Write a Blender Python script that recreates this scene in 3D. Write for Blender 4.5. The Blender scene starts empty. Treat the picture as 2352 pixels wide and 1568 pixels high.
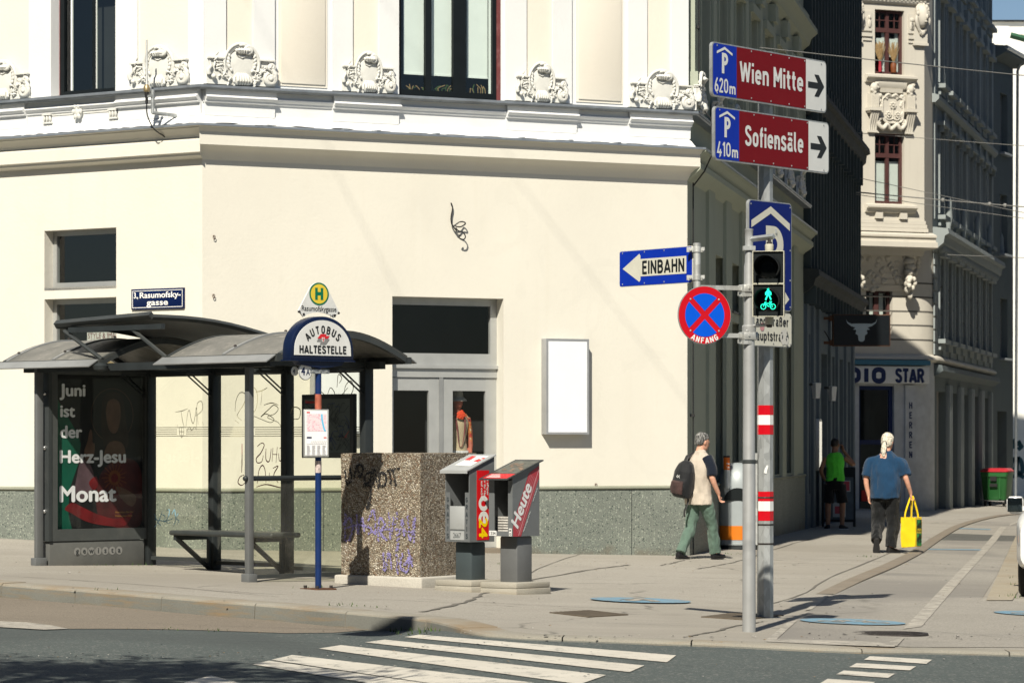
import bpy, bmesh, math, random
from mathutils import Matrix, Vector, noise
random.seed(7)
sc = bpy.context.scene
R = math.radians
# ---------------------------------------------------------------- camera, sky, sun
F, CX, HY, H = 7500.0, 1176.0, 1020.0, 1.49      # focal length, horizon and eye height read off the photograph
cam_d = bpy.data.cameras.new('camera'); cam = bpy.data.objects.new('camera', cam_d); sc.collection.objects.link(cam)
cam.location = (0, 0, H); cam.rotation_euler = (R(90), 0, 0)
cam_d.sensor_fit = 'HORIZONTAL'; cam_d.sensor_width = 36; cam_d.lens = 36*F/2352; cam_d.shift_y = 236/2352
cam_d.clip_start = 0.5; cam_d.clip_end = 3000
cam_d.dof.use_dof = True; cam_d.dof.focus_distance = 31; cam_d.dof.aperture_fstop = 9
sc.camera = cam
SUN_AZ, SUN_EL = math.atan2(.232, .973), R(44)
world = bpy.data.worlds.new('World'); sc.world = world; world.use_nodes = True
wn = world.node_tree.nodes; wl = world.node_tree.links
sky = wn.new('ShaderNodeTexSky'); sky.sky_type = 'NISHITA'; sky.sun_disc = False
sky.sun_elevation = SUN_EL; sky.sun_rotation = math.pi + SUN_AZ; sky.dust_density = .25; sky.ozone_density = 3.0; sky.air_density = .9
wl.new(sky.outputs[0], wn['Background'].inputs[0]); wn['Background'].inputs[1].default_value = 0.05
sun_d = bpy.data.lights.new('sun', 'SUN'); sun = bpy.data.objects.new('sun', sun_d); sc.collection.objects.link(sun)
sun_d.energy = 5.0; sun_d.angle = R(.5); sun_d.color = (1, .93, .80)
sd = Vector((math.sin(SUN_AZ)*math.cos(SUN_EL), math.cos(SUN_AZ)*math.cos(SUN_EL), -math.sin(SUN_EL)))
sun.rotation_euler = sd.to_track_quat('-Z', 'Y').to_euler(); sun.location = (-8, -30, 40)
sc.view_settings.view_transform = 'Standard'; sc.view_settings.look = 'None'
sc.view_settings.exposure = 0.47; sc.view_settings.gamma = 1
sc.cycles.max_bounces = 8; sc.cycles.diffuse_bounces = 2; sc.cycles.transparent_max_bounces = 16

# ---------------------------------------------------------------- helpers
COL = sc.collection
W = {}
def gz(x, y=0): return -.03*x
def drop(x):
    t = min(1, max(0, (x+1.25)/1.0)); t = t*t*(3-2*t)
    return -.14 + t*.105
def ray(px): return (px-CX)/F
def G(px, py, off=0.0):
    d = (H-off)*F/((py-HY)-.03*(px-CX)); return (ray(px)*d, d)
def GR(px, py):
    x = 0
    for _ in range(6): x, y = G(px, py, drop(x))
    return (x, y)
def zat(py, d): return H+(HY-py)/F*d
class Frame:
    "a vertical plane: x along it to the right, y inward, z up"
    def __init__(s, p, d):
        s.p = Vector((p[0], p[1])); s.d = Vector(d).normalized(); s.i = Vector((-s.d.y, s.d.x))
        s.M = Matrix(((s.d.x, s.i.x, 0, p[0]), (s.d.y, s.i.y, 0, p[1]), (0, 0, 1, 0), (0, 0, 0, 1)))
    def U(s, px, y=0.0):
        q = s.p+s.i*y; r = ray(px); return (r*q.y-q.x)/(s.d.x-r*s.d.y)
    def Z(s, px, py, y=0.0):
        u = s.U(px, y); return zat(py, (s.p+s.i*y+s.d*u).y)
    def at(s, u, y, z): return s.M @ Vector((u, y, z))
def place(x, y, rz=0.0, z=0.0): return Matrix.Translation((x, y, z)) @ Matrix.Rotation(rz, 4, 'Z')

def catmull(pts, n=5, closed=False):
    out = []; P = [Vector(p) for p in pts]; m = len(P)
    for i in range(m if closed else m-1):
        if closed: a, b, c, d = P[i-1], P[i], P[(i+1) % m], P[(i+2) % m]
        else: a, b, c, d = P[max(i-1, 0)], P[i], P[i+1], P[min(i+2, m-1)]
        for k in range(n):
            t = k/n
            out.append(.5*((2*b)+(c-a)*t+(2*a-5*b+4*c-d)*t*t+(3*b-a-3*c+d)*t*t*t))
    if not closed: out.append(P[-1])
    return out
_txt = {}
def text_geo(s, bold):
    k = (s, bold)
    if k not in _txt:
        cu = bpy.data.curves.new('lettering', 'FONT'); cu.body = s; cu.size = 1; cu.offset = bold; cu.resolution_u = 4
        o = bpy.data.objects.new('lettering', cu); COL.objects.link(o)
        bpy.context.view_layer.update()
        e = o.evaluated_get(bpy.context.evaluated_depsgraph_get()); me = e.to_mesh()
        _txt[k] = ([(v.co.x, v.co.y) for v in me.vertices], [tuple(p.vertices) for p in me.polygons])
        e.to_mesh_clear(); bpy.data.objects.remove(o); bpy.data.curves.remove(cu)
    return _txt[k]
CAP = max(v[1] for v in text_geo('H', 0)[0])

def _arc(cx, cy, rx, ry, a0, a1, n=9): return [(cx+rx*math.cos(R(a0+(a1-a0)*k/n)), cy+ry*math.sin(R(a0+(a1-a0)*k/n))) for k in range(n+1)]
def _sp(pts): return [tuple(p) for p in catmull([Vector(p) for p in pts], 4)]
def _glyphs():
    t = .075; g = {}; V_ = lambda x, a=0, b=1: [(x, a), (x, b)]
    S = [(.45, .76), (.40, .88), (.27, .925), (.13, .88), (.085, .745), (.14, .61), (.28, .51), (.42, .40), (.455, .25), (.39, .115), (.26, .075), (.12, .12), (.07, .25)]
    g['A'] = (.60, [[(.05, 0), (.30, .98)], [(.30, .98), (.55, 0)], [(.13, .27), (.47, .27)]])
    g['B'] = (.53, [V_(t), [(t, .925), (.27, .925)]+_arc(.27, .73, .165, .195, 90, -90)+[(t, .535)], [(t, .535), (.28, .535)]+_arc(.28, .305, .18, .23, 90, -90)+[(t, .075)]])
    g['D'] = (.54, [V_(t), [(t, .925), (.22, .925)]+_arc(.22, .66, .245, .265, 90, 0)+_arc(.22, .34, .245, .265, 0, -90)+[(t, .075)]])
    g['E'] = (.46, [V_(t), [(t, .925), (.45, .925)], [(t, .52), (.41, .52)], [(t, .075), (.45, .075)]])
    g['F'] = (.45, [V_(t), [(t, .925), (.45, .925)], [(t, .50), (.40, .50)]])
    g['G'] = (.54, [_arc(.27, .68, .195, .245, 20, 180)+_arc(.27, .32, .195, .245, 180, 360)+[(.465, .46), (.28, .46)]])
    g['H'] = (.54, [V_(t), V_(.465), [(t, .52), (.465, .52)]])
    g['I'] = (.15, [V_(t)]); g['L'] = (.44, [V_(t), [(t, .075), (.44, .075)]])
    g['M'] = (.66, [V_(t), V_(.585), [(t, .97), (.33, .30)], [(.33, .30), (.585, .97)]])
    g['N'] = (.55, [V_(t), V_(.475), [(t, .95), (.475, .05)]])
    O = _arc(.27, .66, .195, .265, 0, 180)+_arc(.27, .34, .195, .265, 180, 360)+[(.465, .66)]; g['O'] = g['0'] = (.54, [O])
    g['P'] = (.50, [V_(t), [(t, .925), (.25, .925)]+_arc(.25, .70, .175, .225, 90, -90)+[(t, .475)]])
    g['R'] = (.53, [V_(t), [(t, .925), (.27, .925)]+_arc(.27, .715, .18, .21, 90, -90)+[(t, .505)], [(.27, .50), (.48, 0)]])
    g['S'] = (.53, [_sp(S)]); g['T'] = (.48, [V_(.24), [(0, .925), (.48, .925)]])
    g['U'] = (.54, [[(t, 1), (t, .28)]+_arc(.27, .28, .195, .205, 180, 360)+[(.465, 1)]])
    g['W'] = (.80, [[(.05, 1), (.22, .03)], [(.22, .03), (.40, .95)], [(.40, .95), (.58, .03)], [(.58, .03), (.75, 1)]])
    g['a'] = (.47, [[(.39, 0), (.39, .48)]+_arc(.24, .475, .15, .15, 0, 155), [(.39, .36), (.22, .36)]+_arc(.22, .215, .145, .145, 90, 270)+[(.30, .075), (.39, .17)]])
    g['ä'] = (.47, g['a'][1]+[V_(.13, .80, .95), V_(.34, .80, .95)])
    g['e'] = (.48, [[(.085, .35), (.405, .35), (.405, .46)]+_arc(.245, .46, .16, .165, 0, 180)+[(.085, .24)]+_arc(.245, .24, .16, .165, 180, 325)])
    g['f'] = (.31, [[(.14, 0), (.14, .80)]+_arc(.265, .80, .125, .125, 180, 90), [(.02, .625), (.30, .625)]])
    g['i'] = (.15, [V_(t, 0, .70), V_(t, .84, 1.0)]); g['l'] = (.22, [[(t, 1), (t, .2)]+_arc(.20, .20, .125, .125, 180, 270)])
    g['n'] = (.47, [V_(t, 0, .70), [(t, .40), (t, .46)]+_arc(.235, .465, .16, .16, 180, 0)+[(.395, 0)]])
    g['m'] = (.72, [V_(t, 0, .70), [(t, .40), (t, .50)]+_arc(.215, .495, .14, .13, 180, 0)+[(.355, 0)], [(.355, .40), (.355, .50)]+_arc(.495, .495, .14, .13, 180, 0)+[(.645, 0)]])
    o = _arc(.235, .46, .16, .165, 0, 180)+_arc(.235, .24, .16, .165, 180, 360)+[(.395, .46)]; g['o'] = (.47, [o])
    g['p'] = (.47, [V_(t, -.26, .70), [(t, .46)]+_arc(.235, .46, .16, .165, 180, 0)+_arc(.235, .24, .16, .165, 0, -180)])
    g['d'] = (.47, [V_(.395, 0, 1), o]); g['r'] = (.32, [V_(t, 0, .70), [(t, .40), (t, .44)]+_arc(.21, .46, .135, .165, 180, 65)])
    g['s'] = (.43, [_sp([(x*.82, z*.70+(.02 if z > .9 else 0)) for x, z in S])]); g['t'] = (.32, [[(.14, .92), (.14, .2)]+_arc(.265, .20, .125, .125, 180, 280), [(.01, .625), (.31, .625)]])
    g['u'] = (.47, [[(t, .70), (t, .24)]+_arc(.235, .235, .16, .16, 180, 360)+[(.395, .30)], V_(.395, 0, .70)])
    g['ß'] = (.48, [[(t, 0), (t, .74)]+_arc(.225, .765, .15, .16, 180, 0)+[(.36, .66), (.24, .54)]+_arc(.255, .30, .15, .225, 60, -110)])
    g['1'] = (.30, [[(.03, .76), (.21, .96)], V_(.21)]); g['2'] = (.50, [_sp([(.08, .74), (.13, .88), (.25, .925), (.38, .87), (.41, .72), (.34, .55), (.08, .10)])+[(.08, .075), (.48, .075)]])
    g['4'] = (.54, [[(.30, 1), (.06, .26), (.53, .26)], V_(.37, 0, .48)]); g['6'] = (.51, [_arc(.255, .29, .18, .215, 0, 360), _sp([(.36, .98), (.18, .68), (.09, .42), (.076, .29)])]); g[' '] = (.18, [])
    return g
GLYPH = None
class B:
    def __init__(s, M=None): s.bm = bmesh.new(); s.M = M.copy() if M else Matrix()
    def v(s, x, y, z): return s.bm.verts.new(s.M @ Vector((x, y, z)))
    def f(s, vs, mi=0):
        try: f = s.bm.faces.new(vs)
        except ValueError: return None
        f.material_index = mi; return f
    def poly(s, pts, mi=0): return s.f([s.v(*p) for p in pts], mi)
    def box(s, x0, x1, y0, y1, z0, z1, mi=0):
        a = [s.v(x, y, z) for z in (z0, z1) for x, y in ((x0, y0), (x1, y0), (x1, y1), (x0, y1))]
        for q in ((3, 2, 1, 0), (4, 5, 6, 7), (0, 1, 5, 4), (1, 2, 6, 5), (2, 3, 7, 6), (3, 0, 4, 7)): s.f([a[i] for i in q], mi)
        return s
    def prism(s, poly, y0, y1, mi=0):
        "outline in x,z pushed from y0 to y1"
        a = [s.v(x, y0, z) for x, z in poly]; b = [s.v(x, y1, z) for x, z in poly]; n = len(poly)
        s.f(a, mi); s.f(b[::-1], mi)
        for i in range(n): s.f([a[i], b[i], b[(i+1) % n], a[(i+1) % n]], mi)
        return s
    def prism_z(s, poly, z0, z1, mi=0):
        fz = lambda z, x, y: z(x, y) if callable(z) else z
        a = [s.v(x, y, fz(z0, x, y)) for x, y in poly]; b = [s.v(x, y, fz(z1, x, y)) for x, y in poly]; n = len(poly)
        s.f(a[::-1], mi); s.f(b, mi)
        for i in range(n): s.f([a[i], a[(i+1) % n], b[(i+1) % n], b[i]], mi)
        return s
    def run(s, prof, u0, u1, mi=0):
        "profile of (out, z) run along x from u0 to u1"
        a = [s.v(u0, -o, z) for o, z in prof]; b = [s.v(u1, -o, z) for o, z in prof]; n = len(prof)
        s.f(a, mi); s.f(b[::-1], mi)
        for i in range(n): s.f([a[i], b[i], b[(i+1) % n], a[(i+1) % n]], mi)
        return s
    def tube(s, pts, r, n=8, mi=0, caps=True, ry=None, up=None):
        P = [Vector(p) for p in pts]; m = len(P)
        rs = r if isinstance(r, (list, tuple)) else [r]*m
        rys = ry if isinstance(ry, (list, tuple)) else ([ry]*m if ry else rs)
        prev = None; rings = []
        for i in range(m):
            t = (P[min(i+1, m-1)]-P[max(i-1, 0)])
            t = t.normalized() if t.length > 1e-9 else Vector((0, 0, 1))
            if prev is None:
                ref = Vector(up) if up else (Vector((1, 0, 0)) if abs(t.x) < .9 else Vector((0, 1, 0)))
                a = (ref-t*ref.dot(t)).normalized()
            else:
                a = (prev-t*prev.dot(t)).normalized()
            prev = a; b = t.cross(a)
            rings.append([s.v(*(P[i]+a*(rs[i]*math.cos(2*math.pi*k/n))+b*(rys[i]*math.sin(2*math.pi*k/n)))) for k in range(n)])
        for i in range(m-1):
            for k in range(n): s.f([rings[i][k], rings[i][(k+1) % n], rings[i+1][(k+1) % n], rings[i+1][k]], mi)
        if caps: s.f(rings[0][::-1], mi); s.f(rings[-1], mi)
        return s
    def loft(s, rings, n=18, mi=0, e=2.0):
        "rings of (cx, cy, cz, rx, ry[, tilt_x, tilt_y]); super-ellipses stacked"
        rr = []
        for q in rings:
            cx, cy, cz, rx, ry = q[:5]; tx, ty = (q[5], q[6]) if len(q) > 5 else (0, 0)
            ring = []
            for k in range(n):
                a = 2*math.pi*k/n; c, d = math.cos(a), math.sin(a)
                x = rx*math.copysign(abs(c)**(2/e), c); y = ry*math.copysign(abs(d)**(2/e), d)
                ring.append(s.v(cx+x, cy+y, cz+x*tx+y*ty))
            rr.append(ring)
        for i in range(len(rr)-1):
            for k in range(n): s.f([rr[i][k], rr[i][(k+1) % n], rr[i+1][(k+1) % n], rr[i+1][k]], mi)
        s.f(rr[0][::-1], mi); s.f(rr[-1], mi); return s
    def cyl(s, p0, p1, r0, r1=None, n=20, mi=0): return s.tube([p0, p1], [r0, r0 if r1 is None else r1], n, mi)
    def lathe(s, prof, cx=0, cy=0, n=24, mi=0, a0=0, a1=2*math.pi):
        full = abs(a1-a0-2*math.pi) < 1e-6; m = n if full else n+1
        rr = [[s.v(cx+r*math.cos(a0+(a1-a0)*k/n), cy+r*math.sin(a0+(a1-a0)*k/n), z) for k in range(m)] for r, z in prof]
        for i in range(len(rr)-1):
            for k in range(n): s.f([rr[i][k], rr[i][(k+1) % m], rr[i+1][(k+1) % m], rr[i+1][k]], mi)
        if full: s.f(rr[0][::-1], mi); s.f(rr[-1], mi)
        return s
    def ell(s, c, r, rot=None, n=10, mi=0):
        Q = s.M @ Matrix.Translation(c) @ (rot.to_4x4() if rot else Matrix()) @ Matrix.Diagonal((*r, 1))
        old = set(s.bm.faces)
        bmesh.ops.create_uvsphere(s.bm, u_segments=n, v_segments=max(5, n*2//3), radius=1, matrix=Q)
        for f in s.bm.faces:
            if f not in old: f.material_index = mi
        return s
    def disc(s, cx, cz, r, y, n=40, mi=0, sx=1.0, r_in=0, a0=0, a1=2*math.pi):
        pts = [(cx+r*sx*math.cos(a0+(a1-a0)*k/n), cz+r*math.sin(a0+(a1-a0)*k/n)) for k in range(n if a1-a0 > 6.28 else n+1)]
        if not r_in: s.poly([(x, y, z) for x, z in pts], mi)
        else:
            q = [(cx+r_in*sx*math.cos(a0+(a1-a0)*k/n), cz+r_in*math.sin(a0+(a1-a0)*k/n)) for k in range(len(pts))]
            a = [s.v(x, y, z) for x, z in pts]; b = [s.v(x, y, z) for x, z in q]; m = len(a)
            for i in range(m if a1-a0 > 6.28 else m-1): s.f([a[i], a[(i+1) % m], b[(i+1) % m], b[i]], mi)
        return s
    def ribbon(s, pts, w, y, mi=0, smooth=4, taper=False):
        P = [Vector((p[0], p[1])) for p in pts]
        if smooth and len(P) > 2: P = catmull(P, smooth)
        m = len(P); L = []; 
        for i in range(m):
            t = P[min(i+1, m-1)]-P[max(i-1, 0)]
            t = t.normalized() if t.length > 1e-9 else Vector((1, 0))
            nn = Vector((-t.y, t.x))*(w/2*(1-.5*abs(2*i/(m-1)-1) if taper else 1))
            a, b = P[i]+nn, P[i]-nn
            L.append((s.v(a.x, y, a.y), s.v(b.x, y, b.y)))
        for i in range(m-1): s.f([L[i][0], L[i+1][0], L[i+1][1], L[i][1]], mi)
        return s
    def text(s, t, x, z, h, y, align='l', xs=1.0, bold=0.0, mi=0, width=None, rot=0.0, shear=0.0, vertical=False):
        "letters of cap height h on the plane y; (x, z) is the baseline start, middle or end"
        vs, fs = text_geo(t, 0)
        if not vs: return s
        bw = bold*.62*h/CAP; shifts = [(0, 0)]+([(-bw, 0), (bw, 0), (0, bw*.7), (0, -bw*.7)] if bold else [])
        k = h/CAP; x0 = min(v[0] for v in vs); x1 = max(v[0] for v in vs); wd = (x1-x0)*k*xs
        if width: xs *= width/wd; wd = width
        off = {'l': 0, 'c': -wd/2, 'r': -wd}[align]
        c, n = math.cos(rot), math.sin(rot)
        for j, (sx_, sz_) in enumerate(shifts):
            out = []
            for vx, vz in vs:
                a = (vx-x0)*k*xs+off+vz*k*shear+sx_; b = vz*k+sz_
                out.append(s.v(x+a*c-b*n, y-.00012*j, z+a*n+b*c))
            for q in fs: s.f([out[i] for i in q], mi)
        return s
    def arc_text(s, t, cx, cz, r, a_mid, step, h, y, xs=1.0, bold=0.0, mi=0, flip=False, sx=1.0):
        m = len(t)
        for i, ch in enumerate(t):
            a = a_mid-(i-(m-1)/2)*step*(-1 if flip else 1)
            rot = a-math.pi/2+(math.pi if flip else 0)
            px, pz = cx+sx*r*math.cos(a), cz+r*math.sin(a)
            s.text(ch, px, pz, h, y, 'c', xs, bold, mi, rot=rot)
        return s
    def din(s, t, x, z, h, y, align='l', width=None, w=.15, mi=0, rot=0.0, xs=1.0, gap=.10):
        "plain traffic-sign lettering drawn with even strokes, cap height h"
        adv = 0; lay = []
        for ch in t:
            gw, st = GLYPH[ch]; lay.append((adv, st)); adv += gw+gap
        adv -= gap; k = h; kx = (width/adv if width else h*xs); off = {'l': 0, 'c': -adv*kx/2, 'r': -adv*kx}[align]
        c, n = math.cos(rot), math.sin(rot); j = 0
        for a, st in lay:
            for pl in st:
                P = [Vector(((a+p[0])*kx+off, p[1]*k)) for p in pl]; m = len(P); L = []; hw = w*(k+kx)/4; closed = (P[0]-P[-1]).length < 1e-6
                for i in range(m):
                    d0 = (P[i]-P[i-1]) if i else ((P[0]-P[-2]) if closed else None); d1 = (P[i+1]-P[i]) if i < m-1 else ((P[1]-P[0]) if closed else None)
                    d0 = d0.normalized() if d0 else d1.normalized(); d1 = d1.normalized() if d1 else d0
                    n0, n1 = Vector((-d0.y, d0.x)), Vector((-d1.y, d1.x)); mm = (n0+n1)/max(.35, 1+n0.dot(n1)); L.append((P[i]+mm*hw, P[i]-mm*hw))
                yy = y-.0001*(j % 6); j += 1
                vs = [[s.v(x+q_.x*c-q_.y*n, yy, z+q_.x*n+q_.y*c) for q_ in pr] for pr in L]
                for i in range(m-1): s.f([vs[i][0], vs[i+1][0], vs[i+1][1], vs[i][1]], mi)
        return s
    def arc_din(s, t, cx, cz, r, a_mid, step, h, y, xs=1.0, w=.17, mi=0, flip=False):
        m = len(t)
        for i, ch in enumerate(t):
            a = a_mid-(i-(m-1)/2)*step*(-1 if flip else 1)
            s.din(ch, cx+r*math.cos(a), cz+r*math.sin(a), h, y, 'c', None, w, mi, a-math.pi/2+(math.pi if flip else 0), xs)
        return s
    def wall(s, u0, u1, z0, z1, holes, y=0.0, mi=0, mr=None):
        "a wall sheet with openings (ua, ub, za, zb, depth) and their reveals"
        us = sorted({u0, u1, *[h[0] for h in holes], *[h[1] for h in holes]}); zs = sorted({z0, z1, *[h[2] for h in holes], *[h[3] for h in holes]})
        us = [u for u in us if u0 <= u <= u1]; zs = [z for z in zs if z0 <= z <= z1]
        for i in range(len(us)-1):
            for j in range(len(zs)-1):
                cu, cz = (us[i]+us[i+1])/2, (zs[j]+zs[j+1])/2
                if any(h[0] < cu < h[1] and h[2] < cz < h[3] for h in holes): continue
                s.poly([(us[i], y, zs[j]), (us[i+1], y, zs[j]), (us[i+1], y, zs[j+1]), (us[i], y, zs[j+1])], mi)
        m2 = mi if mr is None else mr
        for a, b, c, d, dep in [h[:5] for h in holes]:
            c2, d2 = max(c, z0), min(d, z1)
            s.poly([(a, y, c2), (a, y+dep, c2), (a, y+dep, d2), (a, y, d2)], m2)
            s.poly([(b, y, c2), (b, y, d2), (b, y+dep, d2), (b, y+dep, c2)], m2)
            s.poly([(a, y, d2), (a, y+dep, d2), (b, y+dep, d2), (b, y, d2)], m2)
            s.poly([(a, y, c2), (b, y, c2), (b, y+dep, c2), (a, y+dep, c2)], m2)
        return s
    def bevel(s, w, seg=2, ang=40):
        bmesh.ops.recalc_face_normals(s.bm, faces=s.bm.faces)
        ed = [e for e in s.bm.edges if len(e.link_faces) == 2 and e.calc_face_angle(0) > R(ang)]
        bmesh.ops.bevel(s.bm, geom=ed, offset=w, segments=seg, affect='EDGES', profile=.5, clamp_overlap=True)
        return s
    def weld(s, d=1e-4): bmesh.ops.remove_doubles(s.bm, verts=s.bm.verts, dist=d); return s
    def jitter(s, amp, scale, seed=0):
        for v in s.bm.verts:
            v.co += noise.noise_vector(v.co*scale+Vector((seed, seed*2, 0)))*amp
        return s

GLYPH = _glyphs()
def obj(name, b, mats, parent=None, smooth=True, ang=35, normals=True):
    if normals: bmesh.ops.recalc_face_normals(b.bm, faces=b.bm.faces)
    if parent is not None: b.bm.transform(W[parent.name].inverted())
    me = bpy.data.meshes.new(name); b.bm.to_mesh(me); b.bm.free()
    for m in (mats if isinstance(mats, (list, tuple)) else [mats]): me.materials.append(m)
    if smooth:
        me.polygons.foreach_set('use_smooth', [True]*len(me.polygons)); me.set_sharp_from_angle(angle=R(ang))
    o = bpy.data.objects.new(name, me); COL.objects.link(o)
    if parent is not None: o.parent = parent; W[o.name] = W[parent.name].copy()
    else: W[o.name] = Matrix()
    return o
def thing(name, label, cat, M=None, group=None):
    o = bpy.data.objects.new(name, None); COL.objects.link(o); o.empty_display_size = .2
    M = M or Matrix(); o.matrix_world = M; W[o.name] = M.copy()
    o['label'] = label; o['category'] = cat
    if group: o['group'] = group
    return o
def tag(o, label, cat, group=None):
    o['label'] = label; o['category'] = cat
    if group: o['group'] = group
    return o
def struct(o, kind='structure', label=None, cat=None):
    o['kind'] = kind
    if label: o['label'] = label; o['category'] = cat
    return o
def recentre(o):
    "move a one-mesh thing's origin to its base"
    vs = o.data.vertices; n = len(vs)
    c = Vector((sum(v.co.x for v in vs)/n, sum(v.co.y for v in vs)/n, min(v.co.z for v in vs)))
    o.data.transform(Matrix.Translation(-c)); o.location = c; W[o.name] = Matrix.Translation(c)
    return o
def dup_child(o, parent, M):
    "a copy of part o (mesh shared) whose mesh origin goes to world matrix M"
    c = o.copy(); COL.objects.link(c); c.parent = parent; c.matrix_parent_inverse = Matrix()
    c.matrix_local = W[parent.name].inverted() @ M; W[c.name] = M.copy(); return c
def remesh(b, voxel, smooth=2):
    "fuse the overlapping shapes of b into one continuous skin"
    me = bpy.data.meshes.new('fused'); bmesh.ops.recalc_face_normals(b.bm, faces=b.bm.faces); b.bm.to_mesh(me)
    o = bpy.data.objects.new('fused', me); COL.objects.link(o)
    m = o.modifiers.new('r', 'REMESH'); m.mode = 'VOXEL'; m.voxel_size = voxel
    if smooth: k = o.modifiers.new('s', 'SMOOTH'); k.iterations = smooth; k.factor = .5
    bpy.context.view_layer.update()
    e = o.evaluated_get(bpy.context.evaluated_depsgraph_get()); me2 = e.to_mesh()
    b.bm.free(); b.bm = bmesh.new(); b.bm.from_mesh(me2); e.to_mesh_clear()
    bpy.data.objects.remove(o); bpy.data.meshes.remove(me); return b
# ---------------------------------------------------------------- materials
class N:
    def __init__(s, name):
        s.m = bpy.data.materials.new(name); s.m.use_nodes = True; s.t = s.m.node_tree
        s.p = s.t.nodes['Principled BSDF']; s.tc = s.t.nodes.new('ShaderNodeTexCoord'); s.co = s.tc.outputs['Object']
    def n(s, kind, **kw):
        x = s.t.nodes.new('ShaderNode'+kind)
        for k, v in kw.items():
            if k in x.inputs: x.inputs[k].default_value = v
            else: setattr(x, k, v)
        return x
    def l(s, a, b): s.t.links.new(a, b)
    def noise(s, scale, detail=4, rough=.55, dist=0.0, co=None):
        x = s.n('TexNoise'); x.inputs['Scale'].default_value = scale; x.inputs['Detail'].default_value = detail
        x.inputs['Roughness'].default_value = rough; x.inputs['Distortion'].default_value = dist; s.l(co or s.co, x.inputs['Vector']); return x.outputs['Fac']
    def stretch(s, sc_):
        m = s.n('Mapping'); m.inputs['Scale'].default_value = sc_; s.l(s.co, m.inputs['Vector']); return m.outputs[0]
    def ramp(s, fac, stops):
        r = s.n('ValToRGB'); e = r.color_ramp.elements
        while len(e) < len(stops): e.new(.5)
        for i, (p, c) in enumerate(stops):
            e[i].position = p; e[i].color = (*c, 1) if len(c) == 3 else c
        s.l(fac, r.inputs[0]); return r.outputs[0]
    def mix(s, fac, a, b, mode='MIX'):
        x = s.n('MixRGB'); x.blend_type = mode
        for i, v in ((0, fac), (1, a), (2, b)):
            if hasattr(v, 'links'): s.l(v, x.inputs[i])
            elif i == 0: x.inputs[0].default_value = v
            else: x.inputs[i].default_value = (*v, 1)
        return x.outputs[0]
    def bump(s, h, strength, dist=.01):
        b = s.n('Bump'); b.inputs['Strength'].default_value = strength; b.inputs['Distance'].default_value = dist
        s.l(h, b.inputs['Height']); s.l(b.outputs[0], s.p.inputs['Normal'])
    def done(s, col=None, rough=.8, met=0.0, spec=.5):
        if col is not None:
            if hasattr(col, 'links'): s.l(col, s.p.inputs['Base Color'])
            else: s.p.inputs['Base Color'].default_value = (*col, 1)
        s.p.inputs['Roughness'].default_value = rough; s.p.inputs['Metallic'].default_value = met
        s.p.inputs['Specular IOR Level'].default_value = spec; return s.m
def sh(c, k): return tuple(min(1, x*k) for x in c)
def mat(name, c, rough=.7, met=0.0, var=.1, vs=4.0, bump=0.0, bs=80.0, spec=.4, dirt=0.0, dcol=(.05, .045, .035), ds=1.3, streak=0.0, coat=0.0):
    "a plain surface: soft colour variation, optional dirt patches, rain streaks and fine bump"
    q = N(name)
    col = q.ramp(q.noise(vs, 6), [(.3, sh(c, 1-var)), (.7, sh(c, 1+var*.6))])
    if dirt: col = q.mix(q.ramp(q.noise(ds, 8, .65), [(.52, (0, 0, 0)), (.78, (dirt,)*3)]), col, dcol)
    if streak: col = q.mix(q.ramp(q.noise(1, 5, .6, co=q.stretch((9, 9, .5))), [(.5, (0, 0, 0)), (.8, (streak,)*3)]), col, dcol)
    if bump: q.bump(q.noise(bs, 5), bump, .01)
    m = q.done(col, rough, met, spec)
    if coat: q.p.inputs['Coat Weight'].default_value = coat
    return m
def flat(name, c, rough=.5, met=0.0, spec=.4): return mat(name, c, rough, met, .05, 9, 0, spec=spec)
def emit(name, c, s):
    q = N(name); q.p.inputs['Emission Color'].default_value = (*c, 1); q.p.inputs['Emission Strength'].default_value = s
    return q.done(sh(c, .3), .5)
def glass(name, tint=(.9, .95, .92), refl=.06, rough=.02, dirt=0.0):
    q = N(name); t = q.t; out = t.nodes['Material Output']
    tr = q.n('BsdfTransparent'); tr.inputs[0].default_value = (*tint, 1)
    gl = q.n('BsdfGlossy'); gl.inputs['Roughness'].default_value = rough
    lw = q.n('LayerWeight'); lw.inputs['Blend'].default_value = .5
    fr = q.ramp(lw.outputs['Facing'], [(0, (refl*.7,)*3), (.45, (refl,)*3), (.75, (.22,)*3), (1, (.9,)*3)])
    mx = q.n('MixShader'); q.l(fr, mx.inputs[0]); q.l(tr.outputs[0], mx.inputs[1]); q.l(gl.outputs[0], mx.inputs[2])
    last = mx
    if dirt:
        df = q.n('BsdfDiffuse'); df.inputs[0].default_value = (.55, .55, .5, 1)
        m2 = q.n('MixShader'); q.l(q.ramp(q.noise(2.2, 8, .65), [(.42, (dirt*.35,)*3), (.75, (dirt,)*3)]), m2.inputs[0])
        q.l(last.outputs[0], m2.inputs[1]); q.l(df.outputs[0], m2.inputs[2]); last = m2
    q.l(last.outputs[0], out.inputs[0]); t.nodes.remove(q.p); return q.m

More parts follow.
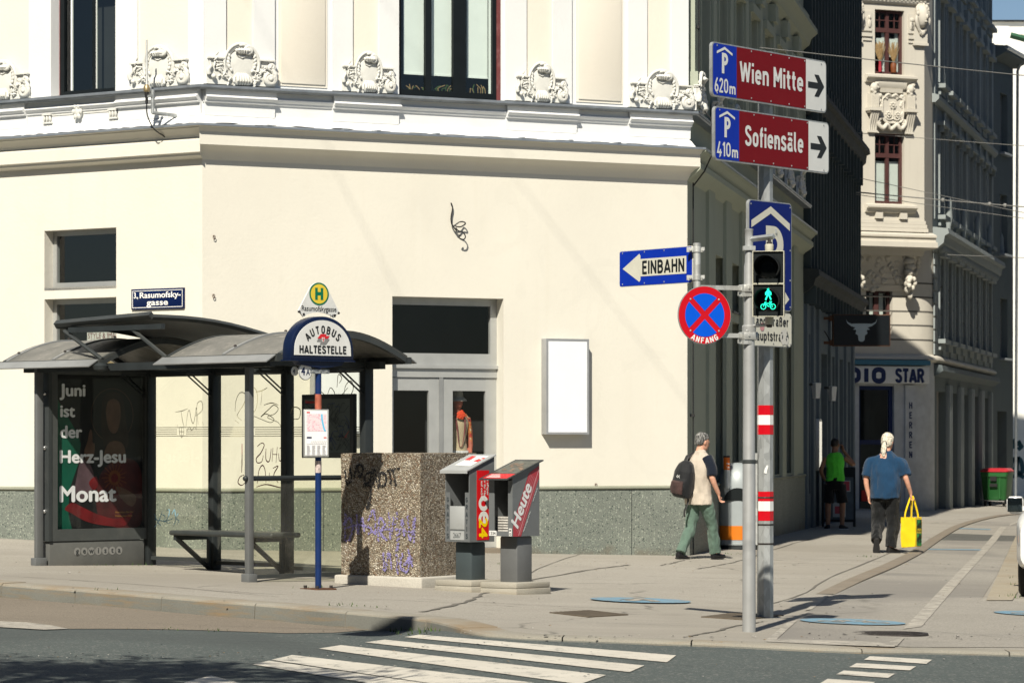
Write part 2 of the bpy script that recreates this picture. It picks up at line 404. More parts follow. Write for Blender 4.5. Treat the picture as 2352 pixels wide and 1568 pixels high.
def m_plaster(name, c, stain=.10, grime=(.45, .38, .24)):
    q = N(name)
    col = q.ramp(q.noise(.55, 7, .6), [(.3, sh(c, .95)), (.7, sh(c, 1.03))])
    col = q.mix(q.ramp(q.noise(1, 6, .62, co=q.stretch((3.5, 3.5, .22))), [(.56, (0, 0, 0)), (.85, (stain,)*3)]), col, grime)
    col = q.mix(q.ramp(q.noise(3.2, 9, .7), [(.68, (0, 0, 0)), (.74, (stain*1.2,)*3)]), col, sh(c, .7))
    col = q.mix(q.ramp(q.noise(.9, 3, .4, 2.5), [(.62, (0, 0, 0)), (.635, (stain*.9,)*3), (.72, (stain*.9,)*3), (.735, (0, 0, 0))]), col, sh(c, .8))
    q.bump(q.noise(26, 7, .6), .22, .012)
    return q.done(col, .93, 0, .15)
def m_terrazzo(name):
    "green-grey artificial stone with pale and dark chips"
    q = N(name)
    base = q.ramp(q.noise(1.1, 5), [(.3, (.150, .168, .148)), (.7, (.195, .215, .187))])
    for scale, th, c1, c2 in ((30, .40, (.33, .35, .30), (.05, .065, .06)), (56, .42, (.33, .37, .31), (.07, .09, .08)), (95, .40, (.29, .32, .26), (.10, .12, .10))):
        v = q.n('TexVoronoi'); v.inputs['Scale'].default_value = scale; q.l(q.co, v.inputs['Vector'])
        sx = q.n('SeparateColor'); q.l(v.outputs['Color'], sx.inputs[0])
        dist = q.ramp(v.outputs['Distance'], [(th*.75, (1, 1, 1)), (th, (0, 0, 0))])
        base = q.mix(q.mix(1, q.ramp(sx.outputs[0], [(.70, (0, 0, 0)), (.73, (1, 1, 1))]), dist, 'MULTIPLY'), base, c1)
        base = q.mix(q.mix(1, q.ramp(sx.outputs[1], [(.78, (0, 0, 0)), (.81, (1, 1, 1))]), dist, 'MULTIPLY'), base, c2)
    g = q.n('SeparateXYZ'); q.l(q.co, g.inputs[0])
    ad = q.n('Math', operation='MULTIPLY_ADD'); q.l(q.noise(3.0, 6, .65), ad.inputs[0]); ad.inputs[1].default_value = -.75; q.l(g.outputs[2], ad.inputs[2])
    low = q.ramp(ad.outputs[0], [(.0, (.85, .85, .85)), (.25, (0, 0, 0))])
    base = q.mix(low, base, (.15, .125, .09))
    return q.done(base, .62, 0, .35)
def m_pebble(name, seed=0):
    "washed concrete: packed river pebbles"
    q = N(name)
    nz = q.n('TexNoise'); nz.inputs['Scale'].default_value = 9; q.l(q.co, nz.inputs['Vector'])
    wv = q.n('VectorMath', operation='MULTIPLY_ADD'); q.l(nz.outputs['Color'], wv.inputs[0]); wv.inputs[1].default_value = (.03, .03, .03); q.l(q.co, wv.inputs[2])
    v = q.n('TexVoronoi'); v.inputs['Scale'].default_value = 58; q.l(wv.outputs[0], v.inputs['Vector'])
    sx = q.n('SeparateColor'); q.l(v.outputs['Color'], sx.inputs[0])
    col = q.ramp(sx.outputs[0], [(0, (.25, .20, .145)), (.3, (.41, .345, .255)), (.55, (.52, .445, .335)), (.8, (.60, .535, .43)), (1, (.70, .65, .56))])
    col = q.mix(q.ramp(sx.outputs[1], [(.85, (0, 0, 0)), (.9, (.7, .7, .7))]), col, (.20, .10, .05))
    e = q.n('TexVoronoi', feature='DISTANCE_TO_EDGE'); e.inputs['Scale'].default_value = 58; q.l(wv.outputs[0], e.inputs['Vector'])
    gap = q.ramp(e.outputs['Distance'], [(.02, (0, 0, 0)), (.13, (1, 1, 1))])
    col = q.mix(gap, (.07, .056, .04), col)
    col = q.mix(q.ramp(q.noise(1.6, 6, .6), [(.45, (0, 0, 0)), (.8, (.45, .45, .45))]), col, (.09, .075, .05))
    q.bump(q.ramp(e.outputs['Distance'], [(0, (0, 0, 0)), (.3, (1, 1, 1))]), 1.0, .012)
    return q.done(col, .75, 0, .3)
def m_asphalt(name, c1, c2, speck=(.30, .29, .27), patch=None, cracks=0.0, scale=1.0, coarse=90):
    q = N(name)
    col = q.ramp(q.noise(.35*scale, 8, .6), [(.3, c1), (.7, c2)])
    col = q.mix(.45, col, q.ramp(q.noise(coarse, 3, .7), [(.35, sh(c1, .45)), (.65, sh(c2, 1.55))]))
    v = q.n('TexVoronoi'); v.inputs['Scale'].default_value = coarse*.9; q.l(q.co, v.inputs['Vector'])
    sx = q.n('SeparateColor'); q.l(v.outputs['Color'], sx.inputs[0])
    col = q.mix(q.ramp(sx.outputs[0], [(.90, (0, 0, 0)), (.93, (.8, .8, .8))]), col, speck)
    if patch: col = q.mix(q.ramp(q.noise(.16, 4, .5, 1.0), [(.50, (0, 0, 0)), (.60, (.75, .75, .75))]), col, patch)
    if cracks:
        nz = q.n('TexNoise'); nz.inputs['Scale'].default_value = .9; nz.inputs['Detail'].default_value = 8; q.l(q.co, nz.inputs['Vector'])
        wv = q.n('VectorMath', operation='MULTIPLY_ADD'); q.l(nz.outputs['Color'], wv.inputs[0]); wv.inputs[1].default_value = (1.1, 1.1, 0); q.l(q.co, wv.inputs[2])
        e = q.n('TexVoronoi', feature='DISTANCE_TO_EDGE'); e.inputs['Scale'].default_value = .22; q.l(wv.outputs[0], e.inputs['Vector'])
        cr = q.ramp(e.outputs['Distance'], [(0, (1, 1, 1)), (.0045, (.6, .6, .6)), (.008, (0, 0, 0))])
        cr = q.mix(1, cr, q.ramp(q.noise(.7, 3), [(.45, (0, 0, 0)), (.55, (cracks,)*3)]), 'MULTIPLY')
        col = q.mix(cr, col, sh(c1, .35))
    col = q.mix(q.ramp(q.noise(1.7, 9, .72), [(.56, (0, 0, 0)), (.76, (.38, .38, .38))]), col, sh(c1, .55))
    col = q.mix(q.ramp(q.noise(1, 7, .68, .6, co=q.stretch((.5, 1.6, 1))), [(.50, (0, 0, 0)), (.75, (.30, .30, .30))]), col, sh(c2, 1.22))
    col = q.mix(q.ramp(q.noise(13, 3, .5), [(.71, (0, 0, 0)), (.74, (.45, .45, .45))]), col, sh(c1, .4))
    q.bump(q.noise(coarse*1.3, 4, .7), .5, .01)
    return q.done(col, .9, 0, .25)
def m_paint(name, c, under, wear=.5):
    q = N(name)
    w = q.mix(.35, q.noise(7, 9, .7), q.noise(60, 4, .7))
    col = q.mix(q.ramp(w, [(.60-.22*wear, (0, 0, 0)), (.66-.12*wear, (.85, .85, .85))]), q.ramp(q.noise(2, 6), [(.3, sh(c, .86)), (.7, c)]), under)
    q.bump(q.noise(120, 4, .7), .35, .008)
    return q.done(col, .85, 0, .25)
def m_galv(name, c=(.42, .44, .44)):
    q = N(name)
    v = q.n('TexVoronoi'); v.inputs['Scale'].default_value = 26; q.l(q.stretch((1, 1, .45)), v.inputs['Vector'])
    sx = q.n('SeparateColor'); q.l(v.outputs['Color'], sx.inputs[0])
    col = q.ramp(sx.outputs[0], [(0, sh(c, .82)), (1, sh(c, 1.12))])
    col = q.mix(q.ramp(q.noise(9, 6, .7), [(.62, (0, 0, 0)), (.70, (.5, .5, .5))]), col, sh(c, 1.5))
    col = q.mix(q.ramp(q.noise(2.2, 7, .65), [(.5, (0, 0, 0)), (.8, (.45, .45, .45))]), col, (.13, .13, .12))
    return q.done(col, .48, .55, .5)
def m_granite(name, c, stain=0.0):
    q = N(name)
    col = q.ramp(q.noise(2.1, 6), [(.3, sh(c, .8)), (.7, sh(c, 1.1))])
    col = q.mix(.5, col, q.ramp(q.noise(140, 3, .7), [(.3, sh(c, .5)), (.7, sh(c, 1.4))]))
    if stain: col = q.mix(q.ramp(q.noise(1, 7, .65, co=q.stretch((1.2, 1.2, 12))), [(.48, (0, 0, 0)), (.72, (stain,)*3)]), col, (.23, .15, .07))
    q.bump(q.noise(70, 5, .65), .4, .01)
    return q.done(col, .85, 0, .3)
def m_cloth(name, c, bs=16, bstr=.35, var=.12, rough=.9):
    q = N(name)
    col = q.ramp(q.noise(7, 6), [(.3, sh(c, 1-var)), (.7, sh(c, 1+var))])
    q.bump(q.mix(.5, q.noise(bs, 5, .6, 1.2), q.noise(240, 2)), bstr, .03)
    m = q.done(col, rough, 0, .15); q.p.inputs['Sheen Weight'].default_value = .15; return m
def m_skin(name, c):
    q = N(name)
    col = q.ramp(q.noise(14, 5), [(.3, sh(c, .88)), (.7, sh(c, 1.08))])
    q.bump(q.noise(60, 4), .15, .01); m = q.done(col, .55, 0, .4); q.p.inputs['Subsurface Weight'].default_value = .06; q.p.inputs['Subsurface Scale'].default_value = .02; return m
def m_hair(name, c, stops=None):
    q = N(name)
    k = q.noise(1, 6, .6, .5, co=q.stretch((60, 60, 9)))
    col = q.ramp(k, stops or [(.3, sh(c, .55)), (.7, sh(c, 1.2))])
    q.bump(k, .8, .012); return q.done(col, .5, 0, .4)

CREAM, WHITE = (.69, .667, .588), (.74, .75, .745)
M = dict(
 cream=m_plaster('cream_plaster', CREAM), cream2=m_plaster('panel_plaster', (.77, .725, .63), .05), white=m_plaster('white_plaster', WHITE, .05, (.5, .42, .32)),
 stucco=mat('white_stucco', (.66, .66, .62), .9, 0, .08, 9, .3, 40, .15, dirt=.25, dcol=(.4, .34, .25), ds=3),
 shadecream=m_plaster('cream_shade_tone', (.37, .40, .325), .2), terrazzo=m_terrazzo('green_terrazzo'), capstone=m_granite('plinth_cap', (.27, .28, .22)),  # shadecream: the cream darkened and cooled, shade put into its colour
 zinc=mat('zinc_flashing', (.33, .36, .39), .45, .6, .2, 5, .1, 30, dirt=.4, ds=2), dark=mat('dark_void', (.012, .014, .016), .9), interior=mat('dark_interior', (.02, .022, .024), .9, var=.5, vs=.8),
 wframe=mat('black_window_frame', (.007, .010, .012), .5, var=.2, spec=.2), redwood=mat('oxblood_paint', (.17, .045, .045), .6, var=.25, vs=6, dirt=.3, dcol=(.5, .4, .38), ds=9),
 alu=mat('grey_aluminium', (.42, .43, .42), .42, .35, .08, 5), alud=mat('dull_aluminium', (.30, .31, .31), .45, .35, .1, 5), blind=mat('white_blind', (.82, .85, .82), .85, var=.04), wglass=glass('window_glass', (.88, .93, .91), .10), doorglass=glass('door_glass', (.92, .94, .94), .05), shelterglass=glass('shelter_glass', (.94, .955, .86), .06, .02, .10),
 posterglass=glass('poster_glass', (.95, .96, .96), .025),
 steel=mat('anthracite_steel', (.050, .057, .058), .5, .25, .15, 5, .05, 50, dirt=.25, dcol=(.18, .16, .13), ds=3), steeld=mat('dark_steel', (.03, .036, .038), .5, .2, .2, 5), postgrey=mat('grey_paint_post', (.15, .158, .16), .5, .2, .1, 6, .05, dirt=.3, dcol=(.1, .09, .08), ds=4),
 poly=None, panelgrey=mat('panel_grey', (.075, .082, .080), .5, .2, .1, 6, dirt=.2, dcol=(.2, .19, .17), ds=4), pavement=m_asphalt('pavement_asphalt', (.266, .249, .216), (.338, .318, .276), (.36, .33, .29), (.275, .256, .22), .7, 1.0, 70), road=m_asphalt('road_asphalt', (.062, .076, .075), (.088, .104, .10), (.20, .20, .185), (.065, .075, .074), .3, 1.2, 62),
 bay=m_asphalt('bus_bay_concrete', (.165, .142, .11), (.21, .182, .145), (.26, .22, .18), None, .4, 1.0, 80), lane=m_asphalt('bike_lane_asphalt', (.245, .23, .20), (.30, .283, .248), (.33, .31, .28), (.19, .18, .165), .5, 1.0, 60), seam=m_asphalt('tar_seam', (.13, .12, .105), (.16, .15, .13), (.2, .2, .18)), lanedark=m_asphalt('dark_patch_asphalt', (.085, .085, .08), (.11, .11, .10), (.2, .2, .18)),
 kerb=m_granite('kerb_granite', (.27, .255, .215), .75), kerbd=m_granite('grey_kerb_granite', (.15, .152, .135), .95), brownkerb=m_granite('brown_kerb', (.225, .195, .155), .2), paving=m_granite('yellow_paving', (.33, .295, .23), .4), concrete=m_granite('pale_concrete', (.46, .44, .39), .15), slab=m_granite('slab_concrete', (.34, .32, .27), .3),
 zebra=m_paint('zebra_paint', (.58, .55, .48), (.10, .11, .105), .28), linepaint=m_paint('line_paint', (.46, .43, .37), (.20, .19, .17), .75), bluepaint=m_paint('blue_symbol_paint', (.16, .31, .42), (.2, .2, .19), .62), iron=mat('cast_iron', (.055, .048, .045), .6, .5, .4, 18, .6, 60), rustiron=mat('brown_cover', (.13, .105, .075), .8, .2, .25, 9, .6, 70),
 pebble=m_pebble('washed_pebbles'), galv=m_galv('galvanised_steel'), galvl=m_galv('pale_galvanised', (.56, .57, .55)), polegrey=mat('grey_pole_paint', (.40, .41, .41), .42, .35, .1, 5, .05, 60, dirt=.3, dcol=(.16, .15, .14), ds=4, streak=.2),
 signblue=flat('sign_blue', (.004, .030, .37), .5, spec=.15), signblued=flat('parking_blue', (.003, .014, .14), .5, spec=.15), signred=flat('sign_crimson', (.175, .003, .008), .5, spec=.15), stopred=flat('stop_red', (.50, .004, .012), .3), stopblue=flat('stop_blue', (.0, .085, .62), .3), signwhite=flat('sign_white', (.70, .71, .69), .38), signcream=flat('reflective_cream', (.62, .61, .52), .4), black=flat('black_print', (.010, .012, .014), .5), enamel=flat('enamel_navy', (.004, .012, .06), .2), enamelw=flat('enamel_white', (.82, .82, .80), .25),
 navyd=mat('dark_navy_paint', (.004, .012, .045), .4, .1, .2, 6), navy=mat('navy_paint', (.005, .026, .115), .4, .1, .2, 6, dirt=.12, dcol=(.12, .04, .02), ds=9), hgreen=flat('stop_green', (.0, .16, .075), .35), hyellow=flat('stop_yellow', (.78, .58, .05), .4), logo_red=flat('logo_red', (.62, .02, .03)), logo_grey=flat('logo_grey', (.22, .22, .22)), primer=mat('salmon_primer', (.36, .10, .06), .7, 0, .3, 20),
 lampblack=mat('lamp_black', (.006, .009, .010), .5, var=.2, spec=.2), lampshade=mat('lamp_visor', (.008, .010, .011), .45, spec=.25), lampcream=flat('cream_plastic', (.50, .485, .39), .5), lens=flat('dark_lens', (.004, .006, .006), .15), green_led=emit('green_led', (.02, .95, .55), 1.6),
 boxwhite=mat('opal_panel', (.76, .79, .82), .35, var=.02), boxgrey=mat('box_frame', (.36, .37, .38), .4, .4, .1),
 dispgrey=mat('grey_powder_coat', (.135, .145, .15), .5, .1, .08, 6, dirt=.2, dcol=(.1, .09, .08), ds=5), displight=mat('light_grey_coat', (.36, .375, .375), .5, .1, .07, 6, dirt=.2, dcol=(.15, .14, .12), ds=5), dispdark=mat('anthracite_coat', (.075, .08, .085), .45, .1, .1, 6), adred=flat('advert_red', (.58, .008, .012), .4), adyellow=flat('advert_yellow', (.85, .60, .0), .4), paper=mat('newsprint', (.55, .53, .49), .9, var=.35, vs=40), heutered=flat('band_red', (.35, .035, .05), .4), pink=flat('pale_pink', (.55, .25, .27), .45), letterw=flat('silver_white', (.66, .67, .67), .4), letterg=flat('dark_lettering', (.03, .04, .045), .5),
 posterbg=mat('poster_black', (.008, .009, .009), .6, var=.4, vs=2), postergreen=mat('poster_green', (.0, .085, .048), .6, var=.25, vs=3), posterred=mat('poster_red', (.15, .008, .010), .6, var=.35, vs=5), posterplum=mat('poster_plum', (.10, .062, .072), .6, var=.3, vs=8), posterskin=mat('poster_brown', (.115, .064, .042), .6, var=.3, vs=9), posterhair=mat('poster_umber', (.022, .014, .011), .6, var=.4, vs=14), posterorange=mat('poster_orange', (.17, .05, .014), .6, var=.3, vs=20), posterwhite=flat('poster_white', (.85, .86, .87), .5), goldtxt=flat('gold_print', (.35, .18, .04), .5),
 graf_black=flat('black_spray', (.012, .012, .014), .7), graf_purple=mat('purple_spray', (.23, .20, .43), .8, var=.3, vs=30), graf_red=flat('maroon_marker', (.24, .02, .025), .5), graf_olive=flat('olive_marker', (.34, .32, .21), .5), graf_blue=flat('sky_blue_spray', (.20, .45, .62), .6),
 brownwall=m_plaster('sooty_plaster', (.058, .076, .080), .5, (.03, .028, .025)), bluewall=m_plaster('blue_grey_plaster', (.13, .165, .19), .35, (.07, .07, .07)), browncor=mat('dark_cornice', (.045, .052, .052), .9, var=.3, vs=3), greystone=m_plaster('grey_render', (.56, .53, .46), .18, (.26, .24, .2)), greyshade=m_plaster('grey_shade_tone', (.27, .30, .30), .3, (.14, .14, .13)), roughcast=mat('roughcast', (.15, .185, .195), .95, 0, .4, 30, .9, 45), darkgrey=m_plaster('dark_grey_render', (.13, .155, .16), .35, (.09, .09, .08)), farwhite=m_plaster('far_white', (.80, .79, .74), .04), oxwin=mat('oxblood_window', (.075, .030, .028), .55, var=.15), curtain=mat('net_curtain', (.66, .68, .66), .9, var=.08), studioblue=flat('studio_blue', (.006, .02, .09), .5), studiolight=flat('fascia_teal', (.05, .17, .25), .5), studiowhite=mat('shop_white', (.50, .52, .53), .7, var=.15), shutter=mat('grey_shutter', (.32, .31, .29), .7, var=.1), copper=flat('roof_green', (.03, .10, .05), .6),  # greyshade is greystone toned for shade; dark street walls are cooled likewise
 bingreen=mat('bin_green', (.018, .10, .025), .45, var=.12, vs=3), binred=mat('bin_red', (.40, .02, .03), .5), rubber=mat('rubber', (.012, .012, .012), .8), chrome=mat('bright_steel', (.6, .6, .6), .25, .9), carwhite=mat('car_white', (.72, .73, .72), .25, var=.02, coat=.6), mirror=mat('mirror_glass', (.05, .07, .08), .05, .9), carglass=mat('car_glass', (.01, .012, .014), .06), tail=flat('tail_red', (.3, .01, .01), .2),
 canwhite=mat('bin_white', (.33, .365, .375), .42, .1, .06, 4, dirt=.15, ds=4), canorange=flat('bin_orange', (.62, .17, .008), .5), orange=flat('ashtray_orange', (.68, .14, .01), .4),
 leaf=mat('leaf', (.05, .095, .025), .7, var=.4, vs=2), grass=mat('weed', (.055, .10, .025), .8, var=.4, vs=20), bark=mat('bark', (.10, .08, .06), .95, var=.3, vs=9, bump=.6, bs=20), straw=mat('dry_straw', (.30, .20, .09), .9, var=.4, vs=20), brass=mat('brass', (.38, .30, .17), .4, .7), wire=flat('wire_grey', (.20, .20, .19), .5), cable=flat('black_cable', (.015, .015, .016), .6), rust=mat('rusty_metal', (.12, .06, .035), .8, .3, .3, 20),
)
q = N('roof_polycarbonate')
_c = q.ramp(q.noise(1.6, 8, .65, .6), [(.3, (.105, .105, .095)), (.7, (.20, .195, .175))])
_c = q.mix(q.ramp(q.noise(7, 9, .75), [(.52, (0, 0, 0)), (.68, (.7, .7, .7))]), _c, (.33, .31, .27))
q.done(_c, .55, 0, .4); M['poly'] = q.m
# ---------------------------------------------------------------- ground, road, kerb, markings
def sheet(name, pts, off, m, zf=None, parent=None):
    b = B(); zf = zf or (lambda x, y: gz(x))
    b.poly([(x, y, zf(x, y)+off) for x, y in pts]); return obj(name, b, m, parent, smooth=False, normals=False)
zr = lambda x, y: gz(x)+drop(x)
b = B()
xs = [-400, -120, -40, -14, -6, -3]+[-1.6+.04*i for i in range(44)]+[.5, 3, 8, 20, 60, 400]
for i in range(len(xs)-1):
    a, c = xs[i], xs[i+1]
    b.poly([(x, y, (zr(x, y) if abs(x) < 30 else zr(math.copysign(30, x), y))) for x, y in ((a, -60), (c, -60), (c, 700), (a, 700))])
b.weld(); road = struct(obj('road', b, M['road'], normals=False))
KF = [G(*p) for p in ((0, 1338.8), (120, 1348), (255, 1359), (379, 1370), (521, 1381.4), (653, 1391.6), (722, 1398), (808, 1406), (900, 1414), (970, 1421), (1020, 1431), (1061, 1442), (1105, 1452), (1200, 1459), (1330, 1464), (1494, 1470), (1673, 1476.5), (1969, 1490), (2352, 1497.5))]
d0 = Vector(KF[0])-Vector(KF[4]); d0.normalize(); KF = [tuple(Vector(KF[0])+d0*14), tuple(Vector(KF[0])+d0*5)]+KF+[(9, 24.75), (40, 24.2)]
def inner(pl, w):
    o = []
    for i, p in enumerate(pl):
        t = Vector(pl[min(i+1, len(pl)-1)])-Vector(pl[max(i-1, 0)]); t.normalize(); o.append((p[0]-t.y*w, p[1]+t.x*w))
    return o
KB = inner(KF, .30)
b = B()
b.poly([(x, y, gz(x)) for x, y in KB+[(40, 260), (-60, 260), (-60, KB[0][1]+45)]])
pave = struct(obj('pavement', b, M['pavement'], normals=False, smooth=False))
# kerb stones, each a block with its joint
b = B(); pl = KF; P = catmull([Vector(p) for p in pl], 6)
L = [0]
for i in range(1, len(P)): L.append(L[-1]+(P[i]-P[i-1]).length)
def along(s):
    for i in range(1, len(P)):
        if L[i] >= s:
            t = (s-L[i-1])/max(1e-6, L[i]-L[i-1]); p = P[i-1].lerp(P[i], t); d = (P[i]-P[i-1]).normalized(); return p, d
    return P[-1], (P[-1]-P[-2]).normalized()
s = 0; rnd = random.Random(3)
while s < L[-1]-.2:
    ln = rnd.uniform(.95, 1.35); a = s+.006; e = min(s+ln-.006, L[-1]); n = 4; rings = []
    jz = rnd.uniform(-.004, .004)
    for k in range(n+1):
        p, d = along(a+(e-a)*k/n); nn = Vector((-d.y, d.x)); dz = drop(p.x)-.05; g = gz(p.x)+jz
        rings.append([b.v(*(p+nn*o), g+z) for o, z in ((-.012, dz), (0, -.022), (.006, -.007), (.022, .002), (.302, .004), (.302, -.2))])
    for k in range(n):
        for j in range(5): b.f([rings[k][j], rings[k+1][j], rings[k+1][j+1], rings[k][j+1]], 1 if j == 0 else 0)
    b.f(rings[0]); b.f(rings[-1][::-1]); s += ln
kerb = struct(obj('kerb', b, [M['kerb'], M['kerbd']], ang=30))
# bus bay surface and its white edge line
bb = [GR(*p) for p in ((0, 1428), (60, 1431), (118, 1437), (157, 1444), (260, 1444), (365, 1445), (460, 1447), (547, 1450), (656, 1454), (766, 1453), (840, 1447))]
top = [(x, y-.0) for x, y in inner(KF, -.0) if -12 < x < -1.05]
b = B(); lo = [tuple(Vector(bb[0])+d0*9)]+bb
b.poly([(x, y, zr(x, y)+.004) for x, y in [top[0]]+lo+top[::-1][:-1]])
struct(obj('bus_bay', b, M['bay'], road, normals=False, smooth=False))
W[road.name] = Matrix()
def stripe(pts, m, name='stripe', f=GR, zf=zr, off=.004, parent=None, par=True):
    b = B(); n = 70 if len(pts) == 4 and f is GR else 1
    if n == 1: b.poly([(x, y, zf(x, y)+off) for x, y in [f(*p) for p in pts]])
    else:
        L2 = lambda p, q_, t: (p[0]+(q_[0]-p[0])*t, p[1]+(q_[1]-p[1])*t); mm_ = 8
        rows = [[f(*L2(L2(pts[0], pts[1], k/n), L2(pts[3], pts[2], k/n), j/mm_)) for k in range(n+1)] for j in range(mm_+1)]
        vs = [[b.v(x, y, zf(x, y)+off) for x, y in r_] for r_ in rows]
        for j in range(mm_):
            for k in range(n): b.f([vs[j][k], vs[j][k+1], vs[j+1][k+1], vs[j+1][k]])
    return obj(name, b, m, road if parent is None else parent, normals=False, smooth=False)
stripe([(-20, 1427), (60, 1430), (118, 1437), (157, 1445), (100, 1447), (-20, 1440)], M['linepaint'], 'edge_line', off=.008)
for q in ([(962, 1458), (1553, 1505.5), (1532, 1521.5), (929, 1463.5)], [(884, 1469.5), (1480, 1529), (1446, 1544), (838, 1475.5)], [(783, 1482), (1392, 1551), (1332, 1572), (732, 1490)],
          [(671, 1504.7), (1230, 1569), (990, 1570), (623, 1516)], [(618, 1517.8), (985, 1571), (870, 1573), (580, 1526.5)], [(485, 1552), (600, 1582), (480, 1582), (420, 1568)]):
    stripe(q, M['zebra'], 'crossing_stripe', off=.006)
for q in ([(1998, 1507.5), (2141, 1515.5), (2128, 1525), (1985, 1515.5)], [(1968, 1523), (2104, 1531), (2090, 1540), (1951, 1532.5)], [(1938, 1540.5), (2055, 1548), (2040, 1557.5), (1921, 1549)], [(1901, 1559.5), (2010, 1567), (1990, 1580), (1880, 1572)]):
    stripe(q, M['zebra'], 'cycle_crossing_stripe', off=.006)
# cycle lane and its lines on the pavement
W[pave.name] = Matrix()
zp = lambda x, y: gz(x)
lp = lambda pts, m, name, off: stripe(pts, m, name, G, zp, off, pave)
lane = [(1770, 1476), (1830, 1425), (1895, 1374), (1960, 1344), (2060, 1299), (2110, 1272), (2150, 1246), (2190, 1222), (2235, 1203), (2290, 1189), (2352, 1180), (2480, 1178), (2480, 1224), (2352, 1222), (2336, 1224), (2318, 1262), (2290, 1320), (2253, 1379), (2560, 1384), (2600, 1500), (2352, 1487), (2100, 1486)]
lp(lane, M['lane'], 'cycle_lane', .004)
lp([(2160, 1224), (2350, 1231), (2343, 1243), (2130, 1240)], M['lanedark'], 'asphalt_patch', .006)
lp([(2075, 1445.5), (2117, 1440), (2215, 1325), (2285, 1247), (2311, 1211), (2297, 1210), (2258, 1256), (2170, 1345)], M['linepaint'], 'lane_line', .009)
lp([(2318, 1208), (2330, 1203), (2352, 1196), (2352, 1192), (2320, 1203)], M['linepaint'], 'lane_line', .009)
lp([(1760, 1470), (1783, 1470), (1830, 1427), (1812, 1429)], M['linepaint'], 'lane_line', .009)
lp([(1848, 1403), (1866, 1400), (1905, 1368), (1892, 1370)], M['linepaint'], 'lane_line', .009)
lp([(1764, 1469), (1920, 1473), (2060, 1477), (2055, 1487), (1900, 1482), (1757, 1475)], M['linepaint'], 'stop_line', .010)
lp([(2040, 1476), (2072, 1467), (2078, 1466), (2060, 1486)], M['linepaint'], 'stop_line', .011)
lp([(2185, 1212), (2275, 1215), (2275, 1217), (2185, 1214)], M['bluepaint'], 'blue_stroke', .009)
lp([(2128, 1260.5), (2255, 1262), (2253, 1264), (2120, 1262.5)], M['bluepaint'], 'blue_stroke', .009)
lp([(2265, 1380), (2283, 1340), (2318, 1264), (2336, 1226), (2362, 1226), (2350, 1290), (2338, 1360), (2325, 1380)], M['paving'], 'stone_strip', .012)
# raised kerb beside the lane, its stones parted by fine joints
kp = [G(*p) for p in ((1895, 1364), (1960, 1335), (2040, 1302), (2100, 1272), (2130, 1252), (2160, 1232), (2200, 1210), (2250, 1194), (2310, 1183), (2400, 1177))]
P2 = catmull([Vector(p) for p in kp], 8); b = B(); rings = []
for i, p in enumerate(P2):
    d = (P2[min(i+1, len(P2)-1)]-P2[max(i-1, 0)]).normalized(); nn = Vector((-d.y, d.x)); h = .022*min(1, i/12)
    rings.append([b.v(*(p+nn*o), gz(p.x)+z*1) for o, z in ((-.11, -.05), (-.105, .004+h*.6), (-.08, .006+h), (.09, .006+h), (.10, -.05))])
for i in range(len(rings)-1):
    for j in range(4): b.f([rings[i][j], rings[i+1][j], rings[i+1][j+1], rings[i][j+1]])
struct(obj('lane_kerb', b, M['brownkerb']))
# painted blue symbols
def symbol(px, py, rx, kind):
    cx, cy = G(px, py); r = abs(G(px+rx, py)[0]-cx); b = B(); n = 44
    b.poly([(cx+r*math.cos(6.2832*k/n), cy+r*math.sin(6.2832*k/n), gz(cx+r*math.cos(6.2832*k/n))+.013) for k in range(n)])
    t = B(Matrix(((1, 0, 0, cx), (0, 0, 1, cy), (-.03, 1, 0, gz(cx)+.017), (0, 0, 0, 1))))
    k = r
    if kind == 'walk':
        for pts, w in (([(-.05, .35), (-.02, .0), (-.25, -.55)], .22), ([(-.02, 0), (.22, -.2), (.28, -.55)], .20), ([(-.35, .02), (-.05, .3), (.25, .1)], .16)): t.ribbon([(x*k, z*k) for x, z in pts], w*k, 0)
        t.disc(0, .55*k, .13*k, 0, 14)
    else:
        for x in (-.42, .42): t.disc(x*k, -.25*k, .27*k, 0, 22, r_in=.2*k)
        for pts in ([(-.42, -.25), (-.15, .2), (.3, .2), (0, -.25), (-.15, .2)], [(.42, -.25), (.25, .42), (.1, .45)], [(-.3, .3), (-.02, .3)]): t.ribbon([(x*k, z*k) for x, z in pts], .09*k, 0, smooth=0)
    o = obj('painted_symbol', b, M['bluepaint'], pave, normals=False, smooth=False)
    obj('pictogram', t, M['linepaint'], o, normals=False, smooth=False)
symbol(1471, 1380, 112, 'walk'); symbol(1958, 1429.5, 113, 'cycle'); symbol(2390, 1411, 96, 'cycle')
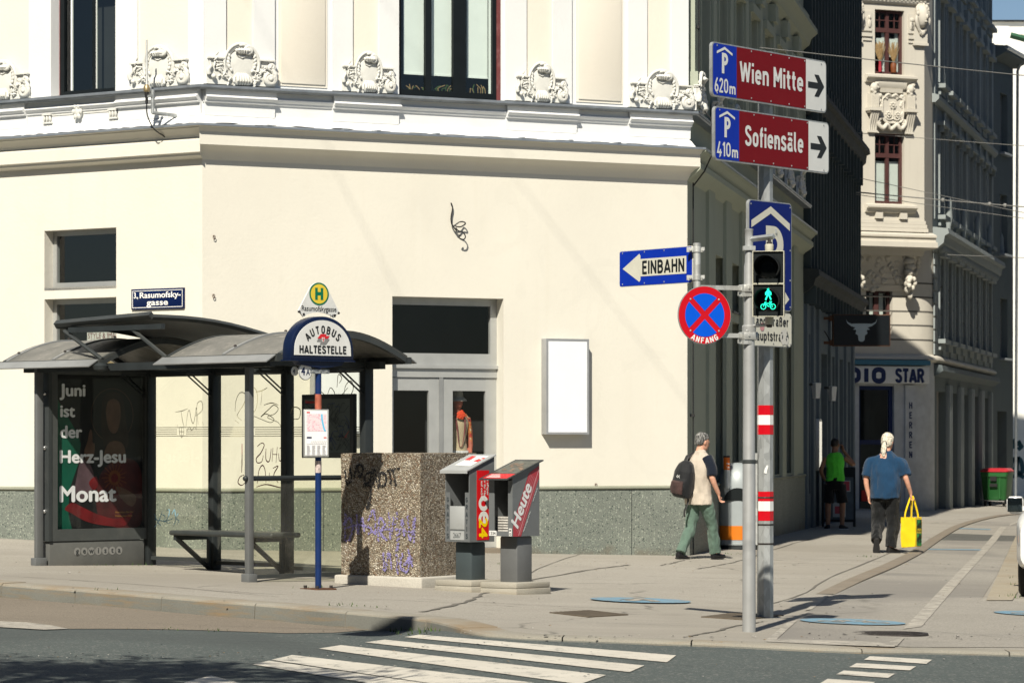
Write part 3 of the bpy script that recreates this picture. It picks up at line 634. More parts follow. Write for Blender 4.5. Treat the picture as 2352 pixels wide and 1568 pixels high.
# tar seams and patches in the pavement
for pts, w in (([(968, 1405), (1060, 1384), (1123, 1359.5), (1233, 1330), (1379, 1305), (1450, 1297)], .05), ([(1068, 1381), (1250, 1391), (1470, 1399)], .018), ([(1516, 1298), (1545, 1293), (1571, 1286)], .03), ([(1600, 1306), (1650, 1298), (1706, 1286), (1775, 1262), (1863, 1237)], .03),
               ([(1775, 1282), (1900, 1285.5), (2027, 1289)], .02), ([(1573, 1463), (1630, 1452), (1699, 1436), (1760, 1426)], .035), ([(600, 1386), (760, 1391), (900, 1399)], .016), ([(0, 1322), (200, 1334), (420, 1350), (640, 1371)], .02), ([(1420, 1243), (1250, 1300), (1180, 1345)], .014), ([(1740, 1394), (1838, 1366), (1925, 1318), (2080, 1256)], .02)):
    P_ = catmull([Vector(G(*p)) for p in pts], 8); b = B(); rnd = random.Random(len(pts)); L_ = []
    for i, p in enumerate(P_):
        d = (P_[min(i+1, len(P_)-1)]-P_[max(i-1, 0)]).normalized(); nn = Vector((-d.y, d.x)); k = w*rnd.uniform(.2, .75); j = rnd.gauss(0, w*.35)
        L_.append([b.v(*(p+nn*(o+j)), gz(p.x)+.005) for o in (-k, k)])
    for i in range(len(L_)-1): b.f([L_[i][0], L_[i][1], L_[i+1][1], L_[i+1][0]])
    obj('tar_seam', b, M['seam'], pave, normals=False, smooth=False)
# iron covers
def cover(pts, name, label, m, grid):
    q = [G(*p) for p in pts]; c = Vector((sum(x for x, y in q)/4, sum(y for x, y in q)/4)); b = B()
    b.prism_z([(x, y) for x, y in q], lambda z, x, y: 0, .0) if False else None
    lo = [b.v(x, y, gz(x)-.02) for x, y in q]; hi = [b.v(x, y, gz(x)+.009) for x, y in q]
    b.f(hi)
    for i in range(4): b.f([lo[i], lo[(i+1) % 4], hi[(i+1) % 4], hi[i]])
    for k in range(1, grid):
        t = k/grid; a = Vector(q[0]).lerp(Vector(q[3]), t); e = Vector(q[1]).lerp(Vector(q[2]), t); d = (e-a).normalized()*.02; nn = Vector((-d.y, d.x))*.4
        b.poly([(p.x, p.y, gz(p.x)+.014) for p in (a+d+nn, e-d+nn, e-d-nn, a+d-nn)], 0)
    tag(recentre(obj(name, b, m, smooth=False)), label, 'cover')
cover([(1262, 1407), (1352, 1417.5), (1443, 1412), (1355, 1402)], 'service_cover', 'square brown iron cover in the pavement before the white wall box', M['rustiron'], 9)
cover([(1610, 1417), (1712, 1424), (1800, 1413.5), (1690, 1407)], 'service_cover', 'square iron cover in the pavement behind the foot of the grey signal pole', M['rustiron'], 9)
cx, cy = G(2042, 1456.3); r = .325; b = B(place(cx, cy, .3, gz(cx)))
b.lathe([(.001, .004), (r*.86, .004), (r*.87, .012), (r, .013), (r+.01, -.02)], n=40)
for i in range(-5, 6):
    for j in range(-5, 6):
        if math.hypot(i, j) < 5: b.box(i*.052-.017, i*.052+.017, j*.052-.017, j*.052+.017, .0, .012)
tag(recentre(obj('manhole_cover', b, M['iron'])), 'round black iron manhole cover beside the white lane line', 'manhole')
# litter and weeds
b = B(); rnd = random.Random(11)
for px, py, n, sz in ((940, 1447, 26, .05), (985, 1450, 22, .05), (958, 1452, 10, .035), (240, 1298, 8, .03), (330, 1297, 10, .035), (795, 1390, 12, .03), (870, 1394, 6, .02), (1160, 1295, 8, .02), (1690, 1272, 9, .03), (1560, 1276, 14, .02), (1600, 1281, 12, .02), (1990, 1278, 16, .02), (712, 1348, 8, .03), (2343, 1345, 16, .05), (2346, 1330, 16, .06), (2338, 1372, 14, .05), (250, 1390, 6, .03), (395, 1444, 10, .02), (480, 1447, 8, .02)):
    cx, cy = (GR(px, py) if py > 1430 and px < 1100 or px < 500 and py > 1380 else G(px, py))
    for k in range(n):
        x, y = cx+rnd.gauss(0, .09), cy+rnd.gauss(0, .12); z = gz(x) if not (py > 1430 and px < 1100) else zr(x, y)
        a = rnd.uniform(0, 6.28); h = sz*rnd.uniform(.5, 1.3); w = .007
        b.poly([(x-w*math.cos(a), y-w*math.sin(a), z), (x+w*math.cos(a), y+w*math.sin(a), z), (x+h*.5*math.sin(a), y+h*.4*math.cos(a), z+h)])
o = struct(obj('weeds', b, M['grass'], normals=False, smooth=False), 'stuff')
b = B()
for k in range(420):
    px, py = rnd.uniform(0, 2352), rnd.choice([rnd.uniform(1285, 1560), rnd.gauss(1300, 8), rnd.gauss(1465, 4)])
    x, y = G(px, py); kx = zr(x, y) if y < 24.9 or (x < -1 and y < 27.5) else gz(x)
    if x < -.5 and y > 26 and y < 33 and (x+y) < 26.4: kx = zr(x, y)
    a = rnd.uniform(0, 6.28); s_ = rnd.uniform(.006, .018)*(2.2 if rnd.random() < .06 else 1)
    b.poly([(x+s_*math.cos(a+t)*(1, .5)[i % 2], y+s_*math.sin(a+t), kx+.012+.004*(i % 2)) for i, t in enumerate((0, 1.6, 3.1, 4.7))], rnd.choice((0, 0, 0, 1, 2)))
struct(obj('litter', b, [M['black'], M['paper'], M['straw']], normals=False, smooth=False), 'stuff')
# ---------------------------------------------------------------- the cream corner building
C1, C2 = Vector((-4.04, 42.6)), Vector((2.47, 46.0))
FC = Frame(C1, C2-C1); FL = Frame(C1, (.8192, -.5736)); FS = Frame(C2, (.177, .984))
LC = (C2-C1).length
Lend = C1-FL.d*15; Send = C2+FS.d*18.3
PATH = [Lend, C1, C2, Send]
def sweep(b, path, prof, i0=0, i1=None, mi=0, caps=True):
    i1 = len(path)-1 if i1 is None else i1; rings = []
    for i in range(i0, i1+1):
        ns = []
        for a, c in ((i-1, i), (i, i+1)):
            if a >= 0 and c < len(path): d = (path[c]-path[a]).normalized(); ns.append(Vector((d.y, -d.x)))
        m = ns[0] if len(ns) == 1 else (ns[0]+ns[1])/(1+ns[0].dot(ns[1]))
        rings.append([b.v(*(path[i]+m*o), z) for o, z in prof])
    k = len(prof)
    for i in range(len(rings)-1):
        for j in range(k): b.f([rings[i][j], rings[i+1][j], rings[i+1][(j+1) % k], rings[i][(j+1) % k]], mi)
    if caps: b.f(rings[0][::-1], mi); b.f(rings[-1], mi)
    return b
bld = thing('corner_building', 'cream corner building with white stucco upper floor and green stone plinth', 'building', place(C1.x, C1.y, 0, -.6))
ZT = 15.0
def px_hole(fr, a, c, za, zb, dep, y=0.0): return (fr.U(a, y), fr.U(c, y), za, zb, dep)
def win(parent, fr, u0, u1, z0, z1, y, t=.07, fm='alu', gm='wglass', mull=(), trans=(), th=.06, name='window', tb=None, label=None):
    "a framed window: frame as part, its panes as sub-part; mull and trans are (position, width) of the bars"
    b = B(fr.M); tb = t if tb is None else tb
    b.box(u0, u0+t, y, y+th, z0, z1); b.box(u1-t, u1, y, y+th, z0, z1); b.box(u0+t, u1-t, y+.002, y+th-.002, z1-t, z1); b.box(u0+t, u1-t, y+.002, y+th-.002, z0, z0+tb)
    for p, w in mull: b.box(p-w/2, p+w/2, y+.004, y+th-.004, z0+tb, z1-t)
    for p, w in trans: b.box(u0+t, u1-t, y-.003, y+th-.006, p-w/2, p+w/2)
    w_ = obj(name, b, M[fm], parent, ang=30)
    if label: w_['label'] = label
    g = B(fr.M); g.poly([(u0+t*.5, y+th*.5, z0+tb*.5), (u1-t*.5, y+th*.5, z0+tb*.5), (u1-t*.5, y+th*.5, z1-t*.5), (u0+t*.5, y+th*.5, z1-t*.5)])
    obj('pane', g, M[gm], w_, normals=False, smooth=False); return w_
# ---- ground floor walls
b = B(FL.M)
lw0, lw1 = FL.U(102), FL.U(267)
b.wall(-15, 0, -.9, 5.5, [(lw0, lw1, 3.60, 4.375, .23), (lw0, lw1, .95, 3.45, .23)])
obj('ground_floor_wall', b, M['cream'], bld, smooth=False)
b = B(FC.M)
do0, do1 = FC.U(901), FC.U(1156.5); DT = FC.Z(1156, 686)
b.wall(0, LC, -.9, 5.5, [(do0, do1, -.05, DT, .26)])
obj('ground_floor_wall', b, M['cream'], bld, smooth=False)
b = B(FS.M); sw = [(3.46+2.27*k, 3.46+2.27*k+1.15) for k in range(6)]
b.wall(0, 18.3, -1.6, 5.5, [(a, c, 3.60, 4.36, .28) for a, c in sw]+[(a, c, .95, 3.43, .28) for a, c in sw])
for k in range(7): b.box(2.2+2.27*k, 2.2+2.27*k+.75, -.05, .01, .86, 5.3)
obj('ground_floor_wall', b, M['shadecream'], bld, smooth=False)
# ---- plinth in runs, open at the door
b = B(FL.M); e1 = .035*math.tan(R(31)); e2 = .035*math.tan(R(26.5))
pp = lambda o, z1: [(0, z1), (o, z1), (o, -1.4), (0, -1.4)]
b.run(pp(.035, .862), -15, e1)
c_ = B(FC.M); c_.run(pp(.035, .862), -e1, do0); c_.run(pp(.035, .862), do1, LC+e2)
d_ = B(FS.M); d_.run(pp(.035, .862), -e2, 18.3)
for src in (c_, d_):
    m_ = bpy.data.meshes.new('t'); src.bm.to_mesh(m_); b.bm.from_mesh(m_); src.bm.free(); bpy.data.meshes.remove(m_)
obj('plinth', b, M['terrazzo'], bld, smooth=False)
b = B(); cap = [(0, .915), (.045, .91), (.06, .895), (.06, .878), (.045, .866), (0, .866)]
pd0, pd1 = C1+FC.d*do0, C1+FC.d*do1
sweep(b, [Lend, C1, pd0], cap); sweep(b, [pd1, C2, Send], cap); obj('plinth_cap', b, M['capstone'], bld)
# joints of the plinth slabs
b = B(FC.M)
for u in (FC.U(1448), FC.U(560), FC.U(740)): b.box(u-.004, u+.004, -.0365, -.03, -.9, .86)
obj('plinth_joint', b, M['dark'], bld, smooth=False)
# ---- main cornice
left = [(0, 5.655), (.27, 5.645), (.27, 5.618), (.24, 5.612), (.235, 5.595), (.19, 5.57), (.13, 5.52), (.11, 5.475), (.135, 5.465), (.135, 5.45), (.155, 5.445), (.155, 5.29), (.12, 5.275), (.115, 5.25), (.05, 5.23), (0, 5.215)]
cent = [(0, 5.655), (.26, 5.645), (.26, 5.618), (.235, 5.612), (.205, 5.56), (.195, 5.555), (.195, 5.385), (.17, 5.37), (.11, 5.345), (.06, 5.30), (.03, 5.25), (0, 5.20)]
b = B(); sweep(b, PATH, left, 0, 1); sweep(b, PATH, cent, 1, 2); obj('cornice', b, M['cream'], bld, ang=25)
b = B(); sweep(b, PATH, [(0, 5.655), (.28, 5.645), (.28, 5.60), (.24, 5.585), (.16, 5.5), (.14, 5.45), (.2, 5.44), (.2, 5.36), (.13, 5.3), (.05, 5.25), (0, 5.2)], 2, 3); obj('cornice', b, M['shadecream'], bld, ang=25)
b = B(); sweep(b, PATH, [(0, 5.662), (.28, 5.652), (.283, 5.622), (.273, 5.621), (.273, 5.646), (0, 5.656)]); obj('cornice_flashing', b, M['zinc'], bld)
# ---- upper floor
b = B(); sweep(b, PATH, [(0, 5.80), (.02, 5.79), (.035, 5.765), (.06, 5.75), (.13, 5.665), (.13, 5.655), (0, 5.655)], 0, 2); obj('sloping_moulding', b, M['white'], bld)
b = B(); sweep(b, PATH, [(0, 6.185), (.17, 6.165), (.17, 6.132), (.155, 6.13), (.145, 6.11), (0, 6.11)], 0, 3); obj('sill_course', b, M['zinc'], bld)
def band(fr, zones, u0, u1, dz=0):
    b = B(fr.M); pts = sorted({u0, u1, *[z for zz in zones for z in zz]})
    for a, c in zip(pts[:-1], pts[1:]):
        o = .05 if any(z0 <= (a+c)/2 <= z1 for z0, z1 in zones) else 0
        b.run([(0, 6.11), (.045+o, 6.11), (.045+o, 6.045), (.075+o, 6.03), (.08+o, 6.015), (.065+o, 5.995), (.04+o, 5.98), (.035+o, 5.955), (.012+o*.6, 5.945), (.004+o*.6, 5.78), (0, 5.78)], a, c)
    return b
zc = [(FC.U(a), FC.U(c)) for a, c in ((467, 629), (761, 914), (1159, 1322), (1440, 1583))]
obj('sill_moulding', band(FC, zc, .0, LC), M['white'], bld)
zl = [(-15, FL.U(66)), (FL.U(276), 0)]
obj('sill_moulding', band(FL, zl, -15, .0), M['white'], bld)
# left upper wall
wl0, wl1 = FL.U(117), FL.U(265); b = B(FL.M); ca = [(FL.U(-20), FL.U(66)), (FL.U(315), FL.U(432))]
b.wall(-15, 0, 5.6, ZT, [(wl0, wl1, 6.15, 8.9, .22)]+[(a, c, 6.2, 9.2, .03) for a, c in ca]+[(wl0-5.6, wl1-5.6, 6.15, 8.9, .22)])
obj('upper_wall', b, M['white'], bld, smooth=False)
for a, c in ca: b = B(FL.M); b.poly([(a, .03, 6.2), (c, .03, 6.2), (c, .03, 9.2), (a, .03, 9.2)]); obj('cream_panel', b, M['cream2'], bld, smooth=False, normals=False)
# middle upper wall with projecting pilasters
wc0, wc1 = FC.U(914.5), FC.U(1150); b = B(FC.M)
b.wall(0, LC, 5.6, ZT, [(wc0, wc1, 6.15, 8.9, .06)], y=0.0)
cp = [(517, 580, 467, 629), (808, 869, 762, 914), (1207, 1268, 1159, 1311), (1484, 1540, 1441, 1583)]
for a, c, p0, p1 in cp:
    u0, u1 = FC.U(p0), FC.U(p1); u0 = max(u0, .0); u1 = min(u1, LC)
    b.wall(u0, u1, 6.19, ZT-.01, [(FC.U(a), FC.U(c), 6.2, 9.2, .033)], y=-.035)
    for u in (u0, u1): b.poly([(u, -.035, 6.19), (u, .01, 6.19), (u, .01, ZT-.01), (u, -.035, ZT-.01)])
obj('upper_wall', b, M['white'], bld, smooth=False)
for a, c, p0, p1 in cp: b = B(FC.M); b.poly([(FC.U(a), -.002, 6.2), (FC.U(c), -.002, 6.2), (FC.U(c), -.002, 9.2), (FC.U(a), -.002, 9.2)]); obj('cream_panel', b, M['cream2'], bld, smooth=False, normals=False)
for a, c in ((644, 745.5), (1327, 1425)):
    u0, u1 = FC.U(a), FC.U(c); b = B(FC.M); b.box(u0, u1, -.03, .01, FC.Z((a+c)/2, 194 if a < 1000 else 231), 9.2); b.bevel(.008)
    b.box(u0-.03, u1+.03, -.012, .01, FC.Z((a+c)/2, 200 if a < 1000 else 237), 9.25)
    obj('raised_panel', b, M['cream2'], bld)
# side upper wall, its shade also put into the plaster colour
b = B(FS.M); up = [(1.3+2.27*k, 2.3+2.27*k) for k in range(8)]
b.wall(0, 18.3, 5.6, ZT, [(a, c, 6.3, 8.6, .25) for a, c in up if c < 18]+[(a, c, 9.9, 12.2, .25) for a, c in up if c < 18])
for k in range(9):
    u = .15+2.27*k
    if u < 17.9:
        b.box(u, u+.42, -.09, .01, 6.2, 9.2); b.box(u-.05, u+.47, -.13, .01, 8.9, 9.2); b.box(u-.05, u+.47, -.14, .01, 6.19, 6.75); b.box(u, u+.42, -.07, .01, 9.6, ZT)
for a, c in up:
    b.box(a-.12, c+.12, -.10, .01, 8.62, 8.78); b.box(a-.1, a, -.05, .01, 6.2, 8.62); b.box(c, c+.1, -.05, .01, 6.2, 8.62); b.box(a-.12, c+.12, -.12, .01, 9.72, 9.88)
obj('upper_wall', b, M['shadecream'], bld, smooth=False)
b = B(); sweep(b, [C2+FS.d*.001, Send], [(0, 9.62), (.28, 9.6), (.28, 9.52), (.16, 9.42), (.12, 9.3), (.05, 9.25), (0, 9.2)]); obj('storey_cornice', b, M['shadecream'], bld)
# roof and a core painted near-black for the shade of rooms behind the windows
b = B(); foot = [Lend, C1, C2, Send, Lend+Vector((3, 18))]
b.prism_z([tuple(p) for p in foot], ZT, ZT+.4); obj('roof', b, M['zinc'], bld, smooth=False)
b = B(); sweep(b, PATH, [(0, ZT), (.5, ZT), (.5, ZT-.15), (.2, ZT-.6), (0, ZT-.7)]); obj('eaves_cornice', b, M['white'], bld)
def inset(path, w):
    out = []
    for i in range(len(path)):
        ns = []
        for a, c in ((i-1, i), (i, i+1)):
            if a >= 0 and c < len(path): d = (path[c]-path[a]).normalized(); ns.append(Vector((-d.y, d.x)))
        m = ns[0] if len(ns) == 1 else (ns[0]+ns[1])/(1+ns[0].dot(ns[1])); out.append(path[i]+m*w)
    return out
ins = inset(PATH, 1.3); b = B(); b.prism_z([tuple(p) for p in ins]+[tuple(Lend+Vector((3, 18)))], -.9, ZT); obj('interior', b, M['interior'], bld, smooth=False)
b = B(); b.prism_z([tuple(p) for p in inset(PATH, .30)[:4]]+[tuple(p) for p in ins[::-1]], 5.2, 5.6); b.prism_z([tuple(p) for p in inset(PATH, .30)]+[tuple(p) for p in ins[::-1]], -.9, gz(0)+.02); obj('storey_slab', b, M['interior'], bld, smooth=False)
# ---- windows and the shop door
w_ = win(bld, FL, lw0, lw1, 3.60, 4.375, .17, .068, mull=(), tb=.075); b = B(FL.M); b.box(lw0, lw1, .0, .19, 3.565, 3.6); obj('sill', b, M['alud'], w_, ang=30)
for px in (240, 341): b = None
w2 = win(bld, FL, lw0, lw1, .95, 3.45, .17, .068, gm='wglass'); u = FL.U(200, .3); b = B(FL.M)
b.box(u, lw1-.02, .30, .31, 1.2, 3.0); n_ = obj('window_poster', b, M['paper'], w2, smooth=False)
b = B(FL.M); b.text('STYLE & IMAGE', u+.02, FL.Z(230, 777, .3), .075, .295, xs=.82); b.text('CONSULTING', u+.045, FL.Z(230, 793, .3), .075, .295, xs=.82); obj('window_lettering', b, M['redwood'], w2, normals=False, smooth=False)
b = B(FL.M); cz_ = FL.Z(245, 842, .3)
for k in range(60):
    a = random.gauss(0, .08); b.ribbon([(FL.U(246, .3)+a, cz_+.1-abs(a)*.4), (FL.U(246, .3)+a*1.5, cz_-.02), (FL.U(246, .3)+a*1.9+.02, cz_-.25)], .012, .292-.001*random.random())
obj('poster_hair', b, M['straw'], w2, normals=False, smooth=False)
wu = win(bld, FL, FL.U(138, .17), wl1+.25, 6.16, 8.9, .17, .075, 'wframe', mull=((FL.U(215, .17), .05),), tb=.10, label='black window frame with an oxblood edge strip')
b = B(FL.M); a = FL.U(138, .17); b.box(a-.075, a, .165, .21, 6.16, 8.9); obj('edge_strip', b, M['redwood'], wu, ang=30)
b = B(FL.M); b.box(FL.U(220, .2), FL.U(220, .2)+.02, .19, .215, 6.27, 8.8); b.box(FL.U(165, .2)-.01, FL.U(165, .2)+.015, .19, .215, 6.27, 8.8); obj('sash_bead', b, M['blind'], wu)
win(bld, FL, wl0-5.6, wl1-5.6, 6.16, 8.9, .17, .075, 'wframe')
wm = win(bld, FC, wc0, FC.U(1140, .02), 6.16, 8.9, .02, .055, 'wframe', mull=((FC.U(984.5, .02), .085), (FC.U(1056, .02), .19)), tb=.11, th=.07, label='wide black window with white roller blinds drawn most of the way down')
b = B(FC.M); b.box(FC.U(1140, .02), wc1, .0, .06, 6.16, 8.9); obj('edge_strip', b, M['redwood'], wm, ang=30)
for p0, p1, yb in ((926, 978, 166.5), (991, 1040.5, 170), (1072, 1119.5, 175)):
    b = B(FC.M); u0, u1 = FC.U(p0, .14), FC.U(p1, .14); zb = FC.Z(p0, yb, .14); b.box(u0, u1, .135, .14, zb, 8.6); b.box(u0, u1, .128, .146, zb-.025, zb); obj('blind', b, M['blind'], wm, ang=30)
    b = B(FC.M); b.box(u0-.02, u0+.012, .075, .09, 6.26, 8.6) if False else b.box(u1-.01, u1+.02, .075, .09, 6.26, 8.6); obj('sash_bead', b, M['blind'], wm)
for p0, p1 in ((930, 975), (996, 1036), (1078, 1116)):
    b = B(FC.M); z0 = FC.Z(p0, 212, .1)
    for k in range(9):
        u = FC.U(random.uniform(p0, p1), .1); b.ribbon([(u, z0-.03), (u+random.gauss(0, .02), z0+.05), (u+random.gauss(0, .05), z0+random.uniform(.03, .13))], .012, .10+.01*random.random(), random.choice((0, 0, 1)))
    b.box(FC.U(p0, .1)-.02, FC.U(p1, .1)+.02, .085, .12, z0-.06, z0-.02, 2)
    tag(recentre(obj('window_plant', b, [M['straw'], M['grass'], M['blind']], normals=False, smooth=False)), {930: 'dried plant on the sill below the left blind of the upper window', 996: 'small plant on the sill below the middle blind of the upper window', 1078: 'dried plant on the sill below the right blind of the upper window'}[p0], 'plant', 'plants on the upper window sill')
for a, c in sw:
    win(bld, FS, a, c, 3.60, 4.36, .22, .07, 'alud'); w_ = win(bld, FS, a, c, .95, 3.43, .22, .07, 'alud'); b = B(FS.M); b.box(a, c, -.02, .24, 3.565, 3.6); obj('sill', b, M['steeld'], w_, ang=30)
for a, c in up:
    if c < 18: win(bld, FS, a, c, 6.3, 8.6, .2, .09, 'wframe', mull=(((a+c)/2, .07),)); win(bld, FS, a, c, 9.9, 12.2, .2, .09, 'wframe', mull=(((a+c)/2, .07),))
# shop entrance: transom light above a pair of glazed leaves
zf = gz(FC.at(do0, 0, 0).x)+.03; yD = .2
zt0, zt1, zl1 = FC.Z(1000, 840, yD), FC.Z(1000, 858, yD), FC.Z(1000, 863, yD)
ent = win(bld, FC, do0-.05, do1, zt0+.01, DT, yD, .10, 'alu', 'doorglass', tb=.16, name='transom_light')
b = B(FC.M); b.box(do0-.05, do1, yD-.045, yD+.04, zt0-.035, zt0+.01); b.box(do0-.05, do1, yD-.01, yD+.05, zl1-.02, zt0-.035); obj('transom_bar', b, M['alu'], ent, ang=30)
um = FC.U(1013, yD)
for a, c, nm in ((do0-.05, um-.012, 'l'), (um+.012, do1, 'r')):
    dr = win(bld, FC, a, c, zf, zl1-.03, yD+.01, .17, 'alu', 'doorglass', name='shop_door', th=.05, tb=.3)
    b = B(FC.M); hx = c-.085 if nm == 'l' else a+.085; b.tube([(hx, yD-.05, 1.0), (hx, yD-.05, 1.35)], .012); b.box(hx-.01, hx+.01, yD-.05, yD+.02, 1.03, 1.05); b.box(hx-.01, hx+.01, yD-.05, yD+.02, 1.3, 1.32); obj('handle', b, M['chrome'], dr)
b = B(FC.M); b.box(um-.03, um+.03, yD-.005, yD+.05, zf, zl1-.02); obj('meeting_stile', b, M['alud'], bld, ang=30)
b = B(FC.M); b.box(do0+.0, do1, -.06, .26, -.9, zf-.005); obj('doorstep', b, M['brownkerb'], bld, ang=30)
# ---- stucco cartouches
def cartouche(k=1.0):
    b = B(); r = random.Random(5)
    ol = [(-.5, 0), (.5, 0), (.5, .12), (.44, .2), (.46, .34), (.25, .36), (.2, .46), (.1, .545), (0, .565), (-.1, .545), (-.2, .46), (-.25, .36), (-.46, .34), (-.44, .2), (-.5, .12)]
    b.prism([(x*.98, z) for x, z in ol], -.03, .01)
    for rr, w, y in ((.262, .022, -.045), (.232, .014, -.036), (.212, .010, -.03)):
        b.tube([(rr*math.cos(t)*.95, y-.012*math.sin(t), .29+rr*1.06*math.sin(t)) for t in [math.pi*(-.12+1.24*i/22) for i in range(23)]], w, 8)
    b.ell((0, -.028, .275), (.205, .022, .215), n=22)
    for s in (-1, 1):
        sp = lambda cx, cz, r0, turns, st, dr, dep: [(cx+s*(r0*(1-.75*i/20))*math.cos(st+dr*turns*6.283*i/20), -dep-.02*i/20, cz+(r0*(1-.75*i/20))*math.sin(st+dr*turns*6.283*i/20)) for i in range(21)]
        b.tube(sp(.41, .10, .085, 1.2, 1.2, -1, .05), [.034-.012*i/20 for i in range(21)], 8); b.ell((s*.41, -.07, .10), (.034, .035, .034))
        b.tube(sp(.43, .27, .05, 1.1, -1.5, 1, .045), [.022-.008*i/20 for i in range(21)], 7)
        b.tube(sp(.085, .475, .058, 1.2, 1.8, -1, .065), [.028-.01*i/20 for i in range(21)], 8); b.ell((s*.085, -.085, .47), (.026, .03, .026))
        b.tube([(s*.47, -.05, .13), (s*.485, -.06, .19), (s*.44, -.055, .24), (s*.46, -.05, .31)], [.035, .03, .022, .018], 8)
        b.box(min(s*.24, s*.475), max(s*.24, s*.475), -.07, .0, .345, .365); b.box(min(s*.25, s*.46), max(s*.25, s*.46), -.05, .0, .325, .345)
        b.tube(catmull([(s*.08, -.05, .06), (s*.2, -.055, .12), (s*.27, -.05, .2), (s*.36, -.045, .28)], 4), .011, 6)
        for i in range(24):
            t = i/23; cx = s*(.14+.27*t+r.gauss(0, .025)); cz = .05+.26*t+r.gauss(0, .05)
            if abs(cx) < .17 and cz > .12: continue
            ro = Matrix.Rotation(r.uniform(-1.4, 1.4)+s*.7, 3, 'Y') @ Matrix.Rotation(r.uniform(-.5, .5), 3, 'X')
            b.ell((cx, -.045-r.random()*.02, cz), (.014, .014, r.uniform(.03, .055)), ro, 7)
        for i in range(5): b.ell((s*(.15+.012*i+.02*math.sin(i)), -.05, .2+.05*i), (.022, .02, .035), Matrix.Rotation(s*.5, 3, 'Y'), 7)
    for i in range(5):
        x = (i-2)*.034; b.tube([(x*.8, -.045, .16), (x, -.085, .11), (x*1.15, -.10, .05), (x*1.0, -.06, .005)], [.014, .024, .024, .014], 8)
    for s in (-1, 1): b.tube([(s*.07, -.07, .15), (s*.115, -.075, .1), (s*.12, -.08, .04), (s*.08, -.07, .01)], [.014, .02, .024, .016], 8)
    for i in range(4): b.tube([((i-1.5)*.032, -.08, .50), ((i-1.5)*.036, -.105, .47), ((i-1.5)*.03, -.085, .43)], [.014, .022, .012], 8)
    b.tube([(-.04, -.06, .54), (0, -.075, .55), (.04, -.06, .54)], .02, 8); b.tube([(-.06, -.05, .40), (0, -.055, .375), (.06, -.05, .40)], .012, 7)
    return b
b = cartouche(); b.bm.transform(W[bld.name])      # written at the part's own origin
me0 = obj('cartouche', b, M['stucco'], bld, ang=50)
def put_cart(o, fr, px, py0, py1, yo, wpx, first=False):
    u = fr.U(px); ww = fr.U(px+wpx/2)-fr.U(px-wpx/2); z0 = 6.19
    hh = fr.Z(px, py0)-fr.Z(px, py1)
    m = fr.M @ Matrix.Translation((u, yo, z0)) @ Matrix.Diagonal((ww/1.0, .95, hh/.57, 1))
    if first: o.matrix_parent_inverse = Matrix(); o.matrix_local = W[bld.name].inverted() @ m; return o
    return dup_child(o, bld, m)
put_cart(me0, FC, 550, 110, 205, -.035, 160, True)
for px, a, c, wd in ((841, 126, 217, 121), (1238, 149, 238, 117), (1514, 165, 252, 146)): put_cart(me0, FC, px, a, c, -.035, wd)
put_cart(me0, FL, 369, 113, 206, 0, 136); put_cart(me0, FL, 12, 143, 232, 0, 120)
for k in range(8): dup_child(me0, bld, FS.M @ Matrix.Translation((.36+2.27*k, -.09, 6.19)) @ Matrix.Diagonal((.75, 1.3, 1, 1)))
# small stucco rosette with its string of drops on the left
b = B(FL.M); z0 = FL.Z(185, 262)
b.box(FL.U(110), FL.U(270), -.02, .01, z0+.0, z0+.035)
for px in (112, 263):
    u = FL.U(px); b.box(u-.08, u+.08, -.055, .01, z0+.01, z0+.03)
    for k in range(3): b.ell((u-.05+.05*k, -.03, z0-.03), (.02, .025, .05), n=7)
    b.box(u-.08, u+.08, -.045, .01, z0-.1, z0-.08)
b.ell((FL.U(184), -.03, z0+.03), (.07, .05, .09), n=10)
for k in range(6): b.ell((FL.U(184)+.06*math.cos(k*1.05), -.06, z0+.03+.075*math.sin(k*1.05)), (.03, .03, .035), n=7)
obj('stucco_rosette', b, M['stucco'], bld)
# cable clipped along the cornice
b = B(); pts = []
for k in range(40):
    u = -4+4*k/39; pts.append(FL.at(u, -.10-.05*math.sin(k*1.7)**2, 5.668+.006*math.sin(k*.9)**2))
for k in range(60):
    u = LC*k/59; pts.append(FC.at(u, -.10-.04*math.sin(k*.7)**2, 5.667+.012*math.sin(k*.5)**2*(k < 20)))
b.tube(pts, .007, 6); obj('cornice_cable', b, M['cable'], bld)
b = B(FC.M)
for px in (600, 775, 850, 985, 1180, 1290, 1400, 1505): u = FC.U(px); b.box(u-.03, u+.03, -.285, -.05, 5.645, 5.668)
obj('cable_clip', b, M['zinc'], bld, ang=30)
# lightning conductor down the side wall
b = B(FS.M); b.tube([(.35, -.04, 5.2), (.35, -.04, -.1)], .011, 6); b.tube([(.35, -.12, 15), (.35, -.12, 6.3), (.3, -.3, 6.1), (.3, -.33, 5.75)], .011, 6); b.tube([(.3, -.32, 5.6), (.33, -.2, 5.35), (.35, -.04, 5.15)], .011, 6)
for z in (4.3, 3.1, 1.9, 7.4): b.box(.31, .39, -.13 if z > 6 else -.06, .0, z-.02, z+.02)
obj('lightning_conductor', b, M['cable'], bld)
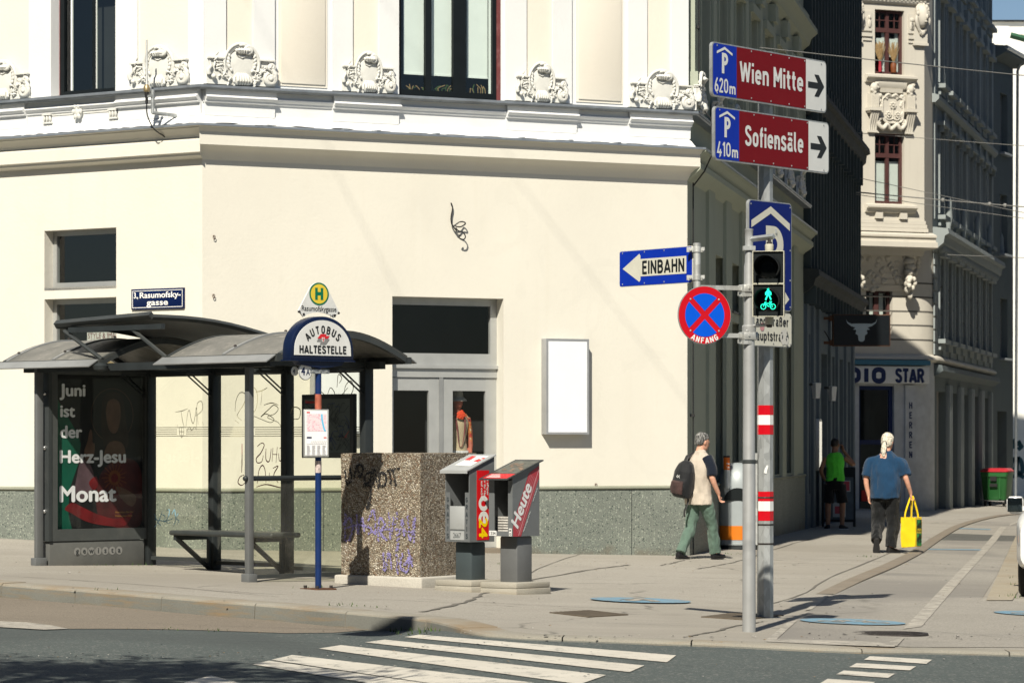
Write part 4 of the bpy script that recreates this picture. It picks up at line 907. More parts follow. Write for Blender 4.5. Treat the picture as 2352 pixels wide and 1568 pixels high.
# flat sheet patches of wear and small fixings on the facade
# ---------------------------------------------------------------- things fixed to the cream building
def display_box(px0, px1, pt, pb, label, out=.15):
    u0, u1 = FC.U(px0, -out), FC.U(px1, -out); z1, z0 = FC.Z(px0, pt, -out), FC.Z(px0, pb, -out)
    t = thing('display_box', label, 'display case', FC.M @ Matrix.Translation((u0, 0, z0)), 'white display boxes on the cream wall')
    Wt = W[t.name]; w, h = u1-u0, z1-z0; b = B(Wt)
    b.box(0, w, -out+.012, .0, 0, h); b.bevel(.006)
    for a in ((0, .03, 0, h), (w-.03, w, 0, h), (.03, w-.03, 0, .03), (.03, w-.03, h-.03, h)): b.box(a[0], a[1], -out, -out+.0125, a[2], a[3])
    obj('case', b, M['boxgrey'], t, ang=30)
    b = B(Wt); b.box(.03, w-.03, -out+.004, -out+.013, .03, h-.03); obj('front_panel', b, M['boxwhite'], t, smooth=False)
display_box(1255, 1353, 777, 997, 'white opal display box with grey frame on the wall right of the shop door')
display_box(722, 829, 772, 996, 'white opal display box seen through the shelter glass left of the shop door')
u0, u1 = FL.U(304.5), FL.U(425.5); z1, z0 = FL.Z(365, 662.5), FL.Z(365, 710)
t = thing('street_name_sign', 'navy enamel street name plate on the cream wall above the shelter flap', 'sign', FL.M @ Matrix.Translation((u0, -.015, z0)))
w, h = u1-u0, z1-z0; b = B(W[t.name]); b.box(0, w, -.012, .016, 0, h); b.bevel(.004); obj('plate', b, M['enamel'], t)
b = B(W[t.name]); i_ = .022; o_ = .03
for a in ((i_, w-i_, h-o_, h-i_), (i_, w-i_, i_, o_), (i_, o_, o_, h-o_), (w-o_, w-i_, o_, h-o_)): b.box(a[0], a[1], -.015, -.0125, a[2], a[3])
obj('border', b, M['enamelw'], t, smooth=False)
b = B(W[t.name]); b.text('3.,', .05, h*.56, h*.27, -.0155, 'l', .8, .05); b.text('Rasumofsky-', w*.17, h*.56, h*.27, -.0155, 'l', bold=.05, width=w*.77); b.text('gasse', w*.5, h*.2, h*.27, -.0155, 'c', bold=.05, width=w*.40)
# serifs thicken the feet of the letters
obj('lettering', b, M['enamelw'], t, normals=False, smooth=False)
for x in (.012, w-.012):
    for z in (.012, h-.012): b = B(W[t.name]); b.cyl((x, -.018, z), (x, -.01, z), .007, n=8); obj('screw', b, M['iron'], t)
# antenna rod on its bracket
ua, ya = FL.U(337, -.38), -.38; zb = FL.Z(337, 203, ya); za = FL.Z(337, 92, ya)
t = thing('antenna', 'thin rod antenna on a steel bracket on the ledge near the left corner', 'antenna', FL.M @ Matrix.Translation((ua, ya, zb)))
Wt = W[t.name]; hz = za-zb; b = B(Wt); b.tube([(0, 0, -.02), (0, 0, .05), (0, 0, .08), (0, 0, hz)], [.026, .022, .016, .013], 10); obj('rod', b, M['galvl'], t)
b = B(Wt); b.lathe([(.012, .06), (.035, .03), (.045, 0), (.045, -.03), (.03, -.05)], n=14); obj('base_cup', b, M['brass'], t)
b = B(Wt); b.lathe([(.03, -.05), (.03, -.09), (.02, -.13), (.018, -.2)], n=12); b.tube(catmull([(0, 0, -.2), (.01, .0, -.35), (.07, .05, -.52), (.09, .2, -.6), (.08, .27, -.62)], 5), .009, 6); obj('cable', b, M['cable'], t)
b = B(Wt); b.tube([(.085, .02, -.02), (.085, .02, -.33)], .023, 10); b.tube([(.085, .02, -.32), (.12, .12, -.33), (.21, .37, -.34)], .023, 10); b.box(-.02, .1, -.012, .03, -.12, -.09); obj('bracket', b, M['galv'], t)
b = B(Wt); b.box(.10, .34, .355, .378, -.48, -.19); b.bevel(.004); obj('wall_plate', b, M['galv'], t)
# loose curled cable end
t0 = FC.M; b = B(t0); pu = lambda px: FC.U(px, -.06); pz = lambda py: FC.Z(1050, py, -.06)
b.tube(catmull([(pu(x), -.02-.05*k/6, pz(y)) for k, (x, y) in enumerate(((1039, 466), (1042, 478), (1038, 497), (1038, 512), (1042, 521), (1049, 531)))], 5), .010, 6)
b.tube(catmull([(pu(x), -.06-.03*(k % 2), pz(y)) for k, (x, y) in enumerate(((1042, 520), (1052, 511), (1063, 509), (1067, 513), (1060, 520), (1048, 521), (1042, 518)))], 5), .009, 6)
b.tube(catmull([(pu(x), -.07-.01*k, pz(y)) for k, (x, y) in enumerate(((1046, 523), (1051, 530), (1061, 534), (1066, 543), (1061, 550), (1050, 547), (1052, 540)))], 5), .009, 6)
tag(recentre(obj('cable_loop', b, M['cable'])), 'loose curled black cable hanging from the bare cream wall', 'cable')
for px, py, fr, lab in ((490, 545, FC, 'upper small ring hook at the left corner of the wall'), (489, 680, FC, 'lower small ring hook left of the stop sign'), (1367, 1114, FC, 'small ring hook just above the plinth right of the newspaper boxes')):
    u, z = fr.U(px), fr.Z(px, py); b = B(fr.M)
    b.tube([(u+.016*math.cos(a), -.03, z+.022*math.sin(a)) for a in [6.283*k/14 for k in range(15)]], .005, 6); b.tube([(u, .0, z+.022), (u, -.035, z+.022)], .006, 6)
    tag(recentre(obj('wall_hook', b, M['rust'])), lab, 'hook', 'ring hooks in the cream wall')
# ---------------------------------------------------------------- mannequin in the shop door
mx = FC.at(FC.U(1049, .47), .47, 0)
t = thing('mannequin', 'shop mannequin with crochet hat, red flower and beige top behind the door glass', 'mannequin', place(mx.x, mx.y, R(27), gz(mx.x)+.46))
Wt = W[t.name]; s_ = 1.0
b = B(Wt)
b.loft([(0, 0, .0, .16, .16), (0, 0, .02, .16, .16), (0, 0, .03, .02, .02), (0, 0, .5, .02, .02), (0, 0, .75, .13, .10), (0, 0, .92, .155, .11), (0, 0, 1.1, .125, .09), (0, 0, 1.3, .165, .105), (0, 0, 1.39, .17, .08), (0, 0, 1.43, .07, .06), (0, 0, 1.5, .045, .05)], 20)
b.loft([(0, -.01, 1.49, .05, .055), (0, -.03, 1.53, .06, .075), (0, -.025, 1.6, .072, .09), (0, -.01, 1.67, .074, .092), (0, 0, 1.73, .05, .06)], 18); b.ell((0, -.115, 1.60), (.012, .02, .025))
for s in (-1, 1): b.tube([(s*.16, 0, 1.37), (s*.205, .01, 1.2), (s*.2, -.03, 1.0), (s*.16, -.1, .86)], [.05, .042, .034, .025], 10)
remesh(b, .012); obj('body', b, M['primer'], t)
b = B(Wt); b.loft([(0, -.01, 1.60, .135, .145), (0, -.01, 1.62, .13, .14), (0, 0, 1.66, .088, .105), (0, 0, 1.72, .084, .10), (0, 0, 1.765, .07, .08), (0, 0, 1.785, .03, .03)], 24); b.jitter(.004, 60); obj('crochet_hat', b, mat('grey_crochet', (.34, .34, .31), .95, 0, .35, 55, .6, 120), t)
b = B(Wt); b.loft([(0, 0, .88, .165, .12), (0, 0, .98, .15, .112), (0, 0, 1.1, .135, .10), (0, 0, 1.3, .175, .118), (0, 0, 1.385, .15, .09), (0, 0, 1.42, .08, .07)], 22); obj('top', b, m_cloth('beige_jersey', (.42, .34, .22), 12, .3), t)
b = B(Wt)
for k in range(26):
    a = 6.283*k/26; b.tube([(.155*math.cos(a), .115*math.sin(a), .92), (.19*math.cos(a), .15*math.sin(a), .6), (.22*math.cos(a), .18*math.sin(a), .3)], [.02, .028, .032], 6)
obj('skirt', b, m_cloth('white_linen', (.55, .55, .54)), t)
b = B(Wt)
for s in (-1, 1):
    b.loft([(s*.20, .02, .55, .02, .06), (s*.205, .02, .8, .028, .075), (s*.195, .02, 1.1, .03, .075), (s*.175, .02, 1.34, .035, .08), (s*.10, .03, 1.43, .05, .06)], 12)
b.jitter(.012, 9); q = N('red_print'); q.done(q.ramp(q.noise(17, 4), [(.38, (.02, .02, .02)), (.45, (.34, .02, .02)), (.58, (.40, .17, .03)), (.66, (.45, .42, .36))]), .85); obj('scarf', b, q.m, t)
b = B(Wt)
for k in range(14): a = k*2.4; rr = .012*math.sqrt(k)+.006; b.ell((.0+rr*math.cos(a), -.13-.01*(14-k)/14, 1.41+rr*math.sin(a)), (.026, .014, .026), n=7)
obj('flower', b, flat('vermilion_silk', (.60, .05, .01), .7), t)
b = B(Wt)
for dx in (.06, .075): b.tube(catmull([(-dx, -.10, 1.40), (-dx*.9, -.135, 1.25), (-.03, -.13, 1.02), (0, -.128, .97), (.03, -.13, 1.02), (dx*.9, -.135, 1.25), (dx, -.10, 1.40)], 5), .006, 6)
obj('bead_chain', b, M['redwood'], t)
# ---------------------------------------------------------------- bus shelter
DS = 36.0; SH = place(-.14535*DS, DS, R(-45), 0)
def shp(px, y):                      # local x on the depth line y seen at px
    r = ray(px); c = math.sqrt(.5); return (r*(DS+c*y)-(-.14535*DS+c*y))/(c+r*c)
sz = lambda x, y: gz((SH @ Vector((x, y, 0))).x)
def shz(py, x, y): return zat(py, (SH @ Vector((x, y, 0))).y)
t = thing('bus_shelter', 'grey bus shelter with arched roof, glass walls and one roof bay propped open', 'bus shelter', SH)
YB = 1.52; XR = 3.62
def post(x, y, w, d, z1, m, shoe=True):
    b = B(SH); g = sz(x, y); b.box(x-w/2, x+w/2, y-d/2, y+d/2, g, z1); b.bevel(.008); o = obj('post', b, M[m], t)
    if shoe: b = B(SH); b.box(x-w*.85, x+w*.85, y-d*.85, y+d*.85, g-.02, g+.085); b.bevel(.006); obj('shoe', b, M['postgrey'], o)
xa = shp(90, 0)
post(shp(89, 0), 0, .055, .09, 2.36, 'postgrey'); XF = shp(572.5, 0.0)
post(XF, 0, .07, .07, 2.36, 'postgrey')
for px in (344, 493, 660, 842): post(shp(px, YB), YB, .09, .12, 2.40, 'steeld', False)
def arc(y): 
    s = (y+.1)/1.74; return 2.395+.245*math.sin(math.pi*min(1, max(0, s)))**.95
NY = 16; ys = [-.1+1.74*i/NY for i in range(NY+1)]
def vault(x0, x1):
    b = B(SH)
    a = [[b.v(x, y, arc(y)+.0) for y in ys] for x in (x0, x1)]; c = [[b.v(x, y, arc(y)+.012) for y in ys] for x in (x0, x1)]
    for i in range(NY):
        for s_, in ((a,), (c,)): b.f([s_[0][i], s_[1][i], s_[1][i+1], s_[0][i+1]])
    for k in (0, 1):
        for i in range(NY): b.f([a[k][i], a[k][i+1], c[k][i+1], c[k][i]])
    o = obj('roof_panel', b, M['poly'], t, normals=True)
    return o
def rib(x, w, h, m, o=None, up=.02):
    b = B(SH); pr = [[b.v(x+dx, y, arc(y)+dz) for dx, dz in ((-w/2, up), (w/2, up), (w/2, up-h), (-w/2, up-h))] for y in ys]
    for i in range(NY):
        for k in range(4): b.f([pr[i][k], pr[i][(k+1) % 4], pr[i+1][(k+1) % 4], pr[i+1][k]])
    b.f(pr[0]); b.f(pr[-1][::-1]); return obj('roof_rib', b, M[m], o or t)
XA, XG0, XG1, XZ = -.5, 1.31, 2.36, 4.21
for x0, x1, ribs in ((XA, XG0, (-.42, .42)), (XG1, XZ, (3.3,))):
    o = vault(x0, x1)
    rib(x0+.03, .06, .075, 'steel', o); rib(x1-.03, .06, .075, 'steel', o)
    for x in ribs: rib(x, .045, .03, 'alud', o, .028)
    for s in ribs:
        b = B(SH)
        for yy in (.06, .75): b.lathe([(.018, arc(yy)+.03), (.015, arc(yy)+.045), (.003, arc(yy)+.05)], s, yy, 8)
        obj('bolt', b, M['iron'], o)
    b = B(SH); b.prism_z([(x0, -.16), (x1, -.16), (x1, -.10), (x0, -.10)], 2.33, 2.405)
    b.bm.verts.ensure_lookup_table()
    obj('gutter', b, M['steel'], t, ang=30)
    b = B(SH); q4 = [(-.16, 2.405), (-.155, 2.41), (-.255, 2.335), (-.26, 2.325)]; b.prism(q4, x0, x1) if False else None
    v = [[b.v(x, y, z) for y, z in ((-.15, 2.395), (-.15, 2.405), (-.29, 2.325), (-.285, 2.315))] for x in (x0+.02, x1-.02)]
    for k in range(4): b.f([v[0][k], v[1][k], v[1][(k+1) % 4], v[0][(k+1) % 4]])
    b.f(v[0]); b.f(v[1][::-1]); obj('drip_edge', b, M['alud'], t, ang=30)
    b = B(SH); b.box(x0, x1, 1.62, 1.70, 2.33, 2.40); obj('gutter', b, M['steel'], t, ang=30)
    b = B(SH); v = [[b.v(x, y, z) for y, z in ((1.70, 2.395), (1.70, 2.405), (1.80, 2.345), (1.795, 2.335))] for x in (x0+.02, x1-.02)]
    for k in range(4): b.f([v[0][k], v[1][k], v[1][(k+1) % 4], v[0][(k+1) % 4]])
    b.f(v[0]); b.f(v[1][::-1]); obj('drip_edge', b, M['alud'], t, ang=30)
# carrying frame under the roof
b = B(SH)
for y in (0, YB): b.box(XA+.3, XZ-.25, y-.04, y+.04, 2.28, 2.36)
for px in (344, 493, 660, 842): x = shp(px, YB); b.box(x-.03, x+.03, -.0, YB, 2.30, 2.35)
obj('roof_frame', b, M['steeld'], t, ang=30)
for px in (344, 493, 660, 842):
    x = shp(px, YB); b = B(SH)
    b.prism_z([(x-.025, YB-.42), (x+.025, YB-.42), (x+.025, YB), (x-.025, YB)], 2.26, 2.29); v = [(x-.02, YB-.06, 2.02), (x+.02, YB-.06, 2.02), (x+.02, YB-.42, 2.27), (x-.02, YB-.42, 2.27)]
    b.poly(v); b.poly([(a, c, d+.05) for a, c, d in v]); obj('corbel', b, M['steeld'], t, ang=30)
# the propped-open bay
xf0, xf1 = .475, 2.125
A_, B_, C_ = (xf0, -.1, 2.80), (xf1, -.1, 2.85), (xf1, 1.62, 2.665); D_ = (xf0, 1.62, 2.615)
lerp = lambda p, r_, k: tuple(p[i]+(r_[i]-p[i])*k for i in range(3))
b = B(SH); n = 10; top = []; bot = []
for i in range(n+1):
    k = i/n; l, r_ = lerp(A_, D_, k), lerp(B_, C_, k); z = .06*math.sin(math.pi*k)
    top.append((b.v(l[0], l[1], l[2]+z), b.v(r_[0], r_[1], r_[2]+z))); bot.append((b.v(l[0], l[1], l[2]+z-.02), b.v(r_[0], r_[1], r_[2]+z-.02)))
for i in range(n):
    b.f([top[i][0], top[i][1], top[i+1][1], top[i+1][0]]); b.f([bot[i][0], bot[i+1][0], bot[i+1][1], bot[i][1]])
    for k in (0, 1): b.f([top[i][k], top[i+1][k], bot[i+1][k], bot[i][k]])
b.f([*top[0], *bot[0][::-1]]); b.f([*top[-1], *bot[-1][::-1]])
fl = obj('roof_flap', b, M['steel'], t)
b = B(SH)
for p, r_ in ((A_, B_), (D_, C_)): b.tube([p, r_], .04, 4, up=(0, 0, 1))
for l, r_ in ((A_, D_), (B_, C_)): b.tube([lerp(l, r_, i/8)[:2]+(lerp(l, r_, i/8)[2]+.06*math.sin(math.pi*i/8)-.02,) for i in range(9)], .032, 4)
obj('flap_frame', b, M['steel'], fl, ang=30)
b = B(SH); b.box(xf0+.25, xf1+.2, -.13, -.08, 2.70, 2.755); obj('flap_front_bar', b, M['steeld'], fl, ang=30)
for x0, x1 in ((.62, XG0), (1.78, XG1+.04)):
    b = B(SH); b.tube([(x0, -.1, 2.72), (x1, -.12, 2.40)], .022, 6); obj('prop', b, M['steel'], fl)
b = B(SH); b.lathe([(.02, 2.27), (.075, 2.29), (.085, 2.33), (.05, 2.36)], XG0, -.14, 14); obj('gutter_outlet', b, M['steeld'], t)
# glass walls with their printed line band
def pane(x0, x1, z0=None, y=YB, name='glass_pane'):
    g = sz((x0+x1)/2, y); b = B(SH); b.poly([(x0, y, g+.10), (x1, y, g+.10), (x1, y, 2.28), (x0, y, 2.28)]); o = obj(name, b, M['shelterglass'], t, normals=False, smooth=False)
    b = B(SH)
    for z in (g+.075, 2.25): b.box(x0, x1, y-.025, y+.025, z, z+.04)
    obj('glazing_bar', b, M['steel'], o, ang=30); return o, g
gx = [shp(px, YB) for px in (344, 493, 660, 842)]
panes = []
for a, c in zip(gx[:-1], gx[1:]): panes.append(pane(a+.05, c-.05))
for (o, g), a, c in zip(panes, gx[:-1], gx[1:]):
    zc = shz(991, (a+c)/2, YB); b = B(SH); m_ = (a+c)/2; y = YB-.004
    for k in range(5):
        dz = (k-2)*.024
        if k == 2: b.box(a+.09, m_-.32, y-.001, y, zc+dz-.003, zc+dz+.003); b.box(m_+.32, c-.09, y-.001, y, zc+dz-.003, zc+dz+.003)
        b.box(a+.09, m_-.08 if k in (1, 2, 3) else c-.09, y-.001, y, zc+dz-.0035, zc+dz+.0035)
        if k in (1, 2, 3): b.box(m_+.08, c-.09, y-.001, y, zc+dz-.0035, zc+dz+.0035)
    b.ribbon([(m_-.04, zc+.05), (m_-.04, zc-.02), (m_, zc-.07), (m_+.04, zc-.02), (m_+.04, zc+.05), (m_-.04, zc+.05)], .008, y, smooth=0); b.ribbon([(m_, zc+.05), (m_, zc-.06)], .007, y); b.ribbon([(m_-.04, zc), (m_+.04, zc)], .007, y)
    obj('line_decal', b, M['graf_olive'], o, normals=False, smooth=False)
def graf(parent, fr, y, strokes, w, m, name='graffiti', conv=None):
    b = B(fr); w *= .72
    for st in strokes: b.ribbon([conv(*p) for p in st], w, y, smooth=5, taper=True)
    return obj(name, b, m, parent, normals=False, smooth=False)
cv = lambda px, py: (shp(px, YB), shz(py, shp(px, YB), YB))
graf(panes[0][0], SH, YB-.006, [[(404, 946), (420, 943), (432, 938)], [(417, 944), (420, 965), (424, 980)], [(428, 980), (432, 950), (436, 942), (440, 962), (445, 972), (450, 950), (452, 936), (456, 975)], [(452, 985), (453, 940), (455, 925), (464, 922), (466, 940), (455, 952), (450, 955)], [(430, 990), (436, 980), (441, 988), (448, 980), (452, 988)], [(408, 975), (409, 982)], [(466, 968), (468, 976)]], .012, M['graf_olive'], conv=cv)
graf(panes[1][0], SH, YB-.006, [[(541, 945), (543, 920), (552, 902), (564, 905), (562, 925), (550, 945), (546, 955), (556, 965)], [(570, 945), (572, 915), (583, 890), (592, 905), (590, 935), (580, 952)], [(588, 900), (602, 897), (615, 890)], [(603, 897), (600, 930)], [(583, 955), (600, 962), (622, 970), (630, 962), (612, 950), (600, 957), (618, 940), (630, 930), (640, 938), (632, 950), (615, 958), (640, 970), (648, 985)], [(607, 930), (625, 925), (640, 930)], [(541, 965), (550, 972)]], .016, M['graf_olive'], conv=cv)
graf(panes[1][0], SH, YB-.007, [[(557, 1018), (557, 1060), (556, 1085)], [(592, 1025), (602, 1017), (608, 1022), (600, 1040), (590, 1052), (592, 1062), (602, 1060), (606, 1045)], [(612, 1030), (612, 1055), (620, 1058), (624, 1030)], [(628, 1028), (626, 1060)], [(638, 1026), (635, 1062)], [(627, 1043), (638, 1043)], [(643, 1030), (650, 1028), (650, 1050), (643, 1058), (641, 1040)], [(592, 1110), (596, 1080), (604, 1068), (610, 1080), (612, 1108)], [(620, 1085), (619, 1105)], [(628, 1075), (640, 1070), (630, 1090), (640, 1108)], [(562, 1090), (552, 1095), (548, 1108), (556, 1114), (564, 1108)], [(590, 1118), (612, 1112), (640, 1118), (650, 1120)]], .021, M['graf_red'], conv=cv)
graf(panes[2][0], SH, YB-.006, [[(668, 950), (675, 935), (690, 940), (688, 960), (676, 962)], [(700, 930), (710, 962), (716, 975)], [(722, 905), (735, 898), (750, 912), (742, 925), (728, 918), (740, 900)], [(752, 910), (760, 890), (770, 905), (762, 925), (778, 915), (800, 890)], [(775, 890), (778, 860), (786, 868), (780, 880)], [(790, 915), (795, 885), (808, 875), (812, 895), (800, 915), (785, 930)], [(700, 935), (720, 925), (735, 945), (755, 925), (770, 945), (790, 930), (806, 950)], [(716, 955), (740, 935), (752, 960)]], .018, M['graf_olive'], conv=cv)
graf(panes[0][0], SH, YB-.006, [[(356, 1180), (364, 1200), (372, 1206)], [(374, 1172), (366, 1195), (356, 1210)], [(370, 1180), (380, 1185), (378, 1200)], [(384, 1172), (390, 1170), (388, 1185), (382, 1198), (392, 1200)], [(396, 1180), (402, 1170), (404, 1196), (398, 1205)], [(410, 1178), (406, 1190), (412, 1195), (408, 1204)], [(356, 1192), (380, 1196), (398, 1190)]], .016, M['graf_blue'], conv=cv)
# right-hand side: rail and pane
b = B(SH); g0 = sz(XF, 0); b.tube([(XF, .0, g0+1.06), (XF, YB+.02, g0+1.06)], .028, 10); b.ell((XF-.0, -.05, g0+1.06), (.03, .03, .03)); obj('side_rail', b, M['steeld'], t)
b = B(SH); b.poly([(XF, .05, g0+.05), (XF, YB-.05, g0+.05), (XF, YB-.05, g0+1.03), (XF, .05, g0+1.03)]); sp_ = obj('glass_pane', b, M['shelterglass'], t, normals=False, smooth=False)
b = B(SH); b.box(XF-.02, XF+.02, .03, YB, g0+.03, g0+.07); obj('glazing_bar', b, M['steel'], sp_, ang=30)
# network map case on the back wall
x0, x1 = shp(694, YB-.06), shp(813, YB-.06); z1, z0 = shz(906, x0, YB), shz(1051, x0, YB); b = B(SH); b.box(x0, x1, YB-.07, YB-.015, z0, z1); b.bevel(.008); mc = obj('map_case', b, M['steel'], t)
b = B(SH); b.poly([(x0+.05, YB-.0725, z0+.06), (x1-.05, YB-.0725, z0+.06), (x1-.05, YB-.0725, z1-.05), (x0+.05, YB-.0725, z1-.05)]); mp = obj('map_sheet', b, flat('map_dark_green', (.085, .105, .098)), mc, normals=False, smooth=False)
b = B(SH); rnd = random.Random(4)
for k in range(70):
    x, z = rnd.uniform(x0+.09, x1-.12), rnd.uniform(z0+.09, z1-.12); pts = [(x, z)]
    for j in range(rnd.randint(2, 5)): x = min(x1-.06, max(x0+.06, x+rnd.choice((-.07, 0, .07, .04)))); z = min(z1-.1, max(z0+.08, z+rnd.choice((-.07, 0, .07)))); pts.append((x, z))
    b.ribbon(pts, .004, YB-.075, rnd.choice((0, 0, 0, 1, 2)), smooth=0)
b.text('Gesamtnetz', x0+.07, z1-.095, .032, YB-.0755, mi=2, bold=.02)
obj('map_lines', b, [M['graf_black'], M['signblued'], M['logo_red']], mc, normals=False, smooth=False)
# bench on two brackets
xb0, xb1 = shp(413, 1.08), shp(650, 1.08); zb = shz(1216, xb0, 1.1)
b = B(SH); b.box(xb0, xb1, .92, 1.34, zb-.055, zb+.0); b.bevel(.022, 3); bn = obj('bench_seat', b, M['steel'], t)
for px in (493, 660):
    x = shp(px, YB); b = B(SH); b.prism_z([(x-.02, .95), (x+.02, .95), (x+.02, YB), (x-.02, YB)], zb-.11, zb-.056)
    for s in (-.02,): b.tube([(x, .98, zb-.09), (x, YB-.09, zb-.42)], .03, 4); b.box(x-.02, x+.02, YB-.1, YB-.03, zb-.6, zb-.06)
    obj('bench_bracket', b, M['steeld'], t, ang=30)
# ---------------------------------------------------------------- advertising panel at the shelter's left end
t = thing('advertising_panel', 'glazed poster panel with a religious poster at the left end of the shelter', 'advertising panel', SH)
g = sz(0, .8); y0, y1 = .125, 1.525; z0, z1 = .42, 2.345
b = B(SH)
for a in ((y0, y0+.085, z0, z1), (y1-.075, y1, z0, z1), (y0+.085, y1-.075, z0, z0+.13), (y0+.085, y1-.075, z1-.08, z1)): b.box(-.09, .09, a[0], a[1], a[2], a[3])
b.box(-.09, -.05, y0+.085, y1-.075, z0+.13, z1-.08); obj('frame', b, M['panelgrey'], t, ang=30)
b = B(SH); b.box(-.10, .10, y0-.045, y0-.002, z0, z1-.02); b.box(-.12, -.04, y0-.03, y0, z0+.4, z0+.44); hn = obj('hinge_profile', b, M['steel'], t, ang=30)
for z in (.75, 1.45, 2.05): b = B(SH); b.ell((.04, y0-.05, z), (.02, .03, .025)); obj('lock_knob', b, M['chrome'], hn)
b = B(SH); b.box(-.08, .08, y0-.02, y1-.09, g-.02, z0-.004); b.bevel(.006); bs_ = obj('plinth', b, mat('panel_plinth', (.115, .118, .112), .6, .1, .15, 4, dirt=.25, dcol=(.2, .19, .16), ds=3), t)
PX = Matrix(SH) @ Matrix(((0, -1, 0, .02), (1, 0, 0, 0), (0, 0, 1, 0), (0, 0, 0, 1)))   # poster frame: x along the panel, -y out of its face
py0, py1, pz0, pz1 = y0+.085, y1-.075, z0+.13, z1-.08; pw, ph = py1-py0, pz1-pz0
P_ = lambda u, v: (py0+u*pw, pz0+v*ph)
b = B(PX); b.poly([(x, 0, z) for x, z in (P_(0, 0), P_(1, 0), P_(1, 1), P_(0, 1))]); po = obj('poster', b, M['posterbg'], t, normals=False, smooth=False)
def shape(pts, m, off, name, sm=6):
    b = B(PX); b.poly([(*P_(p[0], p[1])[:1], -off, P_(p[0], p[1])[1]) for p in ([tuple(q) for q in catmull([Vector(p) for p in pts], sm, True)] if sm else pts)])
    return obj(name, b, m, po, normals=False, smooth=False)
shape([(0, 0), (.20, 0), (.16, .10), (.17, .25), (.27, .42), (.30, .55), (.26, .62), (0, .88)], M['postergreen'], .002, 'green_ground', 0)
shape([(.62, .42), (.80, .46), (.98, .38), (.98, .02), (.60, .02), (.48, .12), (.50, .32)], mat('poster_robe_dark', (.07, .012, .012), .6, var=.5, vs=4), .002, 'robe')
shape([(.12, .13), (.20, .17), (.32, .14), (.50, .09), (.72, .06), (.88, .10), (.80, .015), (.55, .02), (.35, .05), (.20, .10)], M['posterred'], .003, 'red_drape')
shape([(.30, .44), (.40, .42), (.45, .33), (.42, .24), (.34, .20), (.22, .20), (.24, .30)], M['posterplum'], .0035, 'plum_sleeve')
shape([(.39, .30), (.47, .34), (.49, .28), (.44, .25)], M['posterred'], .004, 'red_cuff')
shape([(.54, .60), (.53, .75), (.56, .86), (.66, .89), (.77, .86), (.81, .72), (.84, .56), (.76, .50), (.60, .50)], M['posterhair'], .003, 'dark_cloak')
shape([(.585, .74), (.60, .82), (.665, .845), (.735, .82), (.75, .73), (.715, .64), (.665, .62), (.615, .65)], M['posterskin'], .004, 'oval')
shape([(.56, .47), (.66, .455), (.80, .48), (.76, .56), (.62, .56)], M['posterskin'], .0035, 'neck_shape')
shape([(.40, .64), (.425, .63), (.43, .56), (.455, .55), (.44, .47), (.37, .43), (.335, .50), (.37, .56)], M['posterskin'], .004, 'raised_shape')
shape([(.70, .27), (.82, .25), (.93, .20), (.88, .14), (.76, .19)], M['posterskin'], .004, 'lower_shape')
b = B(PX); cx, cz = P_(.68, .33)
for k in range(18): a = 6.283*k/18; rr = .15+.03*(k % 2); b.ribbon([(cx+.05*math.cos(a), cz+.05*math.sin(a)), (cx+rr*math.cos(a), cz+rr*math.sin(a))], .018, -.0045, smooth=0, taper=True)
b.disc(cx, cz, .085, -.005, 26, 0); b.disc(cx, cz-.005, .05, -.0055, 20, 1)
obj('radiant_disc', b, [M['posterorange'], M['posterred']], po, normals=False, smooth=False)
b = B(PX); cx, cz = P_(.655, .74)
b.disc(cx, cz, .30, -.0025, 44, 0, r_in=.295); obj('ring', b, M['posterskin'], po, normals=False, smooth=False)
b = B(PX)
for s, u, v, h, w in (('Juni', .065, .862, .075, .278), ('ist', .072, .727, .075, .155), ('der', .072, .592, .075, .235), ('Herz-Jesu', .067, .430, .078, .735), ('Monat', .067, .178, .098, .625)):
    x, z = P_(u, v); b.text(s, x, z, h*ph, -.0065, bold=.07, width=w*pw)
obj('poster_lettering', b, M['posterwhite'], po, normals=False, smooth=False)
b = B(PX)
for s, v in (('Bestellen Sie Ihr', .098), ('Herz-Jesu-Bild', .074)): x, z = P_(.69, v); b.text(s, x, z, .0115*ph, -.0065, bold=.02, width=(.205 if 'B' == s[0] else .19)*pw)
obj('small_print', b, M['goldtxt'], po, normals=False, smooth=False)
b = B(PX); b.poly([(x, -.045, z) for x, z in (P_(-.01, -.01), P_(1.01, -.01), P_(1.01, 1.01), P_(-.01, 1.01))]); obj('glass', b, M['posterglass'], t, normals=False, smooth=False)
b = B(SH @ Matrix(((0, -1, 0, .081), (1, 0, 0, 0), (0, 0, 1, 0), (0, 0, 0, 1)))); l2 = B(b.M); cz = (g+z0)/2+.02
for i, ch in enumerate('gewista'):
    x = y0+.36+i*.098; b.disc(x, cz, .046, -.002, 22); l2.text(ch, x, cz-.022, .058, -.004, 'c', bold=.05)
lg = obj('maker_mark', b, flat('plinth_mark', (.22, .22, .21), .6), bs_, normals=False, smooth=False); obj('mark_letters', l2, M['steel'], bs_, normals=False, smooth=False)
